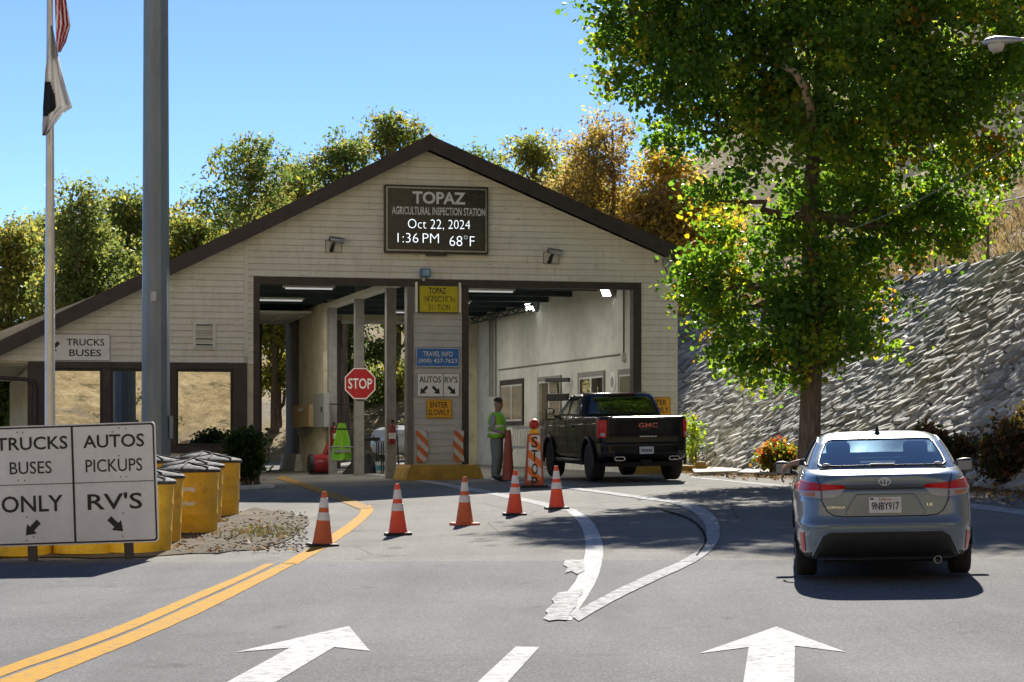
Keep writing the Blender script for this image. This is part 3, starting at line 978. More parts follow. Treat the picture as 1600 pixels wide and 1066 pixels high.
# windows and doors in the long right-hand wall (plane u = uRW, seen obliquely)
def side_open(px0, py0, px1, py1, name, frame_mat, splits, pane_mat, fw=.07):
    w0, za = Sz(px1, py1, uRW); w1, zb = Sz(px0, py0, uRW)      # px1 nearer
    fr = MB()
    X0, X1 = uRW - .05, uRW - .001
    fr.bb(X0, X1, w0, w0 + fw, za, zb); fr.bb(X0, X1, w1 - fw, w1, za, zb)
    fr.bb(X0, X1, w0 + fw, w1 - fw, zb - fw * 1.3, zb); fr.bb(X0, X1, w0 + fw, w1 - fw, za, za + fw)
    f = fr.build(name, frame_mat, bld)
    n = splits; L = (w1 - w0 - 2 * fw) / n
    for k in range(n):
        a = w0 + fw + k * L
        s = MB(); b = a + L; q = .05
        s.bb(X0 + .01, X1, a, a + q, za + fw, zb - fw * 1.3); s.bb(X0 + .01, X1, b - q, b, za + fw, zb - fw * 1.3)
        s.bb(X0 + .012, X1, a + q, b - q, zb - fw * 1.3 - q, zb - fw * 1.3); s.bb(X0 + .012, X1, a + q, b - q, za + fw, za + fw + q)
        sh = s.build('sash', m_whitepaint, f)
        MB().bb(X0 + .022, X0 + .03, a + q, b - q, za + fw + q, zb - fw * 1.3 - q).build('pane', pane_mat, f)
side_open(783, 595, 819, 664, 'window', m_brown, 2, m_dkglass, .12)
side_open(842, 590, 878, 738, 'door', m_post, 2, m_dkglass, .1)
side_open(905, 583, 946, 640, 'window', m_post, 2, m_winglass, .1)
side_open(968, 578, 992, 640, 'window', m_post, 1, m_winglass, .1)
# conduits on that wall
cd = MB()
for px in (767, 771, 776):
    w_, z_ = Sz(px, 620, uRW); cd.tube([(uRW - .04, w_, zc - .1), (uRW - .04, w_, z_)], .03, 6)
cd.build('conduit', m_post, bld, smooth=60)
wA, zA = Sz(780, 578, uRW); wB, zB = Sz(976, 556.5, uRW)
MB().tube([(uRW - .025, wA, zA), (uRW - .025, wB, zA), (uRW - .025, wB, zc - .05)], .022, 6).build('conduit', m_post, bld, smooth=60)
MB().bb(uRW - .09, uRW - .001, wB - .08, wB + .08, zA - .2, zA + .03).build('junction_box', m_plaster, bld)

# lit strip lights under the ceiling
m_tubelit = emit('lit tube', (1.0, .98, .93), .2)
for uu, ww in ((-2.4, 3.4), (-2.4, 8.4), (2.3, 3.4), (2.3, 8.4), (2.3, 13.4)):
    p = bw(uu, ww, zc - .22)
    sl_ = thing('strip_light', {(-2.4, 3.4): 'lit strip light on the left bay ceiling near the front', (-2.4, 8.4): 'lit strip light on the left bay ceiling deeper in', (2.3, 3.4): 'lit strip light on the right bay ceiling near the front', (2.3, 8.4): 'lit strip light in the middle of the right bay ceiling', (2.3, 13.4): 'lit strip light at the back of the right bay ceiling'}[(uu, ww)], 'lamp', tuple(p), TH, 'strip lights under the bay ceilings')
    MB().bb(-.65, .65, -.09, .09, .0, .05).build('housing', m_whitepaint, sl_)
    MB().tube([(-.6, 0, -.025), (.6, 0, -.025)], .02, 8).build('tube', m_tubelit, sl_)
    l = bpy.data.lights.new('strip_lamp', 'AREA'); l.shape = 'RECTANGLE'; l.size = 1.2; l.size_y = .12; l.energy = 34; l.color = (1, .97, .9)
    lo = bpy.data.objects.new('strip_lamp', l); COL.objects.link(lo); lo.parent = sl_; lo.location = (0, 0, -.06)
# ================================================================== LETTERING AND SIGNS
_tc = {}
def text_geo(s, bold=0.0, spacing=1.0):
    key = (s, bold, spacing)
    if key in _tc: return _tc[key]
    cu = bpy.data.curves.new('lettering', 'FONT'); cu.body = s; cu.size = 1; cu.offset = bold; cu.resolution_u = 3
    cu.space_character = spacing
    ob = bpy.data.objects.new('lettering', cu); COL.objects.link(ob)
    dg = bpy.context.evaluated_depsgraph_get()
    me = bpy.data.meshes.new_from_object(ob.evaluated_get(dg))
    V = [tuple(v.co[:2]) for v in me.vertices]; F = [tuple(p.vertices) for p in me.polygons]
    bpy.data.objects.remove(ob); bpy.data.curves.remove(cu); bpy.data.meshes.remove(me)
    xs = [v[0] for v in V]; ys = [v[1] for v in V]
    x0, x1, y0, y1 = min(xs), max(xs), min(ys), max(ys)
    V = [((x - x0) / (x1 - x0) - .5, (y - y0) / (y1 - y0) - .5) for x, y in V]
    _tc[key] = (V, F); return _tc[key]
def lettering(parent, s, cx, cz, w, h, mat, y=-.004, bold=.012, name='lettering', spacing=1.0):
    V, F = text_geo(s, bold, spacing)
    P = [(cx + a * w, y, cz + b * h) for a, b in V]
    nb = len(P)
    # a little thickness so that it sits on the sheet
    return MB().add(P, F).build(name, mat, parent)
def rrect(w, h, r, n=4):
    P = []
    for cx, cz, a0 in ((w / 2 - r, h / 2 - r, 0), (-w / 2 + r, h / 2 - r, 90), (-w / 2 + r, -h / 2 + r, 180), (w / 2 - r, -h / 2 + r, 270)):
        for k in range(n + 1):
            a = R(a0 + 90 * k / n); P.append((cx + r * math.cos(a), cz + r * math.sin(a)))
    return P
def ring(outer, inner, y, mat, parent, name='border'):
    n = len(outer); V = [(a, y, b) for a, b in outer] + [(a, y, b) for a, b in inner]
    F = [(i, (i + 1) % n, n + (i + 1) % n, n + i) for i in range(n)]
    return MB().add(V, F).build(name, mat, parent)
def arrow(parent, cx, cz, size, ang, mat, y=-.004, fat=.26):
    """arrow pointing right, turned by ang degrees"""
    P = [(-.5, -fat / 2), (.02, -fat / 2), (.02, -.36), (.5, 0), (.02, .36), (.02, fat / 2), (-.5, fat / 2)]
    c, s_ = math.cos(R(ang)), math.sin(R(ang))
    P = [(cx + size * (a * c - b * s_), cz + size * (a * s_ + b * c)) for a, b in P]
    return MB().prism(P, y, y + .002, 'y').build('arrow', mat, parent)
def sheet_sign(parent, w, h, mat, r=.03, border=None, bw_=.012, inset=.01, th=.006, name='panel', cx=0, cz=0):
    MB().prism([(a + cx, b + cz) for a, b in rrect(w, h, r)], 0, th, 'y').build(name, mat, parent)
    if border:
        o = rrect(w - inset * 2, h - inset * 2, max(r - inset, .004)); i = rrect(w - inset * 2 - bw_ * 2, h - inset * 2 - bw_ * 2, max(r - inset - bw_, .002))
        ring([(a + cx, b + cz) for a, b in o], [(a + cx, b + cz) for a, b in i], -.002, border, parent)
def refl(name, c, rough=.45): return M(name, c, rough, var=.06, scale=3, dirt=((.3, .28, .24), .12))
m_sgwhite = refl('white sign sheeting', (.84, .84, .83))
m_sgblack = M('sign black', (.016, .016, .017), .5)
m_sgblue = refl('blue sign sheeting', (.018, .16, .50))
m_sgyel = refl('yellow sign sheeting', (.83, .42, .012))
m_sgred = refl('red sign sheeting', (.42, .012, .018))
m_sgfade = M('faded yellow sign', (.58, .49, .012), .55, var=.12)
m_led = emit('lit display dots', (.86, .93, 1.0), .7)
m_sgsilver = M('silver letters', (.72, .72, .70), .5, metal=0)

def fsign(name, label, cat, box, out=.05, group=None):
    """thing on the facade covering the photo box (px0,py0,px1,py1)"""
    u0, z1 = Fp(box[0], box[1], -out); u1, z0 = Fp(box[2], box[3], -out)
    cu_, cz = (u0 + u1) / 2, (z0 + z1) / 2
    p = bw(cu_, -out, cz)
    o = thing(name, label, cat, tuple(p), TH, group)
    W, H = u1 - u0, z1 - z0
    bx0, by0, bx1, by1 = box
    def loc(px, py): return ((px - (bx0 + bx1) / 2) / (bx1 - bx0) * W, -(py - (by0 + by1) / 2) / (by1 - by0) * H)
    def txt(s, b, mat, bold=.012, y=-.004, spacing=1.0, name='lettering'):
        a0 = loc(b[0], b[1]); a1 = loc(b[2], b[3])
        return lettering(o, s, (a0[0] + a1[0]) / 2, (a0[1] + a1[1]) / 2, a1[0] - a0[0], a0[1] - a1[1], mat, y, bold, name, spacing)
    return o, W, H, loc, txt

# --- black display board on the gable
o, W, H, loc, txt = fsign('display_sign', 'black display board on the gable naming the station, with lit date and temperature', 'sign', (601, 288, 763, 398), .16)
m_frame = M('black sign cabinet', (.015, .016, .018), .35, var=.2)
MB().prism(rrect(W, H, .03), .0, .13, 'y').build('cabinet', m_frame, o, bevel=.01)
fi = rrect(W - .14, H - .16, .015); fo = rrect(W - .08, H - .10, .02)
ring(fo, fi, -.006, M('steel edge', (.30, .31, .32), .35, metal=.7), o, 'trim')
MB().prism(rrect(W - .15, H - .17, .01), -.004, .0, 'y').build('face', M('smoked face', (.02, .021, .024), .25, var=.2, scale=2), o)
a0 = loc(611, 341); a1 = loc(753, 385)
MB().bb(a0[0], a1[0], -.008, -.003, a1[1], a0[1]).build('screen', M('dark screen', (.03, .031, .033), .3), o)
txt('TOPAZ', (644, 298, 727, 318), m_sgsilver, .03, -.010)
txt('AGRICULTURAL INSPECTION STATION', (612, 323, 758, 336), m_sgsilver, .022, -.010)
txt('Oct 22,', (637, 343, 693, 360.5), m_led, -.02, -.012)
txt('2024', (700, 343, 734, 357.5), m_led, -.02, -.012)
txt('1:36', (621, 366, 653, 381), m_led, -.02, -.012)
txt('PM', (660, 366, 685, 381), m_led, -.02, -.012)
txt('68°F', (702, 368, 741, 385), m_led, -.02, -.012)
MB().bb(-.25, .25, -.002, .12, -H / 2 - .05, -H / 2 - .002).build('bracket', m_frame, o)

# --- signs on the middle pier
o, W, H, loc, txt = fsign('faded_sign', 'faded yellow lit-box sign at the top of the middle pier', 'sign', (656, 447, 715, 488), .14)
MB().prism(rrect(W + .04, H + .04, .01), .004, .12, 'y').build('cabinet', M('bronze sign box', (.10, .085, .05), .5), o)
MB().prism(rrect(W, H, .008), .0, .004, 'y').build('face', m_sgfade, o)
m_fadeblack = M('flaked black letters', (.07, .06, .012), .6)
txt('TOPAZ', (670, 449, 697, 459), m_sgblack, .02)
def flaky(s, b, seed):
    V, F = text_geo(s, .02); a0 = loc(b[0], b[1]); a1 = loc(b[2], b[3]); rr = random.Random(seed)
    cx, cz, w, h = (a0[0] + a1[0]) / 2, (a0[1] + a1[1]) / 2, a1[0] - a0[0], a0[1] - a1[1]
    F2 = [f for f in F if rr.random() > .42]
    MB().add([(cx + p * w, -.004, cz + q * h) for p, q in V], F2).build('lettering', m_fadeblack, o)
flaky('INSPECTION', (662, 462, 711, 472), 2); flaky('STATION', (669, 476, 703, 485), 5)
for sx in (-1, 1):
    MB().bb(sx * (W / 2 + .07) - .03, sx * (W / 2 + .07) + .03, .06, .14, -H / 2, H / 2 + .1).build('bracket', m_alu, o)

o, W, H, loc, txt = fsign('travel_sign', 'blue travel information sign with a telephone number on the middle pier', 'sign', (650, 543, 718.5, 574))
sheet_sign(o, W, H, m_sgblue, .04, m_sgwhite)
txt('TRAVEL INFO', (661, 549, 707, 557), m_sgwhite, .006); txt('(800) 427-7623', (654, 560.5, 714, 569), m_sgwhite, .006)

o, W, H, loc, txt = fsign('lane_sign', 'white arrow sign for autos and RVs on the middle pier', 'sign', (651, 582.5, 718.5, 621))
sheet_sign(o, W, H, m_sgwhite, .02, m_sgblack, .014, .006)
x_ = loc(692.5, 600)[0]; MB().bb(x_ - .008, x_ + .008, -.003, -.001, -H / 2 + .01, H / 2 - .01).build('divider', m_sgblack, o)
txt('AUTOS', (655, 588, 689, 598), m_sgblack, .012); txt("RV'S", (694.5, 588, 715, 598), m_sgblack, .012)
for px, ang in ((662, 225), (681.5, 315), (706, 315)):
    c = loc(px, 610); arrow(o, c[0], c[1], .25, ang, m_sgblack)

for nm, bx_, lab in (('pier', (666, 624, 706, 653.5), 'yellow ENTER SLOWLY sign on the middle pier below the arrow sign'), ('wall', (1006, 620.5, 1048, 649.5), 'yellow ENTER SLOWLY sign on the cream wall behind the black pickup')):
    o, W, H, loc, txt = fsign('slow_sign', lab, 'sign', bx_, .05, 'yellow ENTER SLOWLY signs')
    sheet_sign(o, W, H, m_sgyel, .035, m_sgblack, .010, .012)
    a, b, c, d = bx_; w_, h_ = c - a, d - b
    txt('ENTER', (a + w_ * .14, b + h_ * .14, a + w_ * .84, b + h_ * .44), m_sgblack, .012)
    txt('SLOWLY', (a + w_ * .07, b + h_ * .54, a + w_ * .92, b + h_ * .85), m_sgblack, .012)

# --- TRUCKS BUSES sign on the wing
o, W, H, loc, txt = fsign('truck_sign', 'white TRUCKS BUSES sign with arrow on the left wing, behind the flagpole', 'sign', (70, 520.5, 173, 565))
sheet_sign(o, W, H, m_sgwhite, .03, m_sgblack, .014, .008)
txt('TRUCKS', (104, 529, 163, 540), m_sgblack, .014); txt('BUSES', (108, 546, 158, 557), m_sgblack, .014)
c = loc(84, 543); arrow(o, c[0], c[1], .32, 225, m_sgblack)

# --- striped boards low on the pier
m_stripe = NT('orange and white hazard stripes'); _co = m_stripe.coord()
_w = m_stripe.n('ShaderNodeSeparateXYZ'); m_stripe.l(_co, _w.inputs[0])
_s = m_stripe.n('ShaderNodeMath', operation='MULTIPLY_ADD'); m_stripe.l(_w.outputs[0], _s.inputs[0]); _s.inputs[1].default_value = 1.0; m_stripe.l(_w.outputs[2], _s.inputs[2])
_f = m_stripe.n('ShaderNodeMath', operation='MULTIPLY'); m_stripe.l(_s.outputs[0], _f.inputs[0]); _f.inputs[1].default_value = 3.3
_g = m_stripe.n('ShaderNodeMath', operation='FRACT'); m_stripe.l(_f.outputs[0], _g.inputs[0])
_h = m_stripe.n('ShaderNodeMath', operation='GREATER_THAN'); m_stripe.l(_g.outputs[0], _h.inputs[0]); _h.inputs[1].default_value = .5
m_stripe = m_stripe.bsdf(m_stripe.mix(_h.outputs[0], (.62, .60, .57), (.66, .15, .03)), .55)
for i, (bx_, lab) in enumerate((((649, 673, 665, 722), 'bent orange and white striped board low on the pier, left edge'), ((710, 673, 725, 721), 'orange and white striped board low on the pier, right edge'))):
    o, W, H, loc, txt = fsign('hazard_board', lab, 'hazard board', bx_, .05, 'striped hazard boards on the pier')
    mb = MB(); n = 8; rr = random.Random(i + 4)
    for k in range(n):
        za, zb = -H / 2 + H * k / n, -H / 2 + H * (k + 1) / n
        fa, fb = math.sin(k / n * 3.1) * (.05 if i == 0 else -.03), math.sin((k + 1) / n * 3.1) * (.05 if i == 0 else -.03)
        mb.hexa([(-W / 2 + fa, -.03, za), (W / 2 + fa, -.03 - abs(fa) * .4, za), (W / 2 + fa, .0, za), (-W / 2 + fa, .0, za), (-W / 2 + fb, -.03, zb), (W / 2 + fb, -.03 - abs(fb) * .4, zb), (W / 2 + fb, 0, zb), (-W / 2 + fb, 0, zb)])
    mb.build('board', m_stripe, o)

# --- louvred vent on the wing
o, W, H, loc, txt = fsign('louvre_vent', 'cream louvred vent on the wing wall', 'vent', (302, 503.5, 336.5, 547), .07)
fr = MB(); fr.bb(-W / 2, -W / 2 + .06, 0, .06, -H / 2, H / 2); fr.bb(W / 2 - .06, W / 2, 0, .06, -H / 2, H / 2); fr.bb(-W / 2 + .06, W / 2 - .06, 0, .06, H / 2 - .05, H / 2); fr.bb(-W / 2 + .06, W / 2 - .06, 0, .06, -H / 2, -H / 2 + .05)
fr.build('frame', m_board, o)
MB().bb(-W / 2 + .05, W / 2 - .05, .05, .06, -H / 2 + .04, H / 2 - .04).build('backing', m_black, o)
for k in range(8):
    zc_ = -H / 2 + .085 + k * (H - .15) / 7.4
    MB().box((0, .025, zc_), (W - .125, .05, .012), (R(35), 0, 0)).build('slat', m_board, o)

# --- security cameras over the bays
def cctv(px, py, lab, turn):
    p = bw(*[Fp(px, py, -.03)[0], -.03, Fp(px, py, -.03)[1]])
    o = thing('security_camera', lab, 'camera', tuple(p), TH, 'security cameras over the bays')
    MB().bb(-.20, .20, -.004, .0, -.17, .12).build('mounting_plate', m_board, o)
    fr = MB()
    for q in ((-.2, -.185, -.17, .12), (.185, .2, -.17, .12), (-.184, .184, -.17, -.155), (-.184, .184, .105, .12)): fr.bb(q[0], q[1], -.02, -.005, q[2], q[3])
    fr.build('plate_rim', m_post, o)
    MB().tube([(-.05, -.01, -.12), (-.06, -.12, -.10), (-.04, -.16, .0), (0, -.18, .07)], [.05, .05, .045, .03], 10).build('arm', m_black, o, smooth=50)
    c, s_ = math.cos(turn), math.sin(turn)
    h = MB(); h.lathe([(.0, -.2), (.05, -.2), (.062, -.18), (.062, .14), (.05, .17), (0, .17)], 12, (0, 0, 0), 'x')
    hd = h.build('housing', m_galv, o, smooth=50, loc=(.06, -.2, .11), rot=(0, R(6), turn))
    MB().box((0, 0, .075), (.42, .16, .012)).build('sun_shield', m_whitepaint, hd)
    MB().lathe([(.0, -.21), (.045, -.205), (.045, -.199), (0, -.198)], 12, (0, 0, 0), 'x').build('lens', m_black, hd, smooth=50)
cctv(521, 384, 'grey security camera over the left bay', R(15))
cctv(861, 402, 'grey security camera over the right bay', R(10))

# --- blue signal box over the pier, meter on the corner
p = bw(Fu(664, -.1), -.03, Fz(664, 427, -.1))
o = thing('signal_box', 'small blue signal box above the middle pier', 'signal', tuple(p), TH)
m_blue = M('light blue paint', (.10, .22, .36), .5, var=.15)
MB().bb(-.12, .12, -.2, -.0, -.1, .11).build('housing', m_blue, o, bevel=.015)
MB().bb(-.08, .08, -.206, -.201, -.06, .07).build('window', M('pale blue lens', (.22, .42, .62), .2), o)
MB().lathe([(.0, -.2), (.045, -.19), (.05, -.13), (.04, -.101), (0, -.1)], 10, (-.03, -.08, 0)).build('knob', m_galv, o, smooth=50)
p = bw(Fu(1041, -.05), -.03, Fz(1041, 410, -.05))
o = thing('meter_box', 'round grey meter box on the right corner of the gable, cable hanging from it', 'meter box', tuple(p), TH)
MB().prism(rrect(.2, .26, .07), -.14, 0).build('housing', m_galv, o, bevel=.015)
MB().tube([(.1, -.05, .04), (.22, -.05, .05), (.26, -.04, -.1), (.2, -.04, -.26), (.02, -.05, -.28), (-.04, -.05, -.13)], .012, 6).build('cable', m_black, o, smooth=80)
MB().bb(-.3, -.24, -.05, 0, -.02, .06).build('junction_box', m_post, o)

# --- big lane sign at the left front, on two posts, slightly out of level
S0 = 28.3; ss = FPX / S0; roll = R(1.9)
c0 = at(115, 757, S0)
big_sign = thing('lane_direction_sign', 'large white lane sign on two posts in front of the yellow barrels', 'sign', tuple(c0), 0, rot=(0, -roll, R(-2)))
BW_, BH_ = 262 / ss, 188 / ss
def sl(px, py):
    dx, dz = (px - 115) / ss, -(py - 757) / ss
    return dx * math.cos(roll) + dz * math.sin(roll), -dx * math.sin(roll) + dz * math.cos(roll)
MB().prism(rrect(BW_, BH_, .05), 0, .02, 'y').build('panel', m_sgwhite, big_sign)
o_ = rrect(BW_ - .03, BH_ - .03, .04); i_ = rrect(BW_ - .07, BH_ - .07, .03); ring(o_, i_, -.003, m_sgblack, big_sign)
MB().bb(-.013, .013, -.004, -.001, -BH_ / 2 + .03, BH_ / 2 - .03).build('divider', m_sgblack, big_sign)
zj = sl(180, 753)[1]
MB().bb(-BW_ / 2 + .01, BW_ / 2 - .01, -.0035, -.001, zj - .006, zj + .006).build('panel_joint', M('joint grey', (.18, .18, .18), .6), big_sign)
def st(s, px, py, w, h, bold): a = sl(px, py); lettering(big_sign, s, a[0], a[1], w / ss, h / ss, m_sgblack, -.005, bold)
st('TRUCKS', 49, 693, 113, 20.5, .014); st('BUSES', 47.5, 731, 66, 19.5, .004); st('ONLY', 50, 787.5, 97, 26, .012)
st('AUTOS', 178, 689, 96, 20.5, .014); st('PICKUPS', 178.5, 727, 89, 20, .004); st("RV'S", 180, 783, 86, 26, .012)
a = sl(50, 826); arrow(big_sign, a[0], a[1], 30 / ss, 225, m_sgblack, -.005, .3)
a = sl(182, 820); arrow(big_sign, a[0], a[1], 30 / ss, 315, m_sgblack, -.005, .3)
rv = random.Random(9)
for px, py in ((26, 676), (35, 676), (186, 669), (197, 670), (176, 675), (28, 751), (38, 751), (189, 745), (198, 745), (41, 808), (41, 845), (193, 802), (192, 838), (186, 712), (52, 839)):
    a = sl(px, py); MB().lathe([(.0, -.006), (.009, -.006), (.011, -.001)], 8, (a[0], 0, a[1]), 'y').build('bolt', m_post, big_sign)
m_wood = M('weathered post', (.10, .085, .07), .9, var=.3, stretch=(1, 1, .1), scale=14, bump=.3)
for px in (45, 197):
    a = sl(px, 760); g = G(px, 868)
    zb = gz(c0.x + a[0], S0) - c0.z - .3
    MB().bb(a[0] - .05, a[0] + .05, .022, .12, zb, BH_ / 2 - .06).build('post', m_wood, big_sign)

# --- STOP sign on the second post inside
pu, pw = uP + .0, 6.3 - .15
p = bw(pu, pw - .02, 0)
k_ = BY + pu * ST + pw * CT
zst = CAMZ - (599.5 - 690) / FPX * k_
o = thing('stop_sign', 'red octagonal STOP sign on a post inside the left bay', 'sign', (p.x, p.y, zst), TH)
ro = 24.5 / FPX * k_ / math.cos(R(22.5))
def octo(r): return [(r * math.cos(R(22.5 + 45 * i)), r * math.sin(R(22.5 + 45 * i))) for i in range(8)]
MB().prism(octo(ro), -.004, .004).build('panel', m_sgred, o)
ring(octo(ro * .985), octo(ro * .925), -.006, m_sgwhite, o)
lettering(o, 'STOP', 0, .0, ro * 1.42, ro * .62, m_sgwhite, -.007, .012)
# ================================================================== STREET FURNITURE
def ground_at(px, py): return G(px, py)

# ---- big steel mast and flagpole
p = at(243.5, 690, 49.5); zb = gz(p.x, p.y)
mast = thing('steel_mast', 'thick blue-grey steel mast standing in front of the office wing', 'pole', (p.x, p.y, zb))
m_mast = M('weathered steel pole', (.20, .245, .275), .45, metal=.3, var=.22, scale=2.5, stretch=(1, 1, .18), dirt=((.27, .29, .30), .5))
def fac(prof, n=12): return prof
MB().lathe([(.345, .0), (.345, .04), (.33, .05), (.32, .5), (.305, 2.2), (.262, 11.5), (.25, 14)], 12).build('shaft', m_mast, mast)
MB().lathe([(.34, .0), (.36, .01), (.36, .13), (.335, .14)], 16).build('base_plate', m_galv, mast)
MB().bb(.30, .36, -.1, .1, 1.15, 1.65).build('hand_hole_cover', m_mast, mast, bevel=.01)
MB().bb(-.06, .06, -.325, -.30, 4.1, 4.3).build('bracket_scar', m_galv, mast)

p = at(78, 690, 45); zb = gz(p.x, p.y)
fp = thing('flagpole', 'slim silver flagpole in front of the truck sign', 'flagpole', (p.x, p.y, zb))
m_fpole = M('satin aluminium pole', (.52, .53, .54), .35, metal=.85, var=.08, scale=2)
MB().lathe([(.104, 0), (.100, 3.6), (.082, 7), (.066, 9.4), (.05, 12.2)], 16).build('shaft', m_fpole, fp, smooth=50)
MB().lathe([(.20, 0), (.20, .03), (.13, .10), (.104, .12)], 16).build('collar', m_fpole, fp, smooth=50)
MB().lathe([(0, 12.2), (.06, 12.22), (.10, 12.3), (.06, 12.4), (0, 12.42)], 12).build('finial', M('gold ball', (.6, .42, .1), .3, metal=1), fp, smooth=60)
MB().tube([(.10, -.09, 1.2), (.085, -.085, 6.0), (.06, -.07, 12.1)], .008, 5).build('halyard', m_whitepaint, fp)
# flags: limp cloth hanging from the halyard, rows of (py, left px, right px)
def flag(name, label, rows, Y, mats, mi, folds, amp, group):
    base = at(rows[0][1], rows[0][0], Y)
    o = thing(name, label, 'flag', tuple(base), 0, group)
    rows2 = []
    for a, b in zip(rows[:-1], rows[1:]):
        for k in range(5): f = k / 5; rows2.append(tuple(x + (y - x) * f for x, y in zip(a, b)))
    rows2.append(rows[-1])
    N = 20; V = []; F = []; ms = []
    for j, (py, l, r) in enumerate(rows2):
        for i in range(N + 1):
            f = i / N; px = l + (r - l) * f
            d = amp * math.sin(f * folds * math.pi + j * .06) * (.35 + .65 * f) - .12
            V.append(tuple(at(px, py, Y + d) - base))
    for j in range(len(rows2) - 1):
        for i in range(N):
            F.append((j * (N + 1) + i, (j + 1) * (N + 1) + i, (j + 1) * (N + 1) + i + 1, j * (N + 1) + i + 1)); ms.append((i, j))
    groups = {}
    for f_, (i, j) in zip(F, ms): groups.setdefault(mi(i / N, j / len(rows2)), []).append(f_)
    for key, fs in groups.items():
        used = sorted(set(x for f_ in fs for x in f_)); mp = {u: k for k, u in enumerate(used)}
        ob = MB().add([V[u] for u in used], [tuple(mp[x] for x in f_) for f_ in fs]).build(mats[key][0], mats[key][1], o, smooth=180)
        so = ob.modifiers.new('thickness', 'SOLIDIFY'); so.thickness = .004
    return o
def cloth(name, c):
    t = NT(name); b = t.n('ShaderNodeBsdfPrincipled'); b.inputs['Base Color'].default_value = (*c, 1); b.inputs['Roughness'].default_value = .8
    tl = t.n('ShaderNodeBsdfTranslucent'); tl.inputs[0].default_value = (*c, 1)
    mx = t.n('ShaderNodeMixShader'); mx.inputs[0].default_value = .4
    t.l(b.outputs[0], mx.inputs[1]); t.l(tl.outputs[0], mx.inputs[2]); t.l(mx.outputs[0], t.out.inputs[0]); return t.mat
c_white, c_red, c_blue, c_bear = cloth('white cloth', (.68, .67, .65)), cloth('red cloth', (.50, .02, .035)), cloth('navy cloth', (.02, .03, .12)), cloth('dark emblem cloth', (.03, .035, .04))
def mi_ca(f, j):
    if j > .93 and f < .6: return 'r'
    e = ((f - .10) / .34) ** 2 + ((j - .53) / .19) ** 2
    if e < 1: return 'b'
    return 'w'
flag('state_flag', 'white flag with dark emblem hanging limp on the flagpole', [(40, 79, 82), (80, 75, 90), (110, 71, 96), (140, 69, 104), (168, 67, 113), (178, 67, 97), (196, 66, 84), (212, 66, 72)], 44.7,
     {'w': ('cloth', c_white), 'b': ('emblem', c_bear), 'r': ('red_band', c_red)}, mi_ca, 4.3, .11, 'flags on the flagpole')
def mi_us(f, j):
    if j < .18: return 'b'
    return 'r' if int((f + j * .8) * 7) % 2 == 0 else 'w'
flag('national_flag', 'red and white striped flag hanging limp at the top of the flagpole', [(-120, 84, 92), (-60, 85, 100), (0, 86, 103), (40, 87, 110), (66, 88, 103), (82, 90, 95)], 45.0,
     {'w': ('white_stripe', c_white), 'r': ('red_stripe', c_red), 'b': ('star_field', c_blue)}, mi_us, 3.2, .13, 'flags on the flagpole')

# ---- yellow sand barrels
m_barrel = M('yellow barrel plastic', (.70, .41, .02), .5, var=.16, scale=3, dirt=((.28, .17, .04), .5))
m_lid = M('weathered black lid', (.05, .053, .058), .8, spec=.12, var=.3, scale=4, dirt=((.20, .20, .20), .5))
m_tape = M('torn white reflective tape', (.62, .60, .52), .5, var=.2, dirt=((.5, .3, .05), .6))
def barrel_proto():
    o = thing('sand_barrel', '', 'barrel')
    pr = [(.0, .0), (.40, .0), (.425, .02), (.43, .25), (.437, .27), (.437, .30), (.432, .32), (.445, .60), (.452, .62), (.452, .65), (.446, .67), (.458, .90), (.462, .91), (.0, .91)]
    MB().lathe(pr, 28).build('drum', m_barrel, o, smooth=40)
    mb = MB(); n = 28; rings = []
    for r, z in ((.475, .885), (.485, .895), (.485, .925), (.46, .945), (.30, .985), (.12, 1.012), (.02, 1.02)):
        rings.append([(r * math.cos(2 * math.pi * k / n), r * math.sin(2 * math.pi * k / n), z - (.012 if k % 4 == 0 and r < .45 and r > .05 else 0)) for k in range(n)])
    mb.loft(rings); lid = mb.build('lid', m_lid, o, smooth=30)
    for k in range(7):
        a = 2 * math.pi * k / 7 + .2
        MB().box((.24 * math.cos(a), .24 * math.sin(a), .998), (.42, .022, .018), (0, R(9.5), a)).build('rib', m_lid, lid)
    return o
bp = barrel_proto()
def tape(o, a0, a1, z0, z1, seed):
    rr = random.Random(seed); V = []; F = []; n = 8
    for k in range(n + 1):
        a = R(a0 + (a1 - a0) * k / n); r = .452
        V.append((r * math.sin(a), -r * math.cos(a), z0 + rr.uniform(-.01, .03))); V.append((r * math.sin(a) * 1.005, -r * math.cos(a) * 1.005, z1 - rr.uniform(0, .012)))
    F = [(2 * k, 2 * k + 2, 2 * k + 3, 2 * k + 1) for k in range(n)]
    MB().add(V, F).build('reflective_tape', m_tape, o)
barrels = [
    (215, 864, 'yellow barrel nearest the road, right behind the white lane sign'),
    (135, 866, 'yellow barrel showing under the middle of the white lane sign'),
    (30, 869, 'yellow barrel at the far left edge under the white lane sign'),
    (233, 850, 'second yellow barrel behind the right edge of the lane sign'),
    (294, 834, 'yellow barrel standing clear of the lane sign with two torn white tapes'),
    (302, 820, 'yellow barrel half hidden behind the taped front one'),
    (333, 807, 'rightmost yellow barrel, farthest along the row, with white tape'),
    (318, 797, 'yellow barrel whose lid peeps out behind the rightmost one'),
    (240, 806, 'yellow barrel whose lid just shows beside the steel mast'),
    (215, 828, 'yellow barrel of the inner row, hidden but for its lid')]
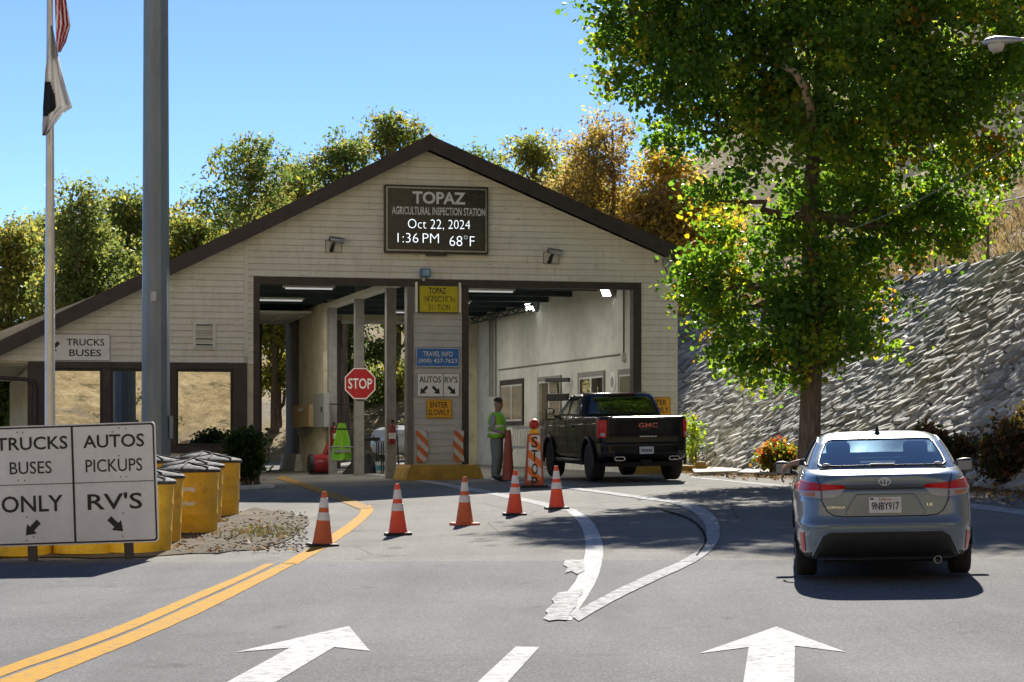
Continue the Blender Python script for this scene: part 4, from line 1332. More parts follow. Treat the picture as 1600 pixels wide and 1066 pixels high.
for i, (px, py, lab) in enumerate(barrels[:9]):
    o = bp if i == 0 else copy_tree(bp)
    g = G(px, py); o.location = g; o.rotation_euler = (R(rb.uniform(-1, 1)), R(rb.uniform(-1.5, 1.5)), rb.uniform(0, 6.28) if i not in (4, 6) else 0)
    tag(o, lab, 'barrel', 'yellow sand barrels')
    if i == 4: tape(o, -22, 22, .60, .68, 1); tape(o, -20, 22, .40, .475, 2)
    if i == 6: tape(o, -5, 30, .62, .69, 3); tape(o, -8, 26, .42, .48, 4)

# ---- traffic cones
m_corange = M('bright orange cone', (.86, .085, .02), .45, var=.08, dirt=((.4, .08, .03), .2))
m_cfade = M('faded orange cone', (.62, .13, .035), .6, var=.12, dirt=((.30, .10, .05), .4))
m_collar = M('white reflective collar', (.68, .67, .66), .4, var=.08, dirt=((.35, .32, .3), .3))
m_cbase = M('black rubber base', (.02, .02, .02), .7, var=.2)
def cone(body, base_mat):
    o = thing('traffic_cone', '', 'cone')
    n = 24
    def rad(z): return .132 - (z - .03) * (.132 - .030) / .68
    mb = MB().lathe([(rad(.03) + .012, .028), (rad(.045), .05), (rad(.36), .36), (rad(.70), .70), (rad(.70) - .004, .712), (.0, .712)], n)
    mb.build('cone_body', body, o, smooth=40)
    for z0, z1 in ((.335, .44), (.50, .63)):
        MB().lathe([(rad(z0) + .0005, z0), (rad(z0) + .004, z0 + .002), (rad(z1) + .004, z1 - .002), (rad(z1) + .0005, z1)], n).build('collar', m_collar, o, smooth=40)
    P = rrect(.37, .37, .05)
    MB().prism(P, .0, .035, 'z').build('base', base_mat, o, bevel=.006)
    return o
c1 = cone(m_corange, m_cbase); c2 = cone(m_cfade, m_cbase); c3 = cone(m_cfade, m_cfade)
cdat = [(504, 855, c2, 'dull orange cone on the yellow line, leftmost of the row', 20, 2), (622, 837.5, c1, 'bright orange cone, second from the left in the row', 8, -1), (726, 822, c3, 'faded cone with an orange base, middle of the row', 24, 0), (804, 806.5, None, 'bright orange cone, fourth of the row, in front of the STOP barricade', 5, 1), (870, 797, None, 'bright orange cone at the right end of the row, before the pickup', 12, -1)]
for px, py, o, lab, rz, lean in cdat:
    if o is None: o = copy_tree(c1)
    o.location = G(px, py - 1.5); o.rotation_euler = (0, R(lean), R(rz))
    tag(o, lab, 'cone', 'traffic cones in a slanting row')

# ---- STOP barricade with its red lamp
g = G(835, 762)
bar_ = thing('stop_barricade', 'tall tapered orange barricade with STOP down its striped face and a red lamp on top', 'barricade', tuple(g), R(3))
sB = g.y / FPX
def bz(py): return (762 - py) * sB
hB = bz(678)
MB().hexa([(-.21, -.16, .04), (.19, -.16, .04), (.19, .16, .04), (-.21, .16, .04), (-.135, -.1, hB), (.125, -.1, hB), (.125, .1, hB), (-.135, .1, hB)]).build('body', M('dull red plastic', (.42, .085, .045), .55, var=.15), bar_, bevel=.02)
MB().prism(rrect(.56, .5, .06), .0, .05, 'z').build('base', m_cbase, bar_, bevel=.01)
tl_ = math.atan2(.06, hB)
m_bst = NT('orange and white sheeting'); _co = m_bst.coord(); _w = m_bst.n('ShaderNodeSeparateXYZ'); m_bst.l(_co, _w.inputs[0])
_s = m_bst.n('ShaderNodeMath', operation='MULTIPLY_ADD'); m_bst.l(_w.outputs[0], _s.inputs[0]); _s.inputs[1].default_value = .9; m_bst.l(_w.outputs[2], _s.inputs[2])
_f = m_bst.n('ShaderNodeMath', operation='MULTIPLY'); m_bst.l(_s.outputs[0], _f.inputs[0]); _f.inputs[1].default_value = 3.0
_g = m_bst.n('ShaderNodeMath', operation='FRACT'); m_bst.l(_f.outputs[0], _g.inputs[0])
_h = m_bst.n('ShaderNodeMath', operation='GREATER_THAN'); m_bst.l(_g.outputs[0], _h.inputs[0]); _h.inputs[1].default_value = .5
m_bst = m_bst.bsdf(m_bst.mix(_h.outputs[0], (.74, .72, .69), (.85, .20, .02)), .5)
def slope_y(z): return -.165 + .06 * (z - .04) / hB
z0_, z1_ = .15, hB - .03
MB().hexa([(-.155, slope_y(z0_) - .008, z0_), (.14, slope_y(z0_) - .008, z0_), (.14, slope_y(z0_), z0_), (-.155, slope_y(z0_), z0_), (-.115, slope_y(z1_) - .008, z1_), (.105, slope_y(z1_) - .008, z1_), (.105, slope_y(z1_), z1_), (-.115, slope_y(z1_), z1_)]).build('striped_face', m_bst, bar_)
for ch, k in zip('STOP', range(4)):
    zc_ = hB - .17 - k * .275
    q = lettering(bar_, ch, -.005, 0, .13, .235, m_sgblack, 0, .02); q.location = (0, slope_y(zc_) - .013, zc_); q.rotation_euler = (-tl_, 0, 0)
MB().bb(-.10, .09, -.06, .06, hB - .002, hB + .085).build('lamp_mount', m_sgyel, bar_, bevel=.01)
MB().lathe([(.0, -.10), (.10, -.09), (.11, -.05), (.11, .05), (.10, .09), (0, .10)], 20, (-.005, 0, hB + .195), 'y').build('lamp_ring', M('amber lamp housing', (.55, .16, .03), .4), bar_, smooth=40)
MB().lathe([(.0, -.125), (.05, -.12), (.085, -.10), (.085, -.09)], 20, (-.005, 0, hB + .195), 'y').build('lamp_lens', M('red lens', (.40, .012, .012), .2), bar_, smooth=40)

# ---- tall delineator cone held by the officer
g = G(794, 752)
del_ = thing('tall_cone', 'tall narrow brick-red cone beside the officer', 'cone', tuple(g))
hD = (752 - 672) / FPX * g.y
m_brick = M('brick red rubber', (.36, .085, .055), .65, var=.15)
MB().lathe([(.145, .0), (.14, .04), (.075, hD - .15), (.06, hD - .02), (.05, hD), (0, hD)], 18).build('cone_body', m_brick, del_, smooth=40)
MB().prism(rrect(.38, .38, .05), -.0, .03, 'z').build('base', m_cbase, del_)

# ---- yellow concrete island below the pier, kerb at the right pier
m_ycon = M('scuffed yellow concrete', (.46, .27, .035), .8, var=.22, scale=3, bump=.2, dirt=((.10, .09, .07), .6))
p = bw((Fu(627) + Fu(747)) / 2, 0, 0); hw = (Fu(747) - Fu(627)) / 2
isl = thing('concrete_island', 'yellow painted concrete island at the foot of the middle pier', 'island', (p.x, p.y, gb(-1, -.4)), TH)
mb = MB(); rings = []
for k, z_ in ((1.0, -.1), (1.0, .05), (.92, .30), (.86, .38), (.84, .385)):
    rings.append([(hw * k * sx, (-.62 * k if sy < 0 else 1.0), z_) for sx, sy in ((-1, -1), (1, -1), (1, 1), (-1, 1))])
mb.loft(rings); mb.build('block', m_ycon, isl, bevel=.03)
p = bw(Fu(1020), 0, 0)
kb = thing('yellow_kerb', 'yellow painted kerb block at the right-hand pier beyond the pickup', 'kerb', (p.x, p.y, gb(4.5, -.4)), TH)
MB().hexa([(-.75, -.55, -.1), (1.05, -.55, -.1), (1.05, .0, -.1), (-.75, .0, -.1), (-.72, -.45, .22), (1.0, -.45, .22), (1.0, .0, .22), (-.72, .0, .22)]).build('block', m_ycon, kb, bevel=.03)
MB().hexa([(.85, -.9, -.1), (1.15, -.9, -.1), (1.15, -.56, -.1), (.85, -.56, -.1), (.9, -.85, .32), (1.1, -.85, .32), (1.1, -.6, .32), (.9, -.6, .32)]).build('end_block', m_ycon, kb, bevel=.04)
# kerb before the shrub at the wing's corner
a, b = G(345, 768), G(430, 762)
kc = thing('white_kerb', 'short white kerb in front of the shrub at the corner of the wing', 'kerb', tuple(a), math.atan2(b.y - a.y, b.x - a.x))
L = (b - a).length
MB().bb(0, L, 0, .2, -.1, .11).build('block', M('white kerb paint', (.55, .55, .53), .7, var=.2, dirt=((.2, .18, .15), .5)), kc, bevel=.025)

# ---- yellow bollard behind the station
g = G(450, 697)
o = thing('bollard', 'yellow bollard beyond the left bay exit', 'bollard', tuple(g))
hB2 = 58 / FPX * g.y; r_ = 5.2 / FPX * g.y
MB().lathe([(r_, -.05), (r_, hB2 * .88), (r_ * .92, hB2 * .94), (r_ * .6, hB2 * .985), (.0, hB2)], 16).build('post', m_sgyel, o, smooth=45)
for zf in (.62, .78): MB().lathe([(r_ * 1.01, hB2 * zf), (r_ * 1.03, hB2 * zf + .005), (r_ * 1.03, hB2 * zf + .03), (r_ * 1.01, hB2 * zf + .035)], 16).build('band', M('dark band', (.2, .1, .01), .6), o)

# ---- equipment in the bays
def bt(name, label, cat, u, w, z=None, group=None, rz=0):
    p = bw(u, w, 0); return thing(name, label, cat, (p.x, p.y, gz(p.x, p.y) if z is None else z), TH + rz, group)
def lane(px, py):        # ground pixel -> building u,w
    g = G(px, py); dx, dy = g.x - BX, g.y - BY
    return dx * CT + dy * ST, -dx * ST + dy * CT
m_red = M('red enamel', (.24, .014, .018), .35, var=.15)
m_tan = M('tan enclosure', (.42, .30, .16), .6, var=.08)
m_elec = M('grey enclosure', (.30, .31, .30), .55, var=.08)
uF = uP - .22
w_, z_ = Sz(483, 650, uF); s_ = (BY + uF * ST + w_ * CT) / FPX
o = bt('electrical_box', 'tan electrical box on the dividing wall in the left bay', 'electrical box', uF, w_, z_)
wa, wb = side_w(497, uF), side_w(470, uF); hh = 33 * s_
MB().bb(-.26, -.003, wa - w_, wb - w_, -hh / 2 - .02, hh / 2).build('cabinet', m_tan, o, bevel=.01)
MB().bb(-.268, -.261, (wa - w_) * .3, (wb - w_) * .3, hh * .22, hh * .38).build('label_plate', m_whitepaint, o)
w_, z_ = Sz(506, 642, uF); s_ = (BY + uF * ST + w_ * CT) / FPX
o = bt('breaker_panel', 'tall grey breaker panel beside the tan box on the dividing wall', 'electrical box', uF, w_, z_)
wa, wb = side_w(515, uF), side_w(498, uF)
MB().bb(-.16, -.003, wa - w_, wb - w_ - .02, -26 * s_, 27 * s_).build('cabinet', m_elec, o, bevel=.01)
MB().bb(-.18, -.161, (wa - w_) * .7, (wa - w_) * .55, -.03, .1).build('latch', m_black, o)
w_, z_ = Sz(476, 673, uF); s_ = (BY + uF * ST + w_ * CT) / FPX
o = bt('disconnect_box', 'small grey box with bent conduit under the tan box', 'electrical box', uF, w_, z_)
MB().bb(-.15, -.003, -.5, .5, -.13, .14).build('cabinet', m_elec, o, bevel=.01)
MB().tube([(-.08, -.5, -.05), (-.1, -1.1, -.1), (-.1, -1.7, .05), (-.08, -2.0, .35)], .03, 6).build('conduit', m_elec, o, smooth=60)
MB().tube([(-.08, .2, -.13), (-.06, .2, -.9)], .025, 6).build('conduit', m_elec, o, smooth=60)

u_ = -1.25; w_ = side_w(498, u_)
o = bt('red_vacuum', 'round red drum with a black end standing by the dividing wall', 'drum', u_, w_)
MB().lathe([(.0, -.34), (.30, -.34), (.34, -.30), (.34, .26), (.30, .32), (0, .32)], 20, (0, 0, .36), 'x').build('drum', m_red, o, smooth=40)
MB().lathe([(.0, -.36), (.31, -.36), (.345, -.32), (.345, -.20), (.33, -.19)], 20, (0, 0, .36), 'x').build('end_cap', m_black, o, smooth=40)
MB().tube([(.2, 0, .6), (.32, 0, .9), (.42, 0, 1.15), (.42, 0, 1.4)], [.12, .12, .09, .08], 10).build('neck', m_red, o, smooth=50)
MB().bb(-.3, .3, -.2, .2, -.02, .06).build('cradle', m_black, o)
o.scale = (.8, .8, .8)

m_lime = NT('lime high-visibility cloth'); m_lime = m_lime.bsdf((.22, .56, .03), .7, bump=m_lime.noise(m_lime.coord(), 14, 4), bstr=.4, bdist=.03)
u_ = -.66; w_ = side_w(533, u_); z0 = gb(u_, w_)
s_ = (BY + u_ * ST + w_ * CT) / FPX
o = bt('hanging_vest', 'lime green high-visibility vest hanging on the rack in the left bay', 'vest', u_, w_, CAMZ - (719 - 690) * s_)
mb = MB(); rings = []; Hh = 58 * s_
for k in range(13):
    f = k / 12; z_ = Hh * f; hwid = (14 - 10 * f ** 2.2) * s_ ; dep = .10 - .05 * f
    rings.append([((hwid * math.cos(a) * (1 + .10 * math.sin(a * 9 + f * 2))), dep * math.sin(a) * (1 + .2 * math.sin(a * 7)) - .1, z_ + .03 * math.sin(a * 4) * (1 - f)) for a in [2 * math.pi * i / 36 for i in range(36)]])
mb.loft(rings); mb.build('cloth', m_lime, o, smooth=60)
MB().bb(-12.5 * s_, 12.5 * s_, -.235, -.225, Hh * .20, Hh * .28).build('reflective_band', m_elec, o)
o2 = bt('equipment_rack', 'grey pipe rack under the hanging vest', 'rack', u_, w_)
for sx in (-1, 1): MB().tube([(sx * .36, -.18, 0), (sx * .36, -.18, 1.95)], .022, 8).build('post', m_post, o2, smooth=60)
for z_ in (.38, .75, 1.25, 1.93): MB().tube([(-.36, -.18, z_), (.36, -.18, z_)], .018, 8).build('rail', m_post if z_ < 1 else m_black, o2, smooth=60)
mb = MB(); rr = random.Random(8)
rings = [[((.55 - .4 * f) * math.cos(a) * (1 + .15 * math.sin(3 * a + 5 * f)) + .55, (.35 - .2 * f) * math.sin(a) - .35, .62 * f ** .8) for a in [2 * math.pi * i / 18 for i in range(18)]] for f in (0, .2, .45, .7, .88, 1)]
mb.loft(rings); o3 = bt('black_bag', 'heap of black bags on the floor by the rack', 'bag', u_, w_); mb.build('cloth', M('black bag cloth', (.012, .013, .014), .6), o3, smooth=60)

def extinguisher(u, w, z, lab):
    o = bt('fire_extinguisher', lab, 'fire extinguisher', u, w, z, 'fire extinguishers on the posts')
    MB().lathe([(.0, 0), (.07, .0), (.082, .02), (.082, .40), (.06, .47), (.03, .5), (.03, .53), (0, .53)], 16).build('cylinder', m_red, o, smooth=40)
    MB().lathe([(.0825, .13), (.0845, .135), (.0845, .27), (.0825, .275)], 16).build('label_band', m_whitepaint, o)
    MB().bb(-.03, .05, -.02, .02, .53, .6).build('handle', m_black, o)
    MB().tube([(.03, -.03, .55), (.11, -.05, .45), (.10, -.06, .2)], .014, 6).build('hose', m_black, o, smooth=80)
    MB().bb(-.05, .05, .083, .11, .1, .4).build('bracket', m_black, o)
pw_ = 1.9 - .24
extinguisher(uP, pw_, CAMZ - (694 - 690) / FPX * (BY + pw_), 'red fire extinguisher on the nearest grey post')
pw_ = 10.6 - .24
extinguisher(uP, pw_, CAMZ - (693 - 690) / FPX * (BY + pw_), 'red fire extinguisher on the far grey post by the green vest')

ua, wa = lane(563, 738); ub, wb = lane(634, 743)
o = bt('work_table', 'grey folding work table between the posts', 'table', (ua + ub) / 2, (wa + wb) / 2 + .3)
TW = (ub - ua); th_ = .86
MB().bb(-TW / 2, TW / 2, -.4, .4, th_, th_ + .04).build('table_top', m_elec, o)
for sx in (-1, 1):
    for sy in (-1, 1): MB().tube([(sx * (TW / 2 - .08), sy * .34, 0), (sx * (TW / 2 - .08), sy * .34, th_)], .018, 6).build('leg', m_black, o)
o = bt('tool_box', 'dark tool case on the work table', 'tool box', (ua + ub) / 2 - .28, (wa + wb) / 2 + .25, gb((ua + ub) / 2, (wa + wb) / 2) + th_ + .04)
MB().bb(-.25, .25, -.15, .15, 0, .1).build('case', m_black, o, bevel=.02); MB().tube([(-.1, 0, .1), (-.08, 0, .16), (.08, 0, .16), (.1, 0, .1)], .012, 6).build('handle', m_black, o)
def bucket(px, py, c1_, c2_, name, lab, h):
    u_, w_ = lane(px, py); o = bt('bucket', lab, 'bucket', u_, w_, None, 'buckets by the work table')
    MB().lathe([(.0, .0), (.125, .0), (.13, .01), (.15, h - .02), (.157, h - .015), (.157, h), (.145, h), (.12, .03), (0, .03)], 20).build('pail', c1_, o, smooth=40)
    if c2_: MB().lathe([(.1365, .09), (.1385, .092), (.147, h - .10), (.1455, h - .098)], 20).build('label_band', c2_, o)
    MB().tube([(-.157, 0, h - .03), (-.13, -.05, h - .16), (0, -.165, h - .2), (.13, -.05, h - .16), (.157, 0, h - .03)], .005, 5).build('handle', m_galv, o)
bucket(575, 739, M('yellow pail', (.62, .36, .03), .5), M('dark label', (.12, .10, .05), .6), 'yellow', 'yellow bucket with a dark label under the work table', .40)
bucket(595, 740, M('white pail', (.62, .64, .64), .5), M('blue label', (.06, .30, .45), .5), 'blue', 'white bucket with a blue label under the work table', .32)
u_, w_ = lane(617, 743)
o = bt('step_ladder', 'black folded step ladder standing by the pier', 'ladder', u_, w_)
for sx in (-1, 1): MB().bar((sx * .12, 0, 0), (sx * .09, .18, 1.05), .035, .05).build('rail', m_black, o)
for k in range(4): MB().bar((-.11, .02 + .04 * k, .2 + .24 * k), (.11, .02 + .04 * k, .2 + .24 * k), .07, .02).build('step', m_black, o)

# right bay
def flood(px, py, lab):
    w_, z_ = Sz(px, py, uRW); o = bt('flood_light', lab, 'lamp', uRW, w_, z_, 'lit flood lights on the bay wall')
    MB().tube([(0, 0, -.12), (-.08, 0, -.12), (-.1, 0, 0)], .03, 8).build('arm', m_galv, o, smooth=50)
    b = MB().box((0, 0, 0), (.2, .34, .26)).build('housing', m_galv, o, bevel=.02, loc=(-.16, -.05, .03), rot=(0, R(-28), R(25)))
    MB().bb(-.112, -.104, -.14, .14, -.11, .11).build('lens', m_flood, b)
    l = bpy.data.lights.new('flood_lamp', 'SPOT'); l.energy = 110; l.spot_size = R(120); l.spot_blend = .6; l.shadow_soft_size = .12; l.color = (1, .96, .88)
    lo = bpy.data.objects.new('flood_lamp', l); COL.objects.link(lo); lo.parent = b; lo.location = (-.15, 0, 0); lo.rotation_euler = (0, R(90), 0)
m_flood = emit('lit lamp glass', (1, .97, .9), 9)
flood(839, 480, 'lit flood light deeper inside the right bay'); flood(959, 456, 'lit flood light near the front of the right bay')
w_, z_ = Sz(958, 597, uRW)
o = bt('round_plaque', 'small round white plaque on the bay wall above the pickup', 'plaque', uRW, w_, z_)
MB().lathe([(.0, -.03), (.23, -.028), (.25, -.02), (.25, -.001)], 24, (0, 0, 0), 'x').build('disc', m_sgwhite, o)
MB().lathe([(.0, -.034), (.12, -.033), (.15, -.0305)], 20, (0, 0, 0), 'x').build('emblem', m_elec, o)
w_, z_ = Sz(885, 607, uRW)
o = bt('wall_monitor', 'black monitor on a bracket on the bay wall above the pickup cab', 'monitor', uRW, w_, z_)
MB().tube([(0, 0, -.3), (-.25, -.1, -.2), (-.3, -.2, .15)], .025, 6).build('arm', m_black, o, smooth=60)
MB().box((-.32, -.25, .22), (.08, .9, .10), (0, R(10), R(30))).build('upper_bar', m_black, o)
MB().box((-.34, -.35, -.25), (.10, .8, .2), (0, 0, R(30))).build('screen', m_black, o, bevel=.02)
wa_ = side_w(800, uRW - .35); wb_ = side_w(845, uRW - .35)
o = bt('aluminium_ladder', 'aluminium ladder standing on its side against the bay wall behind the officer', 'ladder', uRW - .3, (wa_ + wb_) / 2)
LL = abs(wa_ - wb_)
for z_ in (.55, 1.12): MB().bb(-.04 + (1.12 - z_) * -.12, .0 + (1.12 - z_) * -.12, -LL / 2, LL / 2, z_, z_ + .08).build('rail', m_alu, o)
for k in range(12):
    y_ = -LL / 2 + (k + .5) * LL / 12
    MB().tube([(-.09, y_, .6), (-.02, y_, 1.15)], .018, 8).build('rung', m_alu, o, smooth=50)
for y_ in (-LL / 2 + .2, LL / 2 - .2): MB().bar((-.3, y_, 0), (-.05, y_, .6), .05).build('stand', m_alu, o)
# sidewalk slabs at the wall foot
m_slab = M('pale broken concrete', (.44, .40, .33), .9, var=.2, scale=2, bump=.3)
for i, (pp, lab) in enumerate((([(1085, 744), (1150, 742), (1178, 733), (1110, 729), (1078, 733)], 'pale concrete slab at the foot of the stone wall by the pickup'), ([(1152, 744), (1215, 746), (1235, 738), (1190, 732), (1180, 733)], 'tilted concrete slab between the first slab and the tree'))):
    P = [G(*q) for q in pp]; c = sum(P, Vector()) / len(P)
    o = thing('concrete_slab', lab, 'slab', tuple(c), 0, 'broken slabs at the wall foot')
    MB().prism([(p.x - c.x, p.y - c.y) for p in P], -.1, .10, 'z').build('slab', m_slab, o, bevel=.02, rot=(R(.6), R(-1.2), 0))

# ---- street lamp at the right edge (its pole stands outside the frame)
SLY = 34.0
hd = at(1565, 70, SLY); pb = Vector((hd.x + 2.2, hd.y + .6, 0)); pb.z = gz(pb.x, pb.y)
o = thing('street_lamp', 'grey cobra-head street lamp reaching in from the right edge', 'street lamp', tuple(pb))
L_ = hd - pb
MB().lathe([(.09, -.3), (.09, .3), (.055, L_.z - .1), (.05, L_.z + .1)], 12).build('pole', m_galv, o, smooth=50)
MB().tube([(0, 0, L_.z - .05), (-.5, -.1, L_.z + .12), (-1.3, -.35, L_.z + .16), (L_.x + .25, L_.y, L_.z + .07)], .03, 8).build('arm', m_galv, o, smooth=60)
mb = MB(); rings = []
for x_, r1, r2, dz in ((.30, .03, .03, .07), (.2, .06, .055, .06), (.05, .12, .075, .05), (-.12, .145, .085, .04), (-.24, .10, .06, .03), (-.28, .02, .02, .02)):
    rings.append([(L_.x + x_, L_.y + r1 * math.cos(a), L_.z + dz + r2 * max(-.35, math.sin(a))) for a in [2 * math.pi * i / 16 for i in range(16)]])
mb.loft(rings); mb.build('lamp_head', m_galv, o, smooth=50)
MB().lathe([(.125, .02), (.12, -.03), (.095, -.09), (.04, -.115), (0, -.12)], 16, (L_.x - .08, L_.y, L_.z)).build('lens', M('milky lens', (.55, .54, .5), .25), o, smooth=50)
# service cable from the gable corner to the lamp pole
A = bw(Fu(1060, -.3), -.3, Fz(1060, 386, -.3)); B = pb + Vector((0, 0, L_.z))
pts = []
for k in range(25):
    f = k / 24; q = A.lerp(B, f); q.z -= 1.1 * 4 * f * (1 - f); pts.append(q - A)
o = thing('service_cable', 'thin overhead cable running from the gable corner to the street lamp', 'cable', tuple(A))
MB().tube(pts, .009, 5).build('wire', M('grey cable', (.25, .25, .25), .5), o, smooth=80)
# ================================================================== VEHICLES
def lerp_tab(tab, z, i):
    if z <= tab[0][0]: return tab[0][i]
    for a, b in zip(tab[:-1], tab[1:]):
        if z <= b[0]:
            f = (z - a[0]) / (b[0] - a[0]); return a[i] + (b[i] - a[i]) * f
    return tab[-1][i]
def outline(yr, yf, w, n, yc, N):
    t_ = np.linspace(-np.pi / 2, 3 * np.pi / 2, 4001)
    c, s_ = np.cos(t_), np.sin(t_)
    x = w * np.sign(c) * np.abs(c) ** (2 / n)
    y = np.where(s_ < 0, yc - (yc - yr) * np.abs(s_) ** (2 / n), yc + (yf - yc) * np.abs(s_) ** (2 / n))
    d = np.concatenate([[0], np.cumsum(np.hypot(np.diff(x), np.diff(y)))])
    u = np.linspace(0, d[-1], N, endpoint=False)
    return np.interp(u, d, x), np.interp(u, d, y)
def stack(tab, dz, yc, N):
    """shell from plan outlines at rising heights; table rows (z, y_rear, y_front, half_width, squareness)"""
    zs = []
    for a, b in zip(tab[:-1], tab[1:]):
        k = max(1, int(math.ceil((b[0] - a[0]) / dz - 1e-6)), int(math.ceil(max(abs(b[1] - a[1]), abs(b[2] - a[2]) * .4, abs(b[3] - a[3]) * 2) / .09)))
        zs += [a[0] + (b[0] - a[0]) * i / k for i in range(k)]
    zs.append(tab[-1][0])
    V = []
    for z in zs:
        x, y = outline(*[lerp_tab(tab, z, i) for i in (1, 2, 3, 4)], yc, N)
        V.append(np.stack([x, y, np.full(N, z)], 1))
    V = np.concatenate(V); n = len(zs)
    F = [(k * N + i, k * N + (i + 1) % N, (k + 1) * N + (i + 1) % N, (k + 1) * N + i) for k in range(n - 1) for i in range(N)]
    cap = ([i for i in range(N)][::-1], [(n - 1) * N + i for i in range(N)])
    return V, F, cap
def shell(name, V, F, cap, mat, parent, drop=None, sharp=35, caps=True):
    F2 = list(F)
    if drop is not None:
        cen = np.array([V[list(f)].mean(0) for f in F2]); F2 = [f for f, c in zip(F2, cen) if not drop(c)]
    if caps: F2 = F2 + [tuple(cap[0]), tuple(cap[1])]
    return MB().add([tuple(v) for v in V], F2).build(name, mat, parent, smooth=sharp)
def bvh_of(V, F, cap): return BVHTree.FromPolygons([tuple(v) for v in V], [tuple(f) for f in F] + [tuple(c) for c in cap])
DIRS = {'r': Vector((0, 1, 0)), 'f': Vector((0, -1, 0)), 'L': Vector((1, 0, 0)), 'R': Vector((-1, 0, 0))}
def cast(bvh, d, a, b):
    D = DIRS[d]
    o = Vector((a, -3, b)) if d == 'r' else Vector((a, 9, b)) if d == 'f' else Vector((-3, a, b)) if d == 'L' else Vector((3, a, b))
    h = bvh.ray_cast(o, D, 14)
    if h[0] is None: return None, None
    nn = h[1] if h[1].dot(D) < 0 else -h[1]
    return h[0], nn
def patch(name, bvh, d, poly, mat, parent, off=.004, step=.04, skirt=.02, sub=None, smooth=60):
    """sheet laid over the body: outline in (x,z) or (y,z), thrown on the surface along d"""
    bm = bmesh.new(); bm.faces.new([bm.verts.new((a, b, 0)) for a, b in poly])
    for ax in (0, 1):
        lo, hi = min(p[ax] for p in poly), max(p[ax] for p in poly); q = lo + step
        while q < hi - step * .3:
            no = (1, 0, 0) if ax == 0 else (0, 1, 0); co = (q, 0, 0) if ax == 0 else (0, q, 0)
            bmesh.ops.bisect_plane(bm, geom=bm.verts[:] + bm.edges[:] + bm.faces[:], plane_co=co, plane_no=no); q += step
    bmesh.ops.triangulate(bm, faces=[f for f in bm.faces if len(f.verts) > 4])
    bm.verts.index_update(); base = {}; last = None
    for v in bm.verts:
        h, nn = cast(bvh, d, v.co.x, v.co.y); base[v.index] = (h, nn)
    good = [x for x in base.values() if x[0] is not None]
    for v in bm.verts:
        h, nn = base[v.index]
        if h is None:
            # outside the silhouette: keep the depth of the nearest hit
            b_ = min(good, key=lambda g_: ((g_[0].x if d in 'rf' else g_[0].y) - v.co.x) ** 2 + (g_[0].z - v.co.y) ** 2)
            h, nn = b_[0].copy(), b_[1]
        v.co = h + nn * off
    bm.normal_update()
    av = sum((f.normal * f.calc_area() for f in bm.faces), Vector())
    if av.dot(DIRS[d]) > 0: bmesh.ops.reverse_faces(bm, faces=bm.faces[:])
    if skirt:
        be = [e for e in bm.edges if e.is_boundary]
        r_ = bmesh.ops.extrude_edge_only(bm, edges=be)
        for v in [g_ for g_ in r_['geom'] if isinstance(g_, bmesh.types.BMVert)]: v.co += DIRS[d] * skirt
    me = bpy.data.meshes.new(name); bm.to_mesh(me); bm.free(); me.materials.append(mat)
    for p in me.polygons: p.use_smooth = True
    me.set_sharp_from_angle(angle=R(smooth))
    o = bpy.data.objects.new(name, me); COL.objects.link(o); o.parent = parent; return o
def line_on(name, bvh, d, pts, rad, mat, parent, off=.001, closed=False, step=.03):
    P = [Vector(p) for p in pts]; 
    if closed: P.append(P[0])
    out = []
    for a, b in zip(P[:-1], P[1:]):
        k = max(1, int((b - a).length / step))
        for i in range(k): out.append(a.lerp(b, i / k))
    out.append(P[-1]); Q = []
    for p in out:
        h, nn = cast(bvh, d, p.x, p.y)
        if h is not None: Q.append(h + nn * off)
    return MB().tube(Q, rad, 6).build(name, mat, parent, smooth=80)
def mirx(poly): return [(-a, b) for a, b in poly][::-1]
def inside(poly, x, y):
    r = False; n = len(poly)
    for i in range(n):
        x1, y1 = poly[i]; x2, y2 = poly[(i + 1) % n]
        if (y1 > y) != (y2 > y) and x < (x2 - x1) * (y - y1) / (y2 - y1) + x1: r = not r
    return r
m_tyre = M('tyre rubber', (.014, .014, .015), .8, var=.25, dirt=((.05, .045, .04), .4))
m_rim = M('alloy rim', (.38, .39, .40), .35, metal=.9, var=.06)
m_rimblack = M('black rim', (.015, .015, .016), .3, metal=.5)
m_under = M('dark underbody', (.01, .01, .01), .9)
m_trimblack = M('black trim', (.014, .0145, .015), .45, var=.15)
m_redlens = M('red tail lens', (.55, .008, .010), .3, var=.1, coat=.25, scale=20, spec=.25)
m_clearlens = M('clear tail lens', (.42, .41, .41), .3, var=.15, coat=.3, scale=30, spec=.3)
m_amber = M('amber lens', (.50, .17, .04), .25, coat=.3)
m_chrome = M('chrome', (.75, .76, .78), .12, metal=1, var=.03)
m_gasket = M('black gasket', (.008, .008, .009), .4)
m_seat = M('dark seat cloth', (.06, .062, .065), .85)
def wheel(parent, x, y, r, w, rim, side):
    o = MB().lathe([(r * .62, -w / 2), (r * .9, -w / 2), (r * .975, -w * .42), (r, -w * .28), (r, w * .28), (r * .975, w * .42), (r * .9, w / 2), (r * .62, w / 2)], 36, (0, 0, 0), 'x').build('wheel', m_tyre, parent, loc=(x, y, r), smooth=40)
    s_ = side * w * .44
    MB().lathe([(0, s_ * .75), (r * .16, s_ * .8), (r * .2, s_ * .6), (r * .55, s_ * .55), (r * .60, s_ * .98), (r * .64, s_), (r * .64, s_ * .3), (0, s_ * .3)], 30, (0, 0, 0), 'x').build('rim', rim, o, smooth=40)
    for k in range(6):
        a = math.pi * k / 3
        MB().bar((s_ * .82, 0, 0), (s_ * .95, r * .6 * math.cos(a), r * .6 * math.sin(a)), .05, .03).build('spoke', rim, o)
    return o
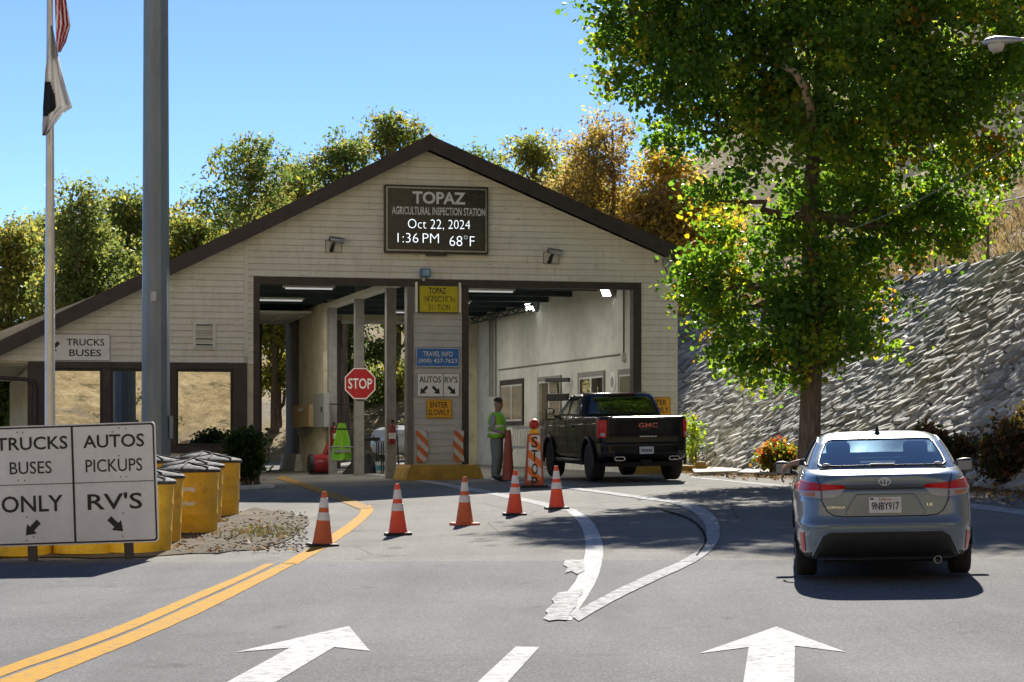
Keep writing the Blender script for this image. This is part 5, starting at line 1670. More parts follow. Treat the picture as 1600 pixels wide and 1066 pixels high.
def arch_drop(yc_, r, zc_):
    return lambda c: abs(c[0]) > .5 and (c[1] - yc_) ** 2 + (c[2] - zc_) ** 2 < r * r
def well(parent, y, r, x0, x1, rz):
    n = 18; mb = MB(); A = [math.pi * k / n for k in range(n + 1)]
    V = [(xx, y + r * math.cos(a), rz + r * math.sin(a)) for xx in (x0, x1) for a in A]
    F = [(k, k + 1, n + 1 + k + 1, n + 1 + k) for k in range(n)]
    F.append(tuple(range(n + 1)))
    mb.add(V, F); return mb.build('wheel_well', m_under, parent, smooth=60)

# ------------------------------------------------------------------ grey sedan
def paint(name, c, metal=.6, rough=.3, coat=1.0):
    t = NT(name); co = t.coord()
    fl = t.noise(co, 900, 2)
    col = t.ramp(fl, [(.3, tuple(x * .9 for x in c)), (.7, tuple(x * 1.1 for x in c))])
    d = t.ramp(t.noise(co, 3, 5, .6), [(.4, rough * .85), (.7, rough * 1.25)])
    t.bsdf(col, d, metal, .12, coat=coat); t.b.inputs['Coat Roughness'].default_value = .06
    return t.mat
m_grey = paint('blue grey metallic paint', (.155, .20, .245), .4, .34)
sY = 22.4
sp_ = at(1386, 690, sY); sp_.z = gz(sp_.x + .1, sY + 1.2)
sed = thing('grey_sedan', 'blue-grey sedan seen from behind in the right-hand lane', 'car', tuple(sp_), R(-6.6), rot=(R(1.1), R(-1.2), R(-6.6)))
BT = [(.17, .42, 4.30, .72, 5), (.21, .16, 4.50, .80, 6), (.28, .055, 4.58, .855, 6.2), (.40, .012, 4.62, .88, 6.4), (.52, .0, 4.62, .888, 6.5), (.565, .004, 4.62, .889, 6.5), (.60, .03, 4.61, .889, 6.5), (.64, .045, 4.60, .889, 6.5),
      (.80, .07, 4.54, .886, 6.3), (.88, .082, 4.42, .878, 6.0), (.905, .095, 4.36, .872, 5.8), (.93, .075, 4.26, .864, 5.6), (.98, .066, 3.98, .846, 5.3), (1.02, .075, 3.72, .826, 5.2), (1.04, .10, 3.62, .815, 5.2), (1.055, .17, 3.55, .803, 5.3), (1.075, .36, 3.48, .79, 5.6), (1.085, .52, 3.42, .775, 6)]
GT = [(1.06, .44, 3.46, .765, 6.5), (1.10, .53, 3.40, .752, 6.5), (1.15, .65, 3.27, .735, 6.5), (1.25, .91, 2.96, .690, 6.2), (1.33, 1.14, 2.70, .645, 6), (1.375, 1.31, 2.48, .605, 5.5), (1.40, 1.46, 2.32, .57, 5), (1.42, 1.64, 2.16, .51, 4.5), (1.432, 1.82, 2.04, .40, 4), (1.437, 1.92, 1.97, .2, 3)]
sV, sF, sC = stack(BT, .025, 2.3, 240); gV, gF, gC = stack(GT, .02, 1.93, 220)
sb, gb_ = bvh_of(sV, sF, sC), bvh_of(gV, gF, gC)
wz = .315
def sdrop(c): return any(abs(c[0]) > .55 and (c[1] - y_) ** 2 + (c[2] - wz) ** 2 < .365 ** 2 for y_ in (.98, 3.66))
body = shell('body', sV, sF, sC, m_grey, sed, sdrop)
GLASS_R = [(-.60, 1.112), (.60, 1.112), (.628, 1.13), (.60, 1.22), (.55, 1.325), (.52, 1.352), (.45, 1.362), (-.45, 1.362), (-.52, 1.352), (-.55, 1.325), (-.60, 1.22), (-.628, 1.13)]
GLASS_F = [(-.64, 1.11), (.64, 1.11), (.53, 1.35), (-.53, 1.35)]
GLASS_S = [(.98, 1.115), (3.02, 1.115), (2.50, 1.345), (2.25, 1.372), (1.75, 1.375), (1.42, 1.345)]
def gdrop(c):
    if c[1] < 1.6 and abs(c[0]) < .64 and inside(GLASS_R, c[0], c[2]) and c[1] < lerp_tab(GT, c[2], 1) + .12: return True
    if c[1] > 2.2 and inside(GLASS_F, c[0], c[2]) and c[1] > lerp_tab(GT, c[2], 2) - .15: return True
    if abs(c[0]) > lerp_tab(GT, c[2], 3) - .05 and inside(GLASS_S, c[1], c[2]): return True
    return False
roof_ = shell('roof', gV, gF, gC, m_grey, sed, gdrop, caps=True)
m_carglass = glass('tinted car glass', (.46, .54, .55), .10)
m_rearglass = glass('rear car glass', (.55, .63, .66), .30)
rg = patch('rear_window', gb_, 'r', GLASS_R, m_rearglass, sed, .003, .05, 0)
line_on('seal', gb_, 'r', GLASS_R, .013, m_gasket, rg, .0, True)
ws = patch('windscreen', gb_, 'f', GLASS_F, m_carglass, sed, .003, .08, 0)
for d_ in 'LR':
    # the driver's (left) window is wound down at the front half
    gp = GLASS_S if d_ == 'R' else [(.98, 1.115), (1.95, 1.115), (1.95, 1.374), (1.75, 1.375), (1.42, 1.345)]
    sw = patch('side_window', gb_, d_, gp, m_carglass, sed, .003, .08, 0)
    line_on('seal', gb_, d_, GLASS_S, .012, m_gasket, sw, .0, True)
    line_on('pillar', gb_, d_, [(1.98, 1.10), (1.96, 1.38)], .03, m_gasket, sed, -.01)
# lamps
TL_RED = [(-.80, .985), (-.60, .955), (-.40, .942), (-.372, .918), (-.40, .902), (-.60, .888), (-.845, .885), (-.86, .93)]
TL_CLR = [(-.86, .884), (-.60, .887), (-.39, .901), (-.44, .845), (-.50, .822), (-.62, .815), (-.80, .83)]
TL_AMB = [(-.80, .872), (-.67, .872), (-.67, .832), (-.78, .838)]
for mir, sd in ((lambda p: p, -1), (mirx, 1)):
    tl = patch('tail_light', sb, 'r', mir(TL_RED), m_redlens, sed, .006, .03, .02)
    patch('reversing_lens', sb, 'r', mir(TL_CLR), m_clearlens, tl, .006, .03, .02)
    patch('indicator_lens', sb, 'r', mir(TL_AMB), m_amber, tl, .009, .03, .01)
    line_on('lamp_split', sb, 'r', mir([(-.62, .965), (-.605, .815)]), .004, m_gasket, tl, .008)
    patch('bumper_reflector', sb, 'r', mir([(-.825, .47), (-.785, .485), (-.775, .29), (-.80, .275), (-.815, .3)]), m_redlens, sed, .006, .03, .015)
    patch('bumper_corner_trim', sb, 'r', mir([(-.80, .27), (-.72, .285), (-.66, .25), (-.66, .225), (-.78, .22)]), m_trimblack, sed, .004, .04, .015)
patch('light_strip', sb, 'r', [(-.375, .912), (.375, .912), (.37, .893), (-.37, .893)], m_gasket, sed, .005, .04, .01)
# boot lid: seams, number-plate recess, plate
line_on('boot_seam', sb, 'r', [(-.655, 1.03), (-.635, .96), (-.615, .80), (-.56, .69), (-.50, .648), (-.40, .636), (.40, .636), (.50, .648), (.56, .69), (.615, .80), (.635, .96), (.655, 1.03)], .006, m_gasket, body, .001)
rec = patch('plate_recess', sb, 'r', [(-.27, .848), (.27, .848), (.30, .82), (.385, .675), (.37, .655), (-.37, .655), (-.385, .675), (-.30, .82)], paint('recess shade tone', (.13, .17, .22), .6, .35), sed, .003, .05, .01)  # surface patch; the shade of the recess is put into its darker tone
line_on('recess_lip', sb, 'r', [(-.37, .655), (-.385, .675), (-.30, .82), (-.27, .85), (.27, .85), (.30, .82), (.385, .675), (.37, .655)], .007, m_grey, rec, .004)
pl = patch('number_plate', sb, 'r', [(-.155, .665), (.155, .665), (.155, .820), (-.155, .820)], M('number plate white', (.70, .70, .68), .4), sed, .016, .05, .012)
def on_rear(parent, bvh, s, cx, cz, w, h, mat, bold, off, name='lettering'):
    V, F = text_geo(s, bold); P = []
    for a, b in V:
        hh, nn = cast(bvh, 'r', cx + a * w, cz + b * h); P.append(tuple(hh + Vector((0, -off, 0)) if hh is not None else (cx + a * w, -off, cz + b * h)))
    return MB().add(P, F).build(name, mat, parent)
m_plateblue = M('plate blue ink', (.012, .016, .07), .5); m_platered = M('plate red ink', (.45, .03, .05), .5)
on_rear(pl, sb, '9NBY917', 0.0, .735, .265, .075, m_plateblue, .02, .019)
on_rear(pl, sb, 'California', 0.0, .802, .12, .026, m_platered, .005, .019)
patch('registration_sticker', sb, 'r', [(-.145, .795), (-.11, .795), (-.11, .812), (-.145, .812)], m_plateblue, pl, .0185, .05, 0)
on_rear(sed, sb, 'COROLLA', -.475, .728, .17, .021, m_chrome, .01, .006, 'badge')
on_rear(sed, sb, 'LE', .43, .745, .055, .024, m_chrome, .01, .006, 'badge')
em = MB()
def ell(rx, rz, cz, tr):
    P = []
    for k in range(25):
        a = 2 * math.pi * k / 24; x_, z_ = rx * math.cos(a), .972 + cz + rz * math.sin(a)
        h, nn = cast(sb, 'r', x_, z_); P.append(h + Vector((0, -.007, 0)))
    em.tube(P, tr, 6)
ell(.056, .038, 0, .0055); ell(.018, .036, 0, .005); ell(.036, .014, .014, .005)
em.build('emblem', m_chrome, sed, smooth=80)
bm_ = patch('rear_diffuser', sb, 'r', [(-.54, .478), (.54, .478), (.60, .44), (.70, .27), (.69, .235), (-.69, .235), (-.70, .27), (-.60, .44)], m_trimblack, sed, .006, .05, .02)
line_on('bumper_crease', sb, 'r', [(-.80, .52), (-.62, .53), (-.50, .55), (.50, .55), (.62, .53), (.80, .52)], .006, m_grey, body, .0)
line_on('bumper_lip', sb, 'r', [(-.70, .255), (-.61, .45), (-.545, .492), (.545, .492), (.61, .45), (.70, .255)], .012, m_grey, bm_, .004)
MB().bb(-.60, .60, .35, .9, .17, .26).build('underbody', m_under, sed)
MB().lathe([(.0, .2), (.03, .2), (.033, .0), (.038, .0), (.04, .3), (0, .3)], 14, (.50, .12, .20), 'y').build('exhaust', m_galv, sed, smooth=40)
# antenna, mirrors, wheels, interior
MB().loft([[(.028 * s_ * (1 - k * .9), 1.55 + .10 * k + .035 * t_, 1.405 + .11 * k) for s_, t_ in ((-1, -1), (1, -1), (1, 1), (-1, 1))] for k in (0, .35, .7, 1)]).build('antenna_fin', m_trimblack, sed, smooth=50)
MB().ball((0, 1.62, 1.415), (.035, .09, .02), 12, 6).build('antenna_base', m_trimblack, sed, smooth=60)
for sx in (-1, 1):
    mm = MB(); mm.loft([[(sx * (.86 + .02 + k * .19), 2.72 + .055 * math.cos(a) * q, 1.035 + .075 * math.sin(a) * q + .01 * k) for a in [2 * math.pi * i / 14 for i in range(14)]] for k, q in ((0, .45), (.12, .9), (.5, 1.05), (.85, .95), (1, .55))])
    mr = mm.build('mirror', m_trimblack, sed, smooth=50)
    MB().prism([(sx * .90, .985), (sx * 1.05, .99), (sx * 1.05, 1.09), (sx * .90, 1.085)], 2.655, 2.66).build('mirror_glass', mirror_glass('mirror glass', .25, (.01, .01, .012)), mr)
    MB().bar((sx * .80, 2.74, .97), (sx * .90, 2.74, 1.0), .05).build('mirror_stalk', m_trimblack, mr)
    for y_ in (.98, 3.66):
        wheel(sed, sx * .765, y_, .315, .21, m_rim, sx)
        well(sed, y_, .37, sx * .62, sx * .875, wz)
    line_on('door_seam', sb, 'L' if sx < 0 else 'R', [(1.05, .96), (1.25, .55), (1.35, .3)], .004, m_gasket, body, .001)
    line_on('door_seam', sb, 'L' if sx < 0 else 'R', [(2.1, .98), (2.12, .3)], .004, m_gasket, body, .001)
inr = MB(); inr.bb(-.70, .70, .75, 3.3, .70, .74); inr.build('cabin_floor', m_under, sed)
MB().hexa([(-.66, .95, .75), (.66, .95, .75), (.66, 1.3, .75), (-.66, 1.3, .75), (-.60, .82, 1.12), (.60, .82, 1.12), (.60, .95, 1.12), (-.60, .95, 1.12)]).build('rear_seat', m_seat, sed, bevel=.04)
MB().bb(-.62, .62, .52, .86, 1.075, 1.098).build('parcel_shelf', m_seat, sed)
for x_ in (-.40, .40):
    MB().box((x_, .90, 1.17), (.26, .10, .13)).build('headrest', m_seat, sed, bevel=.04)
    st_ = MB().hexa([(x_ - .25, 2.0, .75), (x_ + .25, 2.0, .75), (x_ + .25, 2.15, .75), (x_ - .25, 2.15, .75), (x_ - .2, 1.78, 1.16), (x_ + .2, 1.78, 1.16), (x_ + .2, 1.9, 1.16), (x_ - .2, 1.9, 1.16)]).build('front_seat', m_seat, sed, bevel=.04)
    MB().box((x_, 1.80, 1.25), (.25, .09, .16)).build('headrest', m_seat, st_, bevel=.04)
MB().bb(-.12, .12, .56, .70, 1.10, 1.135).build('brake_light', M('pale brake lamp', (.45, .5, .5), .3), sed)
for x_ in (-.55, .55): MB().ball((x_, .60, 1.125), (.045, .02, .02), 10, 6).build('sticker', m_whitepaint, sed, smooth=60)
MB().bb(-.6, .6, 2.9, 3.3, .95, 1.08).build('dashboard', m_under, sed, bevel=.04)

# ------------------------------------------------------------------ black pickup
m_blackp = paint('gloss black paint', (.006, .007, .0095), 0.0, .25, .22)
pk = at(1011, 690, 49.0); pk.z = gz(pk.x - .4, 51)
trk = thing('black_pickup', 'black four-door pickup truck entering the right bay', 'pickup truck', tuple(pk), 0, rot=(R(.7), R(-1.0), R(12.0)))
TB = [(.40, .45, 5.55, .90, 8), (.47, .12, 5.75, .95, 9), (.52, .03, 5.82, .975, 10), (.60, .0, 5.86, .985, 11), (.80, .0, 5.87, .99, 11), (.835, .015, 5.87, .99, 11), (.845, .07, 5.87, 1.0, 12), (.95, .085, 5.86, 1.012, 12), (1.05, .085, 5.85, 1.018, 12), (1.20, .085, 5.80, 1.018, 12), (1.30, .085, 5.65, 1.01, 12), (1.36, .088, 5.40, .998, 12), (1.385, .10, 5.0, .985, 12), (1.395, .13, 4.6, .97, 12)]
TC = [(1.37, 1.93, 4.62, .955, 9), (1.42, 1.95, 4.52, .945, 9), (1.55, 1.99, 4.25, .91, 8.5), (1.70, 2.05, 3.98, .865, 8), (1.80, 2.10, 3.80, .83, 7.5), (1.86, 2.16, 3.66, .80, 7), (1.895, 2.24, 3.54, .765, 6), (1.915, 2.38, 3.40, .70, 5.5), (1.925, 2.6, 3.2, .55, 5)]
tV, tF, tC = stack(TB, .03, 2.9, 260); cV, cF, cC = stack(TC, .025, 3.1, 200)
tb, cb = bvh_of(tV, tF, tC), bvh_of(cV, cF, cC)
twz = .425
def tdrop(c): return any(abs(c[0]) > .5 and (c[1] - y_) ** 2 + (c[2] - twz) ** 2 < .50 ** 2 for y_ in (1.12, 4.86))
tbody = shell('body', tV, tF, tC, m_blackp, trk, tdrop)
CG_R = [(-.77, 1.45), (.77, 1.45), (.735, 1.62), (.69, 1.80), (.64, 1.845), (-.64, 1.845), (-.69, 1.80), (-.735, 1.62)]
CG_S = [[(2.22, 1.45), (3.10, 1.45), (3.10, 1.845), (2.45, 1.84), (2.28, 1.72)], [(3.20, 1.45), (4.22, 1.45), (3.78, 1.80), (3.66, 1.845), (3.20, 1.848)]]
CG_F = [(-.84, 1.43), (.84, 1.43), (.70, 1.84), (-.70, 1.84)]
cab = shell('cab', cV, cF, cC, m_blackp, trk)
m_tglass = mirror_glass('dark tinted glass', .10, (.006, .007, .008)); m_tglass2 = mirror_glass('side window glass', .5, (.008, .01, .011), (.85, .9, .95))
rw = patch('rear_window', cb, 'r', CG_R, m_tglass, trk, .004, .06, .01); line_on('seal', cb, 'r', CG_R, .012, m_gasket, rw, 0, True)
line_on('slider_frame', cb, 'r', [(-.24, 1.46), (-.23, 1.84)], .008, m_gasket, rw, .004); line_on('slider_frame', cb, 'r', [(.24, 1.46), (.23, 1.84)], .008, m_gasket, rw, .004)
for d_ in 'LR':
    for g_ in CG_S:
        w2 = patch('side_window', cb, d_, g_, m_tglass2, trk, .004, .07, .01); line_on('seal', cb, d_, g_, .012, m_gasket, w2, 0, True)
patch('windscreen', cb, 'f', CG_F, m_tglass, trk, .004, .08, .01)
MB().bb(-.35, .35, 2.12, 2.2, 1.872, 1.892).build('high_brake_light', M('dark red lens', (.12, .008, .01), .2), trk)
# tailgate
line_on('tailgate_seam', tb, 'r', [(-.80, .86), (-.80, 1.385)], .005, m_gasket, tbody, .001); line_on('tailgate_seam', tb, 'r', [(.80, .86), (.80, 1.385)], .005, m_gasket, tbody, .001)
line_on('tailgate_crease', tb, 'r', [(-.76, 1.30), (.76, 1.30)], .010, m_blackp, tbody, -.003); line_on('tailgate_crease', tb, 'r', [(-.76, 1.02), (.76, 1.02)], .010, m_blackp, tbody, -.003)
patch('tailgate_spoiler', tb, 'r', [(-.78, 1.345), (.78, 1.345), (.78, 1.375), (-.78, 1.375)], m_trimblack, trk, .012, .08, .02)
patch('tailgate_handle', tb, 'r', [(-.10, 1.10), (.10, 1.10), (.10, 1.14), (-.10, 1.14)], m_gasket, trk, .006, .05, .01)
m_badge = M('red chrome badge', (.42, .14, .12), .3, metal=.6)
on_rear(trk, tb, 'GMC', .06, 1.205, .42, .10, m_badge, .03, .012, 'badge')
for k in range(7): patch('badge', tb, 'r', [(-.12 + k * .055, .955), (-.085 + k * .055, .955), (-.085 + k * .055, .978), (-.12 + k * .055, .978)], m_chrome, trk, .008, .05, .005)
for sx, mir in ((-1, lambda p: p), (1, mirx)):
    tl = patch('tail_light', tb, 'r', mir([(-.985, .95), (-.85, .945), (-.835, 1.28), (-.87, 1.325), (-.985, 1.325)]), m_redlens, trk, .010, .05, .03)
    patch('reversing_lens', tb, 'r', mir([(-.95, .98), (-.87, .98), (-.87, 1.05), (-.95, 1.05)]), m_clearlens, tl, .014, .05, .01)
    patch('lamp_wrap', tb, 'L' if sx < 0 else 'R', [(.12, .96), (.30, .98), (.30, 1.30), (.12, 1.32)], m_redlens, tl, .008, .06, .01)
    patch('bumper_step', tb, 'r', mir([(-.95, .55), (-.70, .55), (-.70, .66), (-.95, .66)]), m_trimblack, trk, .01, .06, .02)
    ex = MB(); o_ = rrect(.24, .095, .045); i_ = rrect(.20, .06, .028)
    n_ = len(o_); rings = [[(sx * .60 + a, y_, .50 + b) for a, b in (o_ if q else i_)] for q, y_ in ((1, .14), (1, -.035), (0, -.035), (0, .12))]
    ex.loft(rings, False, True); ex.build('exhaust_tip', m_chrome, trk, smooth=40)
    # door seams, handles, sill, mirrors
    d_ = 'L' if sx < 0 else 'R'
    for yy in (2.18, 3.16, 4.28): line_on('door_seam', tb, d_, [(yy, 1.37), (yy, .55)], .005, m_gasket, tbody, .001)
    for yy in (2.40, 3.36): patch('door_handle', tb, d_, [(yy, 1.16), (yy + .22, 1.16), (yy + .22, 1.20), (yy, 1.20)], m_chrome if yy > 3 else m_blackp, trk, .03, .08, .03)
    MB().tube([(sx * .97, 1.85, .44), (sx * 1.0, 2.2, .42), (sx * 1.0, 3.9, .42), (sx * .97, 4.2, .44)], .05, 8).build('side_step', m_trimblack, trk, smooth=50)
    patch('sill_moulding', tb, d_, [(1.75, .56), (4.25, .56), (4.25, .66), (1.75, .66)], m_trimblack, trk, .01, .2, .01)
    line_on('body_crease', tb, d_, [(.35, 1.24), (2.0, 1.22), (4.0, 1.18), (5.2, 1.16)], .012, m_blackp, tbody, -.004)
    mm = MB(); mm.box((sx * 1.17, 4.02, 1.46), (.20, .14, .27)); mr = mm.build('mirror', m_trimblack, trk, bevel=.04)
    MB().bar((sx * .93, 4.05, 1.40), (sx * 1.10, 4.03, 1.40), .09, .05).build('mirror_stalk', m_trimblack, mr)
    MB().bb(sx * 1.17 - .08, sx * 1.17 + .08, 3.944, 3.949, 1.35, 1.57).build('mirror_glass', m_tglass2, mr)
    for y_ in (1.12, 4.86):
        wheel(trk, sx * .86, y_, .425, .29, m_rimblack, sx); well(trk, y_, .505, sx * .60, sx * 1.0, twz)
        arc = [(sx * 1.025, y_ + .515 * math.cos(a), twz + .515 * math.sin(a)) for a in [math.pi * (k / 20) for k in range(-1, 22)]]
        MB().tube(arc, .035, 8).build('wheel_arch', m_trimblack, trk, smooth=60)
tp = patch('number_plate', tb, 'r', [(-.155, .60), (.155, .60), (.155, .75), (-.155, .75)], M('pale blue plate', (.45, .52, .66), .4), trk, .012, .06, .01)
rr = random.Random(2)
for k in range(6): patch('plate_character', tb, 'r', [(-.115 + k * .04, .635), (-.09 + k * .04, .635), (-.09 + k * .04, .70), (-.115 + k * .04, .70)], m_plateblue, tp, .015, .06, 0)
MB().bb(-.11, .11, -.02, .2, .36, .47).build('tow_hitch', m_under, trk); MB().bb(-.80, .80, .15, 5.4, .33, .42).build('chassis', m_under, trk)
MB().bb(-.06, .06, 1.0, 1.3, .3, .5).build('differential', m_under, trk); MB().tube([(-.8, 1.12, .42), (.8, 1.12, .42)], .06, 8).build('axle', m_under, trk)

# ------------------------------------------------------------------ white car beyond the exit
m_whitep = paint('white paint', (.62, .63, .63), .0, .3)
wl = at(588, 690, 75.5); wr_ = at(752, 690, 78.5)
wc = thing('white_car', 'white car parked beyond the bay exits, seen behind the middle pier', 'car', (wr_.x, wr_.y, gz(wr_.x, wr_.y)), math.atan2(wr_.x - wl.x, wl.y - wr_.y) )
wc.scale = (1.1, 1.0, 1.12)
WB = [(.22, .2, 3.95, .78, 6), (.30, .05, 4.15, .86, 6), (.50, .0, 4.25, .9, 7), (.75, .02, 4.22, .9, 7), (.95, .06, 4.1, .89, 6.5), (1.02, .08, 3.9, .87, 6), (1.08, .1, 3.3, .84, 6)]
WC = [(1.05, .12, 3.35, .83, 8), (1.20, .15, 3.05, .79, 8), (1.45, .25, 2.55, .71, 7.5), (1.60, .38, 2.25, .65, 7), (1.66, .55, 2.05, .58, 6), (1.68, .8, 1.8, .45, 5)]
aV, aF, aC = stack(WB, .05, 2.0, 120); bV, bF, bC = stack(WC, .05, 1.6, 110); ab_, bb_ = bvh_of(aV, aF, aC), bvh_of(bV, bF, bC)
shell('body', aV, aF, aC, m_whitep, wc, lambda c: any(abs(c[0]) > .5 and (c[1] - y_) ** 2 + (c[2] - .34) ** 2 < .40 ** 2 for y_ in (.8, 3.4)))
shell('cab', bV, bF, bC, m_whitep, wc)
for d_ in 'LR':
    for g_ in ([(.35, 1.1), (1.25, 1.1), (1.25, 1.58), (.6, 1.56)], [(1.33, 1.1), (3.0, 1.1), (2.45, 1.45), (2.15, 1.58), (1.33, 1.59)]): patch('side_window', bb_, d_, g_, m_tglass2, wc, .004, .1, .01)
patch('windscreen', bb_, 'f', [(-.72, 1.1), (.72, 1.1), (.6, 1.57), (-.6, 1.57)], m_tglass2, wc, .004, .1, .01)
patch('rear_window', bb_, 'r', [(-.66, 1.12), (.66, 1.12), (.58, 1.5), (-.58, 1.5)], m_tglass, wc, .004, .1, .01)
for sx in (-1, 1):
    patch('tail_light', ab_, 'r', [(sx * .66, .78), (sx * .86, .78), (sx * .86, .98), (sx * .66, .98)], m_redlens, wc, .008, .08, .01)
    patch('tail_light_wrap', ab_, 'L' if sx < 0 else 'R', [(.12, .78), (.40, .80), (.40, .95), (.12, .98)], m_redlens, wc, .008, .08, .01)
    patch('headlight', ab_, 'f', [(sx * .55, .70), (sx * .84, .72), (sx * .84, .86), (sx * .6, .82)], m_clearlens, wc, .008, .08, .01)
    MB().ball((sx * .98, 2.75, 1.14), (.11, .06, .08), 12, 8).build('mirror', m_trimblack, wc, smooth=60)
    for y_ in (.8, 3.4): wheel(wc, sx * .78, y_, .34, .22, m_rim, sx); well(wc, y_, .405, sx * .60, sx * .885, .34)
# ================================================================== PEOPLE
def skin_body(name, verts, edges, root, fixmat, mats, parent, sub=2):
    """verts: {key: (pos, radius)}; one continuous surface grown round the joints"""
    keys = list(verts); ix = {k: i for i, k in enumerate(keys)}
    me = bpy.data.meshes.new(name); me.from_pydata([verts[k][0] for k in keys], [(ix[a], ix[b]) for a, b in edges], [])
    ob = bpy.data.objects.new(name, me); COL.objects.link(ob)
    sk = ob.modifiers.new('skin', 'SKIN'); sk.use_smooth_shade = True; sk.branch_smoothing = .6
    lay = me.skin_vertices[0].data if len(me.skin_vertices) else None
    if lay is None:
        bpy.context.view_layer.update(); lay = me.skin_vertices[0].data
    for k in keys:
        r = verts[k][1]; lay[ix[k]].radius = r if hasattr(r, '__len__') else (r, r); lay[ix[k]].use_root = (k == root)
    sb_ = ob.modifiers.new('sub', 'SUBSURF'); sb_.levels = sub; sb_.render_levels = sub
    dg = bpy.context.evaluated_depsgraph_get()
    m2 = bpy.data.meshes.new_from_object(ob.evaluated_get(dg)); m2.name = name
    bpy.data.objects.remove(ob); bpy.data.meshes.remove(me)
    m2.materials.clear()
    for q in mats: m2.materials.append(q)
    for p in m2.polygons:
        p.material_index = fixmat(p.center); p.use_smooth = True
    o = bpy.data.objects.new(name, m2); COL.objects.link(o); o.parent = parent; return o
m_skin = M('skin', (.34, .20, .14), .55, var=.08)
m_shirt = M('grey lilac shirt cloth', (.30, .29, .34), .85, var=.1, bump=.2, bscale=30)
m_trous = M('grey green trousers', (.17, .205, .21), .85, var=.12, bump=.25, bscale=25)
m_boot = M('dark boots', (.015, .014, .013), .6)
m_hair = M('dark hair', (.02, .016, .013), .7)
g = G(776, 752)
off_ = thing('person', 'officer in lime safety vest, grey shirt and trousers, hand on the tall red cone', 'person', tuple(g), R(-14))
off_.scale = (1.06, 1.06, 1.06)
def hand(V, E, pre, w, d, up, side, curl):
    """palm and five fingers from wrist w along d; up = back of hand, side = towards the thumb"""
    w, d, up, side = Vector(w), Vector(d).normalized(), Vector(up).normalized(), Vector(side).normalized()
    V[pre + 'palm'] = (tuple(w + d * .06), (.030, .018)); E.append((pre + 'wrist', pre + 'palm'))
    for k, (o_, L_) in enumerate(((.03, .070), (.010, .080), (-.010, .075), (-.03, .058))):
        b_ = w + d * .095 + side * o_
        V[f'{pre}k{k}'] = (tuple(b_), .0095); V[f'{pre}m{k}'] = (tuple(b_ + d * L_ * .5 - up * L_ * .25 * curl), .009); V[f'{pre}t{k}'] = (tuple(b_ + d * L_ * .62 - up * L_ * .85 * curl), .0075)
        E += [(pre + 'palm', f'{pre}k{k}'), (f'{pre}k{k}', f'{pre}m{k}'), (f'{pre}m{k}', f'{pre}t{k}')]
    t1 = w + d * .035 + side * .045
    V[pre + 'th1'] = (tuple(t1), .011); V[pre + 'th2'] = (tuple(t1 + d * .04 + side * .02 - up * .02 * curl), .009)
    E += [(pre + 'palm', pre + 'th1'), (pre + 'th1', pre + 'th2')]
V = {'pel': ((0, 0, .96), (.185, .165)), 'sp': ((.015, 0, 1.14), (.185, .165)), 'ch': ((0, 0, 1.34), (.19, .15)), 'nk0': ((.005, 0, 1.475), (.075, .07)), 'nk': ((.02, 0, 1.535), (.058, .058)),
     'h0': ((.045, 0, 1.60), (.085, .10)), 'h1': ((.04, 0, 1.675), (.095, .115)), 'h2': ((.03, 0, 1.745), (.075, .088))}
E = [('pel', 'sp'), ('sp', 'ch'), ('ch', 'nk0'), ('nk0', 'nk'), ('nk', 'h0'), ('h0', 'h1'), ('h1', 'h2')]
for s_, n_ in ((-1, 'r'), (1, 'l')):
    V.update({n_ + 'sh': ((-.005, s_ * .185, 1.395), .085), n_ + 'el': ((-.05, s_ * .245, 1.13), .062), n_ + 'wrist': ((.15, s_ * .175, 1.045) if s_ < 0 else (.16, s_ * .12, 1.0), .036),
              n_ + 'hip': ((-.005, s_ * .095, .86), (.145, .125)), n_ + 'kn': ((.025, s_ * .105, .50), .108), n_ + 'sn': ((-.005, s_ * .11, .30), .10), n_ + 'an': ((-.02, s_ * .115, .10), .08), n_ + 'toe': ((.15, s_ * .135, .045), (.045, .042))})
    E += [('ch', n_ + 'sh'), (n_ + 'sh', n_ + 'el'), (n_ + 'el', n_ + 'wrist'), ('pel', n_ + 'hip'), (n_ + 'hip', n_ + 'kn'), (n_ + 'kn', n_ + 'sn'), (n_ + 'sn', n_ + 'an'), (n_ + 'an', n_ + 'toe')]
    hand(V, E, n_, V[n_ + 'wrist'][0], (1, .1 * -s_, .05), (0, 0, 1), (0, -s_, 0), .8)
def off_mat(c):
    if c.z < .11: return 3
    if c.x > .165 and .9 < c.z < 1.2: return 0
    if c.z > 1.50: return 0
    if c.z > 1.0: return 1
    return 2
ob = skin_body('body', V, E, 'pel', off_mat, [m_skin, m_shirt, m_trous, m_boot], off_)
MB().loft([[(.03 + rx * math.cos(a), ry * math.sin(a), z_ - (.03 * math.cos(a) if z_ < 1.72 else 0)) for a in [2 * math.pi * i / 20 for i in range(20)]] for z_, rx, ry in ((1.70, .096, .086), (1.735, .10, .088), (1.775, .082, .072), (1.80, .045, .04), (1.805, .01, .01))]).build('hair', m_hair, off_, smooth=60)
MB().loft([[(.128 + .012 * k, .012 * math.cos(a) * (1 - k * .5), 1.635 + .022 * math.sin(a) - .006 * k) for a in [2 * math.pi * i / 8 for i in range(8)]] for k in (-1, 0, 1)]).build('nose', m_skin, off_, smooth=60)
for s_ in (-1, 1): MB().ball((.03, s_ * .082, 1.655), (.02, .012, .032), 8, 6).build('ear', m_skin, off_, smooth=60)
MB().hexa([(.095, -.072, 1.655), (.128, -.068, 1.655), (.128, .068, 1.655), (.095, .072, 1.655), (.095, -.075, 1.695), (.126, -.07, 1.695), (.126, .07, 1.695), (.095, .075, 1.695)]).build('sunglasses', m_black, off_, bevel=.01)
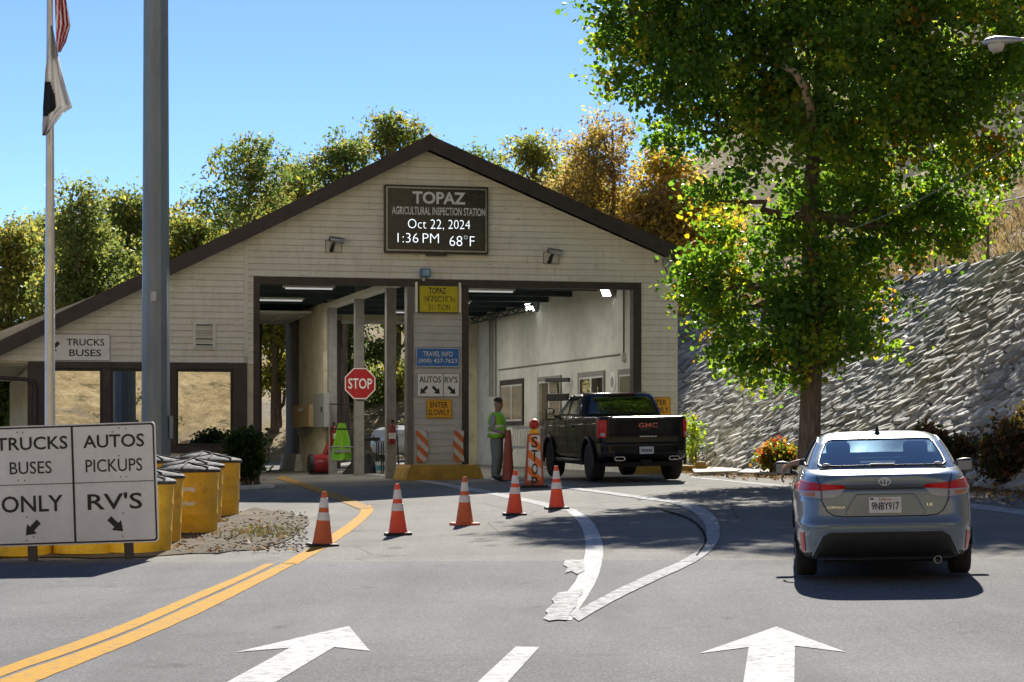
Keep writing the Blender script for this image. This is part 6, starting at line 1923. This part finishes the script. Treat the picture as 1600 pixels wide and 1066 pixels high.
for s_ in (-1, 1): MB().bar((.10, s_ * .078, 1.682), (.0, s_ * .086, 1.68), .006).build('sunglasses_arm', m_black, off_)
MB().bb(.118, .128, -.025, .025, 1.592, 1.600).build('mouth', M('lips', (.25, .10, .08), .6), off_)
# vest: shell over the torso
rings = []
for z_, rx, ry, cx in ((.93, .182, .212, .0), (1.0, .185, .212, .005), (1.12, .188, .21, .012), (1.25, .185, .212, .006), (1.36, .165, .205, .0), (1.43, .135, .175, .0), (1.475, .10, .12, .0)):
    rings.append([(cx + rx * math.copysign(abs(math.cos(a)) ** .8, math.cos(a)), ry * math.copysign(abs(math.sin(a)) ** .8, math.sin(a)), z_ + .012 * math.sin(a * 5)) for a in [2 * math.pi * i / 32 for i in range(32)]])
vest = MB().loft(rings, False, False).build('vest', m_lime, off_, smooth=60)
so = vest.modifiers.new('thickness', 'SOLIDIFY'); so.thickness = .008; so.offset = 1
m_reft = M('silver reflective tape', (.62, .63, .60), .4)
for zz in (1.02, 1.16):
    MB().loft([[(.008 + .198 * math.copysign(abs(math.cos(a)) ** .8, math.cos(a)), .224 * math.copysign(abs(math.sin(a)) ** .8, math.sin(a)), zz + dz + .012 * math.sin(a * 5)) for a in [2 * math.pi * i / 32 for i in range(32)]] for dz in (0, .045)], False, False).build('reflective_band', m_reft, vest, smooth=60)
MB().bb(-.17, .19, -.16, .16, .945, .985).build('belt', m_boot, off_, bevel=.02)

# driver of the sedan: seated, left arm out of the wound-down window (shares the car's place and tilt)
drv = thing('person', 'driver in a dark shirt inside the sedan, left hand hanging out of the window', 'person', tuple(sed.location), 0, rot=tuple(sed.rotation_euler))
V = {'pel': ((-.38, 2.12, .83), (.14, .12)), 'ch': ((-.38, 2.02, 1.06), (.15, .11)), 'nk': ((-.38, 2.0, 1.20), .055), 'h0': ((-.38, 2.03, 1.26), (.07, .08)), 'h1': ((-.38, 2.02, 1.325), (.072, .085)),
     'rsh': ((-.21, 2.04, 1.12), .06), 'rel': ((-.18, 2.30, 1.0), .045), 'rwrist': ((-.30, 2.52, 1.04), .03),
     'lsh': ((-.56, 2.05, 1.12), .058), 'lel': ((-.80, 2.12, 1.12), .034), 'lfo': ((-.90, 2.16, 1.10), .028), 'lwrist': ((-.965, 2.18, 1.05), .022),
     'lkn': ((-.48, 2.55, .83), .075), 'rkn': ((-.28, 2.55, .83), .075)}
E = [('pel', 'ch'), ('ch', 'nk'), ('nk', 'h0'), ('h0', 'h1'), ('ch', 'rsh'), ('rsh', 'rel'), ('rel', 'rwrist'), ('ch', 'lsh'), ('lsh', 'lel'), ('lel', 'lfo'), ('lfo', 'lwrist'), ('pel', 'lkn'), ('pel', 'rkn')]
hand(V, E, 'l', V['lwrist'][0], (-.25, 0, -1), (-1, 0, .2), (0, -1, 0), .5)
hand(V, E, 'r', V['rwrist'][0], (0, .3, .3), (0, -.3, 1), (1, 0, 0), .9)
m_dshirt = M('dark shirt', (.03, .032, .04), .85)
def drv_mat(c):
    if c.x < -.80 or c.z > 1.2 or (c.y > 2.36 and c.z > .95): return 0
    return 1
skin_body('body', V, E, 'pel', drv_mat, [m_skin, m_dshirt], drv)
MB().ball((-.38, 2.0, 1.35), (.085, .10, .065), 12, 8).build('hair', m_hair, drv, smooth=60)
# ================================================================== VEGETATION
def leafcloud(name, ells, n_clump, per, size, pal, seed, parent, mat, crad=(.25, .5), inner=.5, flat=.75, aspect=.8, outer_bias=True, big=True, colvar=.22, reach=1.0):
    """crown of separate leaves gathered in clumps through the volumes ells = [(c, r)] (local)"""
    r_ = np.random.default_rng(seed)
    C0 = np.array([e[0] for e in ells], float); R0 = np.array([e[1] for e in ells], float)
    w = (R0[:, 0] * R0[:, 1] * R0[:, 2]) ** .72; w /= w.sum()
    k = r_.choice(len(ells), n_clump, p=w)
    d = r_.normal(size=(n_clump, 3)); d /= np.linalg.norm(d, axis=1)[:, None]
    rad = inner + (reach - inner) * r_.random(n_clump) ** .7
    C = C0[k] + d * R0[k] * rad[:, None]
    cr = r_.uniform(crad[0], crad[1], n_clump)
    cnt = np.maximum(3, (per * r_.uniform(.5, 1.4, n_clump))).astype(int)
    ci = np.repeat(np.arange(n_clump), cnt); n = len(ci)
    P = C[ci] + r_.normal(size=(n, 3)) * (cr[ci][:, None] * np.array([1, 1, flat])) * .62
    # leaf frame: normal mostly random, tip drooping
    nn = r_.normal(size=(n, 3)); nn[:, 2] += .5; nn /= np.linalg.norm(nn, axis=1)[:, None]
    tp = r_.normal(size=(n, 3)); tp[:, 2] -= .7
    tp -= nn * (tp * nn).sum(1)[:, None]; tp /= np.linalg.norm(tp, axis=1)[:, None] + 1e-9
    sd = np.cross(nn, tp)
    L = size * r_.uniform(.65, 1.3, n)[:, None]; W = L * aspect * .5
    b = P - tp * L * .5; t2 = P + tp * L * .5
    if big:
        fold = nn * L * .10
        vs_ = np.stack([b, b + tp * L * .3 + sd * W + fold, b + tp * L * .72 + sd * W * .75 + fold, t2, b + tp * L * .72 - sd * W * .75 + fold, b + tp * L * .3 - sd * W + fold], 1)
        Fb = np.array([[0, 1, 2, 3], [0, 3, 4, 5]]); m = 6
    else:
        vs_ = np.stack([b, P + sd * W, t2, P - sd * W], 1); Fb = np.array([[0, 1, 2, 3]]); m = 4
    F = (np.arange(n)[:, None, None] * m + Fb[None]).reshape(-1, 4)
    pal_ = np.array([p[:3] for p in pal], float); pw = np.array([p[3] for p in pal], float); pw /= pw.sum()
    clump_c = r_.choice(len(pal), n_clump, p=pw); own = r_.choice(len(pal), n, p=pw)
    use = np.where(r_.random(n) < .72, clump_c[ci], own)
    col = pal_[use] * (1 + colvar * r_.uniform(-1, 1, (n, 1))) * (1 + .12 * r_.uniform(-1, 1, n_clump)[ci][:, None])
    col = np.clip(np.repeat(col, m, 0), 0, 1)
    o = np_mesh(name, vs_.reshape(-1, 3), F, mat, parent, col)
    return o, C
m_leaf = leaf_mat('tree leaf', .6, .45, (2.4, 2.4, .9)); m_leafback = leaf_mat('thin backlit leaf', .55, .6, (1.6, 1.55, 1.05)); m_leafdry = leaf_mat('dry leaf', .3, .8, (1.1, 1.05, 1.0))
m_bark = NT('furrowed bark'); _co = m_bark.coord((1, 1, .18))
_n = m_bark.noise(_co, 16, 6, .7)
m_bark = m_bark.bsdf(m_bark.ramp(_n, [(.3, (.075, .055, .045)), (.7, (.23, .18, .145))]), .95, spec=.1, bump=_n, bstr=.9, bdist=.05)
m_barkpale = M('bare pale wood', (.36, .26, .19), .85, var=.25, stretch=(1, 1, .2), scale=8, bump=.3)
def wig(a, b, n, amp, rr):
    a, b = Vector(a), Vector(b); P = []
    for k in range(n + 1):
        f = k / n; q = a.lerp(b, f)
        if 0 < k < n: q += Vector((rr.uniform(-1, 1), rr.uniform(-1, 1), rr.uniform(-.5, .5))) * amp
        P.append(q)
    return P
def tree(name, label, base, ells, trunk_r, fork, n_clump, per, size, pal, seed, mat=None, group=None, crad=(.25, .5), inner=.5, big=False, aspect=.6, twigs=40, flat=.75, cat='tree', bark=None):
    o = thing(name, label, cat, tuple(base), 0, group); rr = random.Random(seed)
    cr, C = leafcloud('crown', ells, n_clump, per, size, pal, seed, o, mat or m_leaf, crad, inner, flat, aspect, big=big, reach=1.6)
    mb = MB(); top = max(e[0][2] + e[1][2] * .3 for e in ells)
    tx, ty = np.mean([e[0][0] for e in ells]), np.mean([e[0][1] for e in ells])
    tp = wig((0, 0, -.2), (tx * .4, ty * .4, top), 7, trunk_r * .5, rr)
    rad = [trunk_r * (1.25 if k == 0 else 1 - .8 * k / 7) for k in range(8)]
    mb.tube(tp, rad, 10)
    ends = []
    for e in ells:
        k = min(6, max(1, int((e[0][2] - e[1][2] * .6) / max(top, .1) * 7)))
        P = wig(tp[k], e[0], 4, .12 + e[1][0] * .05, rr); mb.tube(P, [trunk_r * .42, trunk_r * .34, trunk_r * .26, trunk_r * .2, trunk_r * .12], 7); ends += P[2:]
    for k in range(twigs):
        c = Vector(C[rr.randrange(len(C))]); s0 = min(ends, key=lambda q: (q - c).length)
        mb.tube(wig(s0, c, 3, .08, rr), [trunk_r * .14, trunk_r * .1, trunk_r * .07, trunk_r * .03], 5)
    tk = mb.build('trunk', bark or m_bark, o, smooth=60)
    return o

# ---- the big broadleaf tree by the wall
TY = 48.0; tb0 = at(1264, 690, TY); tb0.z = gz(tb0.x, tb0.y) - .05
s75 = FPX / TY
def el(px, py, rx, rz, dy=0.0, ry=None):
    c = at(px, py, TY) - tb0; return ((c.x, c.y + dy, c.z), (rx / s75, (ry if ry else (rx + rz) / 2) / s75, rz / s75))
big_ells = [el(1010, 88, 95, 75, .3), el(985, 25, 80, 70, -.3), el(1100, 120, 110, 95, -.6), el(1075, 195, 70, 45, .3), el(1200, 60, 170, 130, .5, 190), el(1330, 110, 180, 150, 0, 230), el(1480, 60, 150, 130, .3, 190), el(1545, 170, 110, 120, -.3), el(1440, 240, 120, 110, 2.2),
            el(1240, 250, 115, 95, -.8), el(1330, 330, 110, 90, 1.6), el(1120, 318, 62, 28, -.5), el(1180, 350, 70, 40, .2), el(1470, 350, 85, 60, 1.9), el(1520, 300, 70, 60, 2.2), el(1260, 420, 95, 70, 0), el(1130, 425, 62, 42, .4), el(1100, 480, 45, 40, .2), el(1185, 500, 75, 55, -.5), el(1205, 575, 55, 40, -.4), el(1340, 470, 85, 60, 1.2), el(1365, 530, 45, 28, .2), el(1300, 540, 50, 40, .4), el(1275, 500, 70, 70, -.7), el(1235, 545, 60, 45, -.6), el(1085, 445, 40, 40, 0), el(1140, 545, 45, 35, -.2),
            el(1300, -90, 260, 120, 0, 250), el(1080, -60, 130, 90), el(1520, -80, 150, 120)]
G_PAL = [(.085, .155, .03, 5), (.06, .125, .026, 4), (.13, .20, .03, 3), (.21, .24, .025, 1.7), (.34, .26, .03, .6), (.36, .18, .03, .22)]
bt_ = thing('broadleaf_tree', 'big broad-leaved green tree, a few leaves turned gold, between the road and the stone wall', 'tree', tuple(tb0))
crown_, C = leafcloud('crown', big_ells, 2300, 46, .112, G_PAL, 21, bt_, m_leaf, (.20, .42), .55, .8, .95, big=True)
rr = random.Random(4); mb = MB()
tp = [Vector((0, 0, -.2)), Vector((0, 0, .3)), Vector((.02, 0, 1.2)), Vector((.06, 0, 2.4)), Vector((.10, .05, 3.8)), Vector((.0, .1, 5.6)), Vector((.15, .1, 7.4)), Vector((.3, .1, 9.5)), Vector((.4, .1, 11.5))]
mb.tube(tp, [.34, .265, .225, .215, .20, .17, .13, .08, .04], 16)
ends = []
for e in big_ells:
    z_ = e[0][2]; k = min(7, max(3, int(np.searchsorted([q.z for q in tp], z_ - .9))))
    P = wig(tp[k], e[0], 5, .22, rr); mb.tube(P, [.10, .085, .07, .055, .04, .02], 8); ends += P[2:]
for k in range(130):
    c = Vector(C[rr.randrange(len(C))]); s0 = min(ends, key=lambda q: (q - c).length)
    mb.tube(wig(s0, c, 3, .12, rr), [.028, .022, .015, .006], 5)
mb.build('trunk', m_bark, bt_, smooth=60)
def lp(px, py, dy): return at(px, py, TY) - tb0 + Vector((0, dy, 0))
MB().tube([lp(1258, 215, -1.2), lp(1250, 190, -1.75), lp(1238, 158, -2.0), lp(1222, 137, -2.05), lp(1204, 126, -2.0)], [.10, .095, .085, .075, .05], 10).build('bare_limb', m_barkpale, bt_, smooth=60)

# ---- trees behind the station
OL = [(.085, .105, .022, 4), (.12, .135, .03, 3), (.06, .085, .02, 3), (.22, .19, .03, 1)]
YG = [(.16, .15, .025, 4), (.11, .125, .025, 4), (.25, .20, .025, 1.6), (.075, .10, .022, 3)]
GA = [(.075, .11, .022, 4), (.055, .085, .02, 3), (.17, .15, .02, 1.8), (.10, .10, .03, 1)]
OR = [(.17, .115, .035, 4), (.12, .085, .035, 3), (.22, .165, .03, 3), (.11, .115, .03, 4), (.27, .21, .025, 2)]
GD = [(.27, .19, .025, 3), (.19, .16, .025, 4), (.12, .13, .02, 2), (.28, .15, .02, 1)]
DG = [(.035, .065, .015, 4), (.05, .085, .02, 3), (.09, .11, .02, 1.5)]
def btree(px, pt, pb, hw, Y, pal, seed, label, n=420, per=26, size=.17, airy=False, name='autumn_tree', trunk=.16, lean=0):
    b = at(px + lean, 690, Y); b.z = max(gz(b.x, b.y), hback(b.x, b.y) if Y > 84 else -9) - .1
    s_ = FPX / Y; zt_ = CAMZ + (690 - pt) / s_ - b.z; zb_ = CAMZ + (690 - pb) / s_ - b.z
    r = hw * 1.18 / s_; H = zt_ - zb_; rr = random.Random(seed); E_ = []
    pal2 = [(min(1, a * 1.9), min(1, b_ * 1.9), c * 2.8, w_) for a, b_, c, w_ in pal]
    for k in range(15):
        f = rr.random() ** .85; env = math.sin(math.pi * min(.97, .16 + .80 * f)) ** .6
        a_ = rr.uniform(0, 6.283); q_ = rr.random() ** .5 * r * env * .85; sz = r * rr.uniform(.22, .44)
        E_.append(((q_ * math.cos(a_) - lean / s_, q_ * math.sin(a_) * .8, zb_ + sz * .6 + (H - sz * 1.3) * f), (sz * rr.uniform(.9, 1.3), sz, sz * rr.uniform(.6, .9))))
    E_.append((((rr.uniform(-.15, .15)) * r, 0, zt_ - r * .2), (r * .3, r * .3, r * .22)))
    return tree(name, label, b, E_, trunk, 0, int(n * (1.05 if airy else 1.5)), per, size, pal2, seed, mat=m_leafback, group='trees behind the station', crad=(.2, .42) if airy else (.26, .52), inner=.3, aspect=.42 if airy else .6, twigs=60 if airy else 25)
BT_ = [
    (14, 352, 575, 62, 88, YG, 'yellow-green tree at the far left edge behind the wing', dict(n=380)),
    (128, 296, 580, 74, 82, OL, 'tall olive-green tree between flagpole and steel mast', dict(n=560)),
    (205, 308, 560, 62, 88, OL, 'olive-green tree just behind the steel mast', dict(n=420)),
    (70, 345, 580, 55, 92, YG, 'yellowing tree behind the flagpole', dict(n=360)),
    (300, 345, 520, 55, 84, YG, 'low yellow-green tree right of the steel mast, above the wing roof', dict(n=360)),
    (388, 222, 440, 74, 80, GA, 'airy green tree with fine leaves above the left roof slope', dict(n=300, per=20, size=.2, airy=True)),
    (262, 335, 540, 48, 92, OL, 'olive tree filling the gap right behind the steel mast', dict(n=300)),
    (170, 350, 560, 60, 94, YG, 'yellow-green tree in the second row left of the mast', dict(n=300)),
    (430, 300, 440, 60, 92, YG, 'yellow-green tree in the second row over the left roof slope', dict(n=280)),
    (470, 262, 430, 58, 88, YG, 'low yellow-green tree behind the left roof slope', dict(n=320, airy=True)),
    (538, 214, 400, 58, 84, GA, 'airy green tree left of the tallest one behind the ridge', dict(n=280, per=20, size=.2, airy=True)),
    (604, 178, 400, 58, 82, GA, 'tallest airy tree just left of the roof ridge', dict(n=330, per=20, size=.2, airy=True)),
    (662, 212, 380, 40, 90, GA, 'thin airy tree showing behind the ridge', dict(n=170, per=20, size=.2, airy=True)),
    (752, 236, 400, 52, 86, GA, 'airy green tree just right of the roof ridge', dict(n=240, per=20, size=.2, airy=True)),
    (832, 222, 420, 62, 82, YG, 'yellow-green tree above the right roof slope', dict(n=330, per=20, size=.2, airy=True)),
    (905, 256, 430, 55, 90, GD, 'golden tree behind the right roof slope', dict(n=340)),
    (958, 190, 480, 84, 77, OR, 'rusty brown and gold tree beside the big green tree', dict(n=620, per=26, size=.17, airy=True)),
    (1048, 238, 500, 72, 79, GD, 'golden tree seen under the big tree near the gable end', dict(n=440)),
    (1110, 300, 520, 60, 84, GD, 'gold and green tree low behind the gable corner', dict(n=300)),
    (60, 362, 590, 92, 98, OL, 'broad olive tree in the back row at far left', dict(n=420)),
    (178, 348, 590, 92, 100, OL, 'broad olive tree in the back row left of the mast', dict(n=420)),
    (308, 372, 560, 80, 99, OL, 'broad tree in the back row right of the mast', dict(n=360)),
    (505, 292, 450, 85, 98, OL, 'broad olive tree in the back row left of the ridge', dict(n=360)),
    (730, 300, 450, 78, 98, GD, 'broad gold tree in the back row right of the ridge', dict(n=340)),
    (868, 292, 450, 88, 98, YG, 'broad yellow-green tree in the back row over the right roof slope', dict(n=380)),
    (2, 560, 712, 52, 70, DG, 'dark green tree left of the office wing, under the eave', dict(n=380)),
    (432, 420, 610, 52, 93, YG, 'yellow-green tree seen through the left bay exit', dict(n=420, trunk=.22)),
    (545, 400, 640, 55, 96, DG, 'dark tree with a stout trunk seen between the posts', dict(n=420, trunk=.3)),
    (622, 420, 640, 50, 98, OL, 'olive tree seen between the posts beside the pier', dict(n=380, trunk=.2)),
    (738, 420, 640, 40, 100, YG, 'yellowish tree seen through the gap right of the pier', dict(n=240))]
for i, (px, pt, pb, hw, Y, pal, lab, kw) in enumerate(BT_):
    btree(px, pt, pb, hw, Y, pal, 100 + i, lab, **kw)

# ---- shrubs
def shrub(name, label, px, py, hw, hh, pal, seed, n=130, per=24, size=.09, depth=.8, big=True, mat=None, lift=0.0, group='shrubs by the road'):
    g = G(px, py); s_ = FPX / g.y; r = hw / s_; H = hh / s_; rr = random.Random(seed)
    E_ = [((rr.uniform(-.55, .55) * r, rr.uniform(-.4, .4) * depth, H * rr.uniform(.3, .72) + lift), (r * rr.uniform(.35, .6), depth * rr.uniform(.4, .7), H * rr.uniform(.25, .38))) for _ in range(6)]
    o = thing(name, label, 'shrub', tuple(g), 0, group)
    cr, C = leafcloud('foliage', E_, n, per, size, pal, seed, o, mat or m_leaf, (.10, .22), .3, .8, .7, big=big)
    mb = MB()
    for k in range(14):
        c = C[rr.randrange(len(C))]; mb.tube(wig((c[0] * .35, c[1] * .35, -.05), tuple(c), 4, .05, rr), [.02, .016, .012, .008, .004], 5)
    mb.build('stems', m_bark, o)
    return o
DSH = [(.020, .042, .012, 4), (.03, .06, .015, 3), (.06, .05, .03, .7)]
IVY = [(.14, .15, .02, 3), (.20, .10, .025, 2.5), (.20, .035, .02, 1.6), (.06, .085, .02, 4), (.24, .18, .03, 1)]
RDB = [(.10, .05, .035, 4), (.07, .06, .03, 3), (.16, .07, .04, 2), (.05, .07, .025, 2)]
WEED = [(.16, .22, .02, 3), (.10, .16, .02, 2), (.25, .24, .03, 1)]
shrub('dark_shrub', 'dark green shrub at the corner of the office wing', 388, 764, 44, 92, DSH, 301, 210, 26, .10, .7)
shrub('creeper_bush', 'yellow, green and red creeper bush at the foot of the big tree', 1212, 744, 46, 52, IVY, 302, 260, 24, .085, .8)
shrub('climbing_creeper', 'red creeper leaves climbing beside the tree trunk', 1240, 735, 14, 80, [(.38, .06, .03, 3), (.34, .18, .03, 2), (.25, .04, .05, 1)], 303, 60, 16, .07, .3)
shrub('russet_bush', 'russet brown bush at the wall foot behind the sedan roof', 1475, 760, 55, 100, RDB, 304, 260, 24, .09, .8)
shrub('russet_bush', 'dark russet bush at the right edge of the picture under the wall', 1575, 766, 60, 120, RDB, 305, 320, 24, .09, .9)
shrub('russet_bush', 'low russet bush between the big tree and the sedan', 1330, 748, 50, 60, RDB, 306, 160, 24, .08, .6)
shrub('green_weed', 'light green weed growing at the gable corner above the pickup', 1082, 735, 16, 105, WEED, 307, 60, 14, .08, .3)
mb = MB(); rr = random.Random(12); g = G(1096, 738)
for k in range(16): mb.tube(wig((rr.uniform(-.1, .1), 0, 0), (rr.uniform(-.5, .7), rr.uniform(-.3, .3), rr.uniform(.2, .9)), 4, .06, rr), [.014, .012, .009, .006, .003], 5)
o = thing('dead_branch', 'dry leafless branch on the slab behind the pickup', 'branch', tuple(g)); mb.build('twigs', M('dry twig', (.22, .15, .09), .9), o)

# ---- grass, scrub and litter that nobody could count
def blades(name, pts, h, pal, seed, lean=.35, w=.02):
    r_ = np.random.default_rng(seed); P = np.array(pts, float); n = len(P)
    a = r_.uniform(0, 2 * np.pi, n); d = np.stack([np.cos(a), np.sin(a), np.zeros(n)], 1); up = np.zeros((n, 3)); up[:, 2] = 1
    H = (h * r_.uniform(.5, 1.4, n))[:, None]; le = r_.normal(size=(n, 3)) * lean; le[:, 2] = 0
    W = w * r_.uniform(.6, 1.5, n)[:, None]
    V = np.stack([P - d * W, P + d * W, P + up * H * .6 + d * W * .7 + le * H * .4, P + up * H + le * H], 1)
    F = np.arange(n * 4).reshape(n, 4)
    pal_ = np.array([p[:3] for p in pal]); pw = np.array([p[3] for p in pal], float); pw /= pw.sum()
    col = pal_[r_.choice(len(pal), n, p=pw)] * r_.uniform(.7, 1.25, (n, 1))
    o = np_mesh(name, V.reshape(-1, 3), F, m_leafdry, None, np.repeat(col, 4, 0)); o['kind'] = 'stuff'; return o
rr = random.Random(31); pts = []
for k in range(16000):
    p_ = 4.5 + 16 * rr.random() ** 1.6; q_ = rr.uniform(-8, 42); P = WO + WD * q_ + WN * p_
    pts.append((P.x, P.y, hill_right(p_, q_) - .03))
tag(blades('dry_grass', pts, .34, [(.42, .32, .15, 4), (.34, .24, .11, 3), (.48, .39, .20, 2), (.22, .17, .08, 1)], 5), 'dry golden grass on the slope above the stone wall', 'grass')
pts = []
for k in range(420):
    px, py = rr.gauss(405, 40), rr.gauss(834, 5)
    if 300 < px < 478 and 812 < py < 856: g = G(px, py); pts.append((g.x, g.y, g.z + .02))
tag(blades('weeds', pts, .05, [(.16, .16, .05, 3), (.22, .19, .08, 3), (.10, .12, .03, 2)], 6, .6, .012), 'sparse weeds on the dirt patch beside the barrels', 'weeds')
pts = []
for k in range(2600):
    q_ = rr.uniform(-7, 20); P = WO + WD * q_ - WN * abs(rr.gauss(0, .75)); pts.append((P.x, P.y, gz(P.x, P.y) + .02))
for k in range(110):
    g = G(rr.uniform(270, 470), rr.uniform(815, 866)); pts.append((g.x, g.y, g.z + .03))
tag(blades('leaf_litter', pts, .05, [(.25, .15, .06, 3), (.34, .22, .08, 2), (.14, .09, .05, 3)], 7, 1.6, .028), 'fallen leaves along the wall foot and on the dirt', 'leaves')
r_ = np.random.default_rng(3); V = []; F = []
for k in range(700):
    px, py = rr.uniform(265, 480), rr.uniform(802, 866); g = G(px, py); s_ = rr.uniform(.008, .03); b0 = len(V)
    pr_ = [(1, 0, 0), (0, 1, 0), (-1, 0, 0), (0, -1, 0), (0, 0, .8), (0, 0, -.5)]
    V += [(g.x + a * s_ * rr.uniform(.6, 1.2), g.y + b * s_ * rr.uniform(.6, 1.2), g.z + .03 + c * s_) for a, b, c in pr_]
    F += [(b0 + i, b0 + (i + 1) % 4, b0 + 4) for i in range(4)] + [(b0 + (i + 1) % 4, b0 + i, b0 + 5) for i in range(4)]
gv = np_mesh('gravel', np.array(V), np.array(F), M('gravel', (.17, .155, .135), .9, var=.4, scale=30)); tag(gv, 'loose gravel on the dirt patch beside the barrels', 'gravel', kind='stuff')
# sage scrub on the slopes
rr = random.Random(77); E_ = []
for k in range(420):
    if k < 60: p_ = 8 + 50 * rr.random(); q_ = rr.uniform(-5, 70); P = WO + WD * q_ + WN * p_; z_ = hill_right(p_, q_)
    elif k < 110: P = Vector((rr.uniform(-45, 40), rr.uniform(92, 150), 0)); z_ = hback(P.x, P.y)
    else: P = Vector((rr.uniform(0, 95), -rr.uniform(26, 150), 0)); z_ = hbehind(P.x, P.y)
    s_ = rr.uniform(.4, 1.1); E_.append(((P.x, P.y, z_ + s_ * .35), (s_, s_, s_ * .6)))
sc, _ = leafcloud('hillside_scrub', E_, 4200, 14, .24, [(.14, .14, .08, 3), (.10, .11, .05, 3), (.22, .18, .09, 2)], 55, None, m_leafdry, (.15, .35), .2, .7, .5, big=False)
tag(sc, 'grey-green sage scrub scattered over the dry slopes', 'scrub', kind='stuff')

# ---- chain-link fence along the top of the wall
fen = thing('chain_link_fence', 'rusty chain-link fence with thin posts along the top of the stone wall', 'fence', tuple(WO)); fen['kind'] = 'thing'
m_rust = M('weathered fence steel', (.16, .14, .125), .7, metal=.3, var=.2)
def fpt(q, z): P = WD * q + WN * 4.62; return Vector((P.x, P.y, WTOP - .1 + z))
fq = [-8 + 3.05 * k for k in range(17)]
for q in fq: MB().tube([fpt(q, -.3), fpt(q, 1.45)], .032, 8).build('post', m_rust, fen, smooth=60)
for z_ in (1.42,): MB().tube([fpt(fq[0], z_), fpt(fq[-1], z_)], .018, 6).build('rail', m_rust, fen, smooth=60)
V = []; F = []
step_ = .11; nW = int((fq[-1] - fq[0] + 1.4) / step_)
for k in range(nW):
    for s_ in (0, 1):
        q0 = fq[0] + k * step_ - 1.4 * s_ * 0; a = (q0, 0.02) if s_ == 0 else (q0, 1.4); b = (q0 + 1.38, 1.4) if s_ == 0 else (q0 + 1.38, .02)
        if b[0] > fq[-1]: continue
        A, B = fpt(*a), fpt(*b); i0 = len(V); t_ = Vector((0, 0, .0035))
        V += [tuple(A - t_), tuple(A + t_), tuple(B + t_), tuple(B - t_)]; F.append((i0, i0 + 1, i0 + 2, i0 + 3))
mw = np_mesh('wire_mesh', np.array(V), np.array(F), m_rust, fen); mw['kind'] = 'stuff'
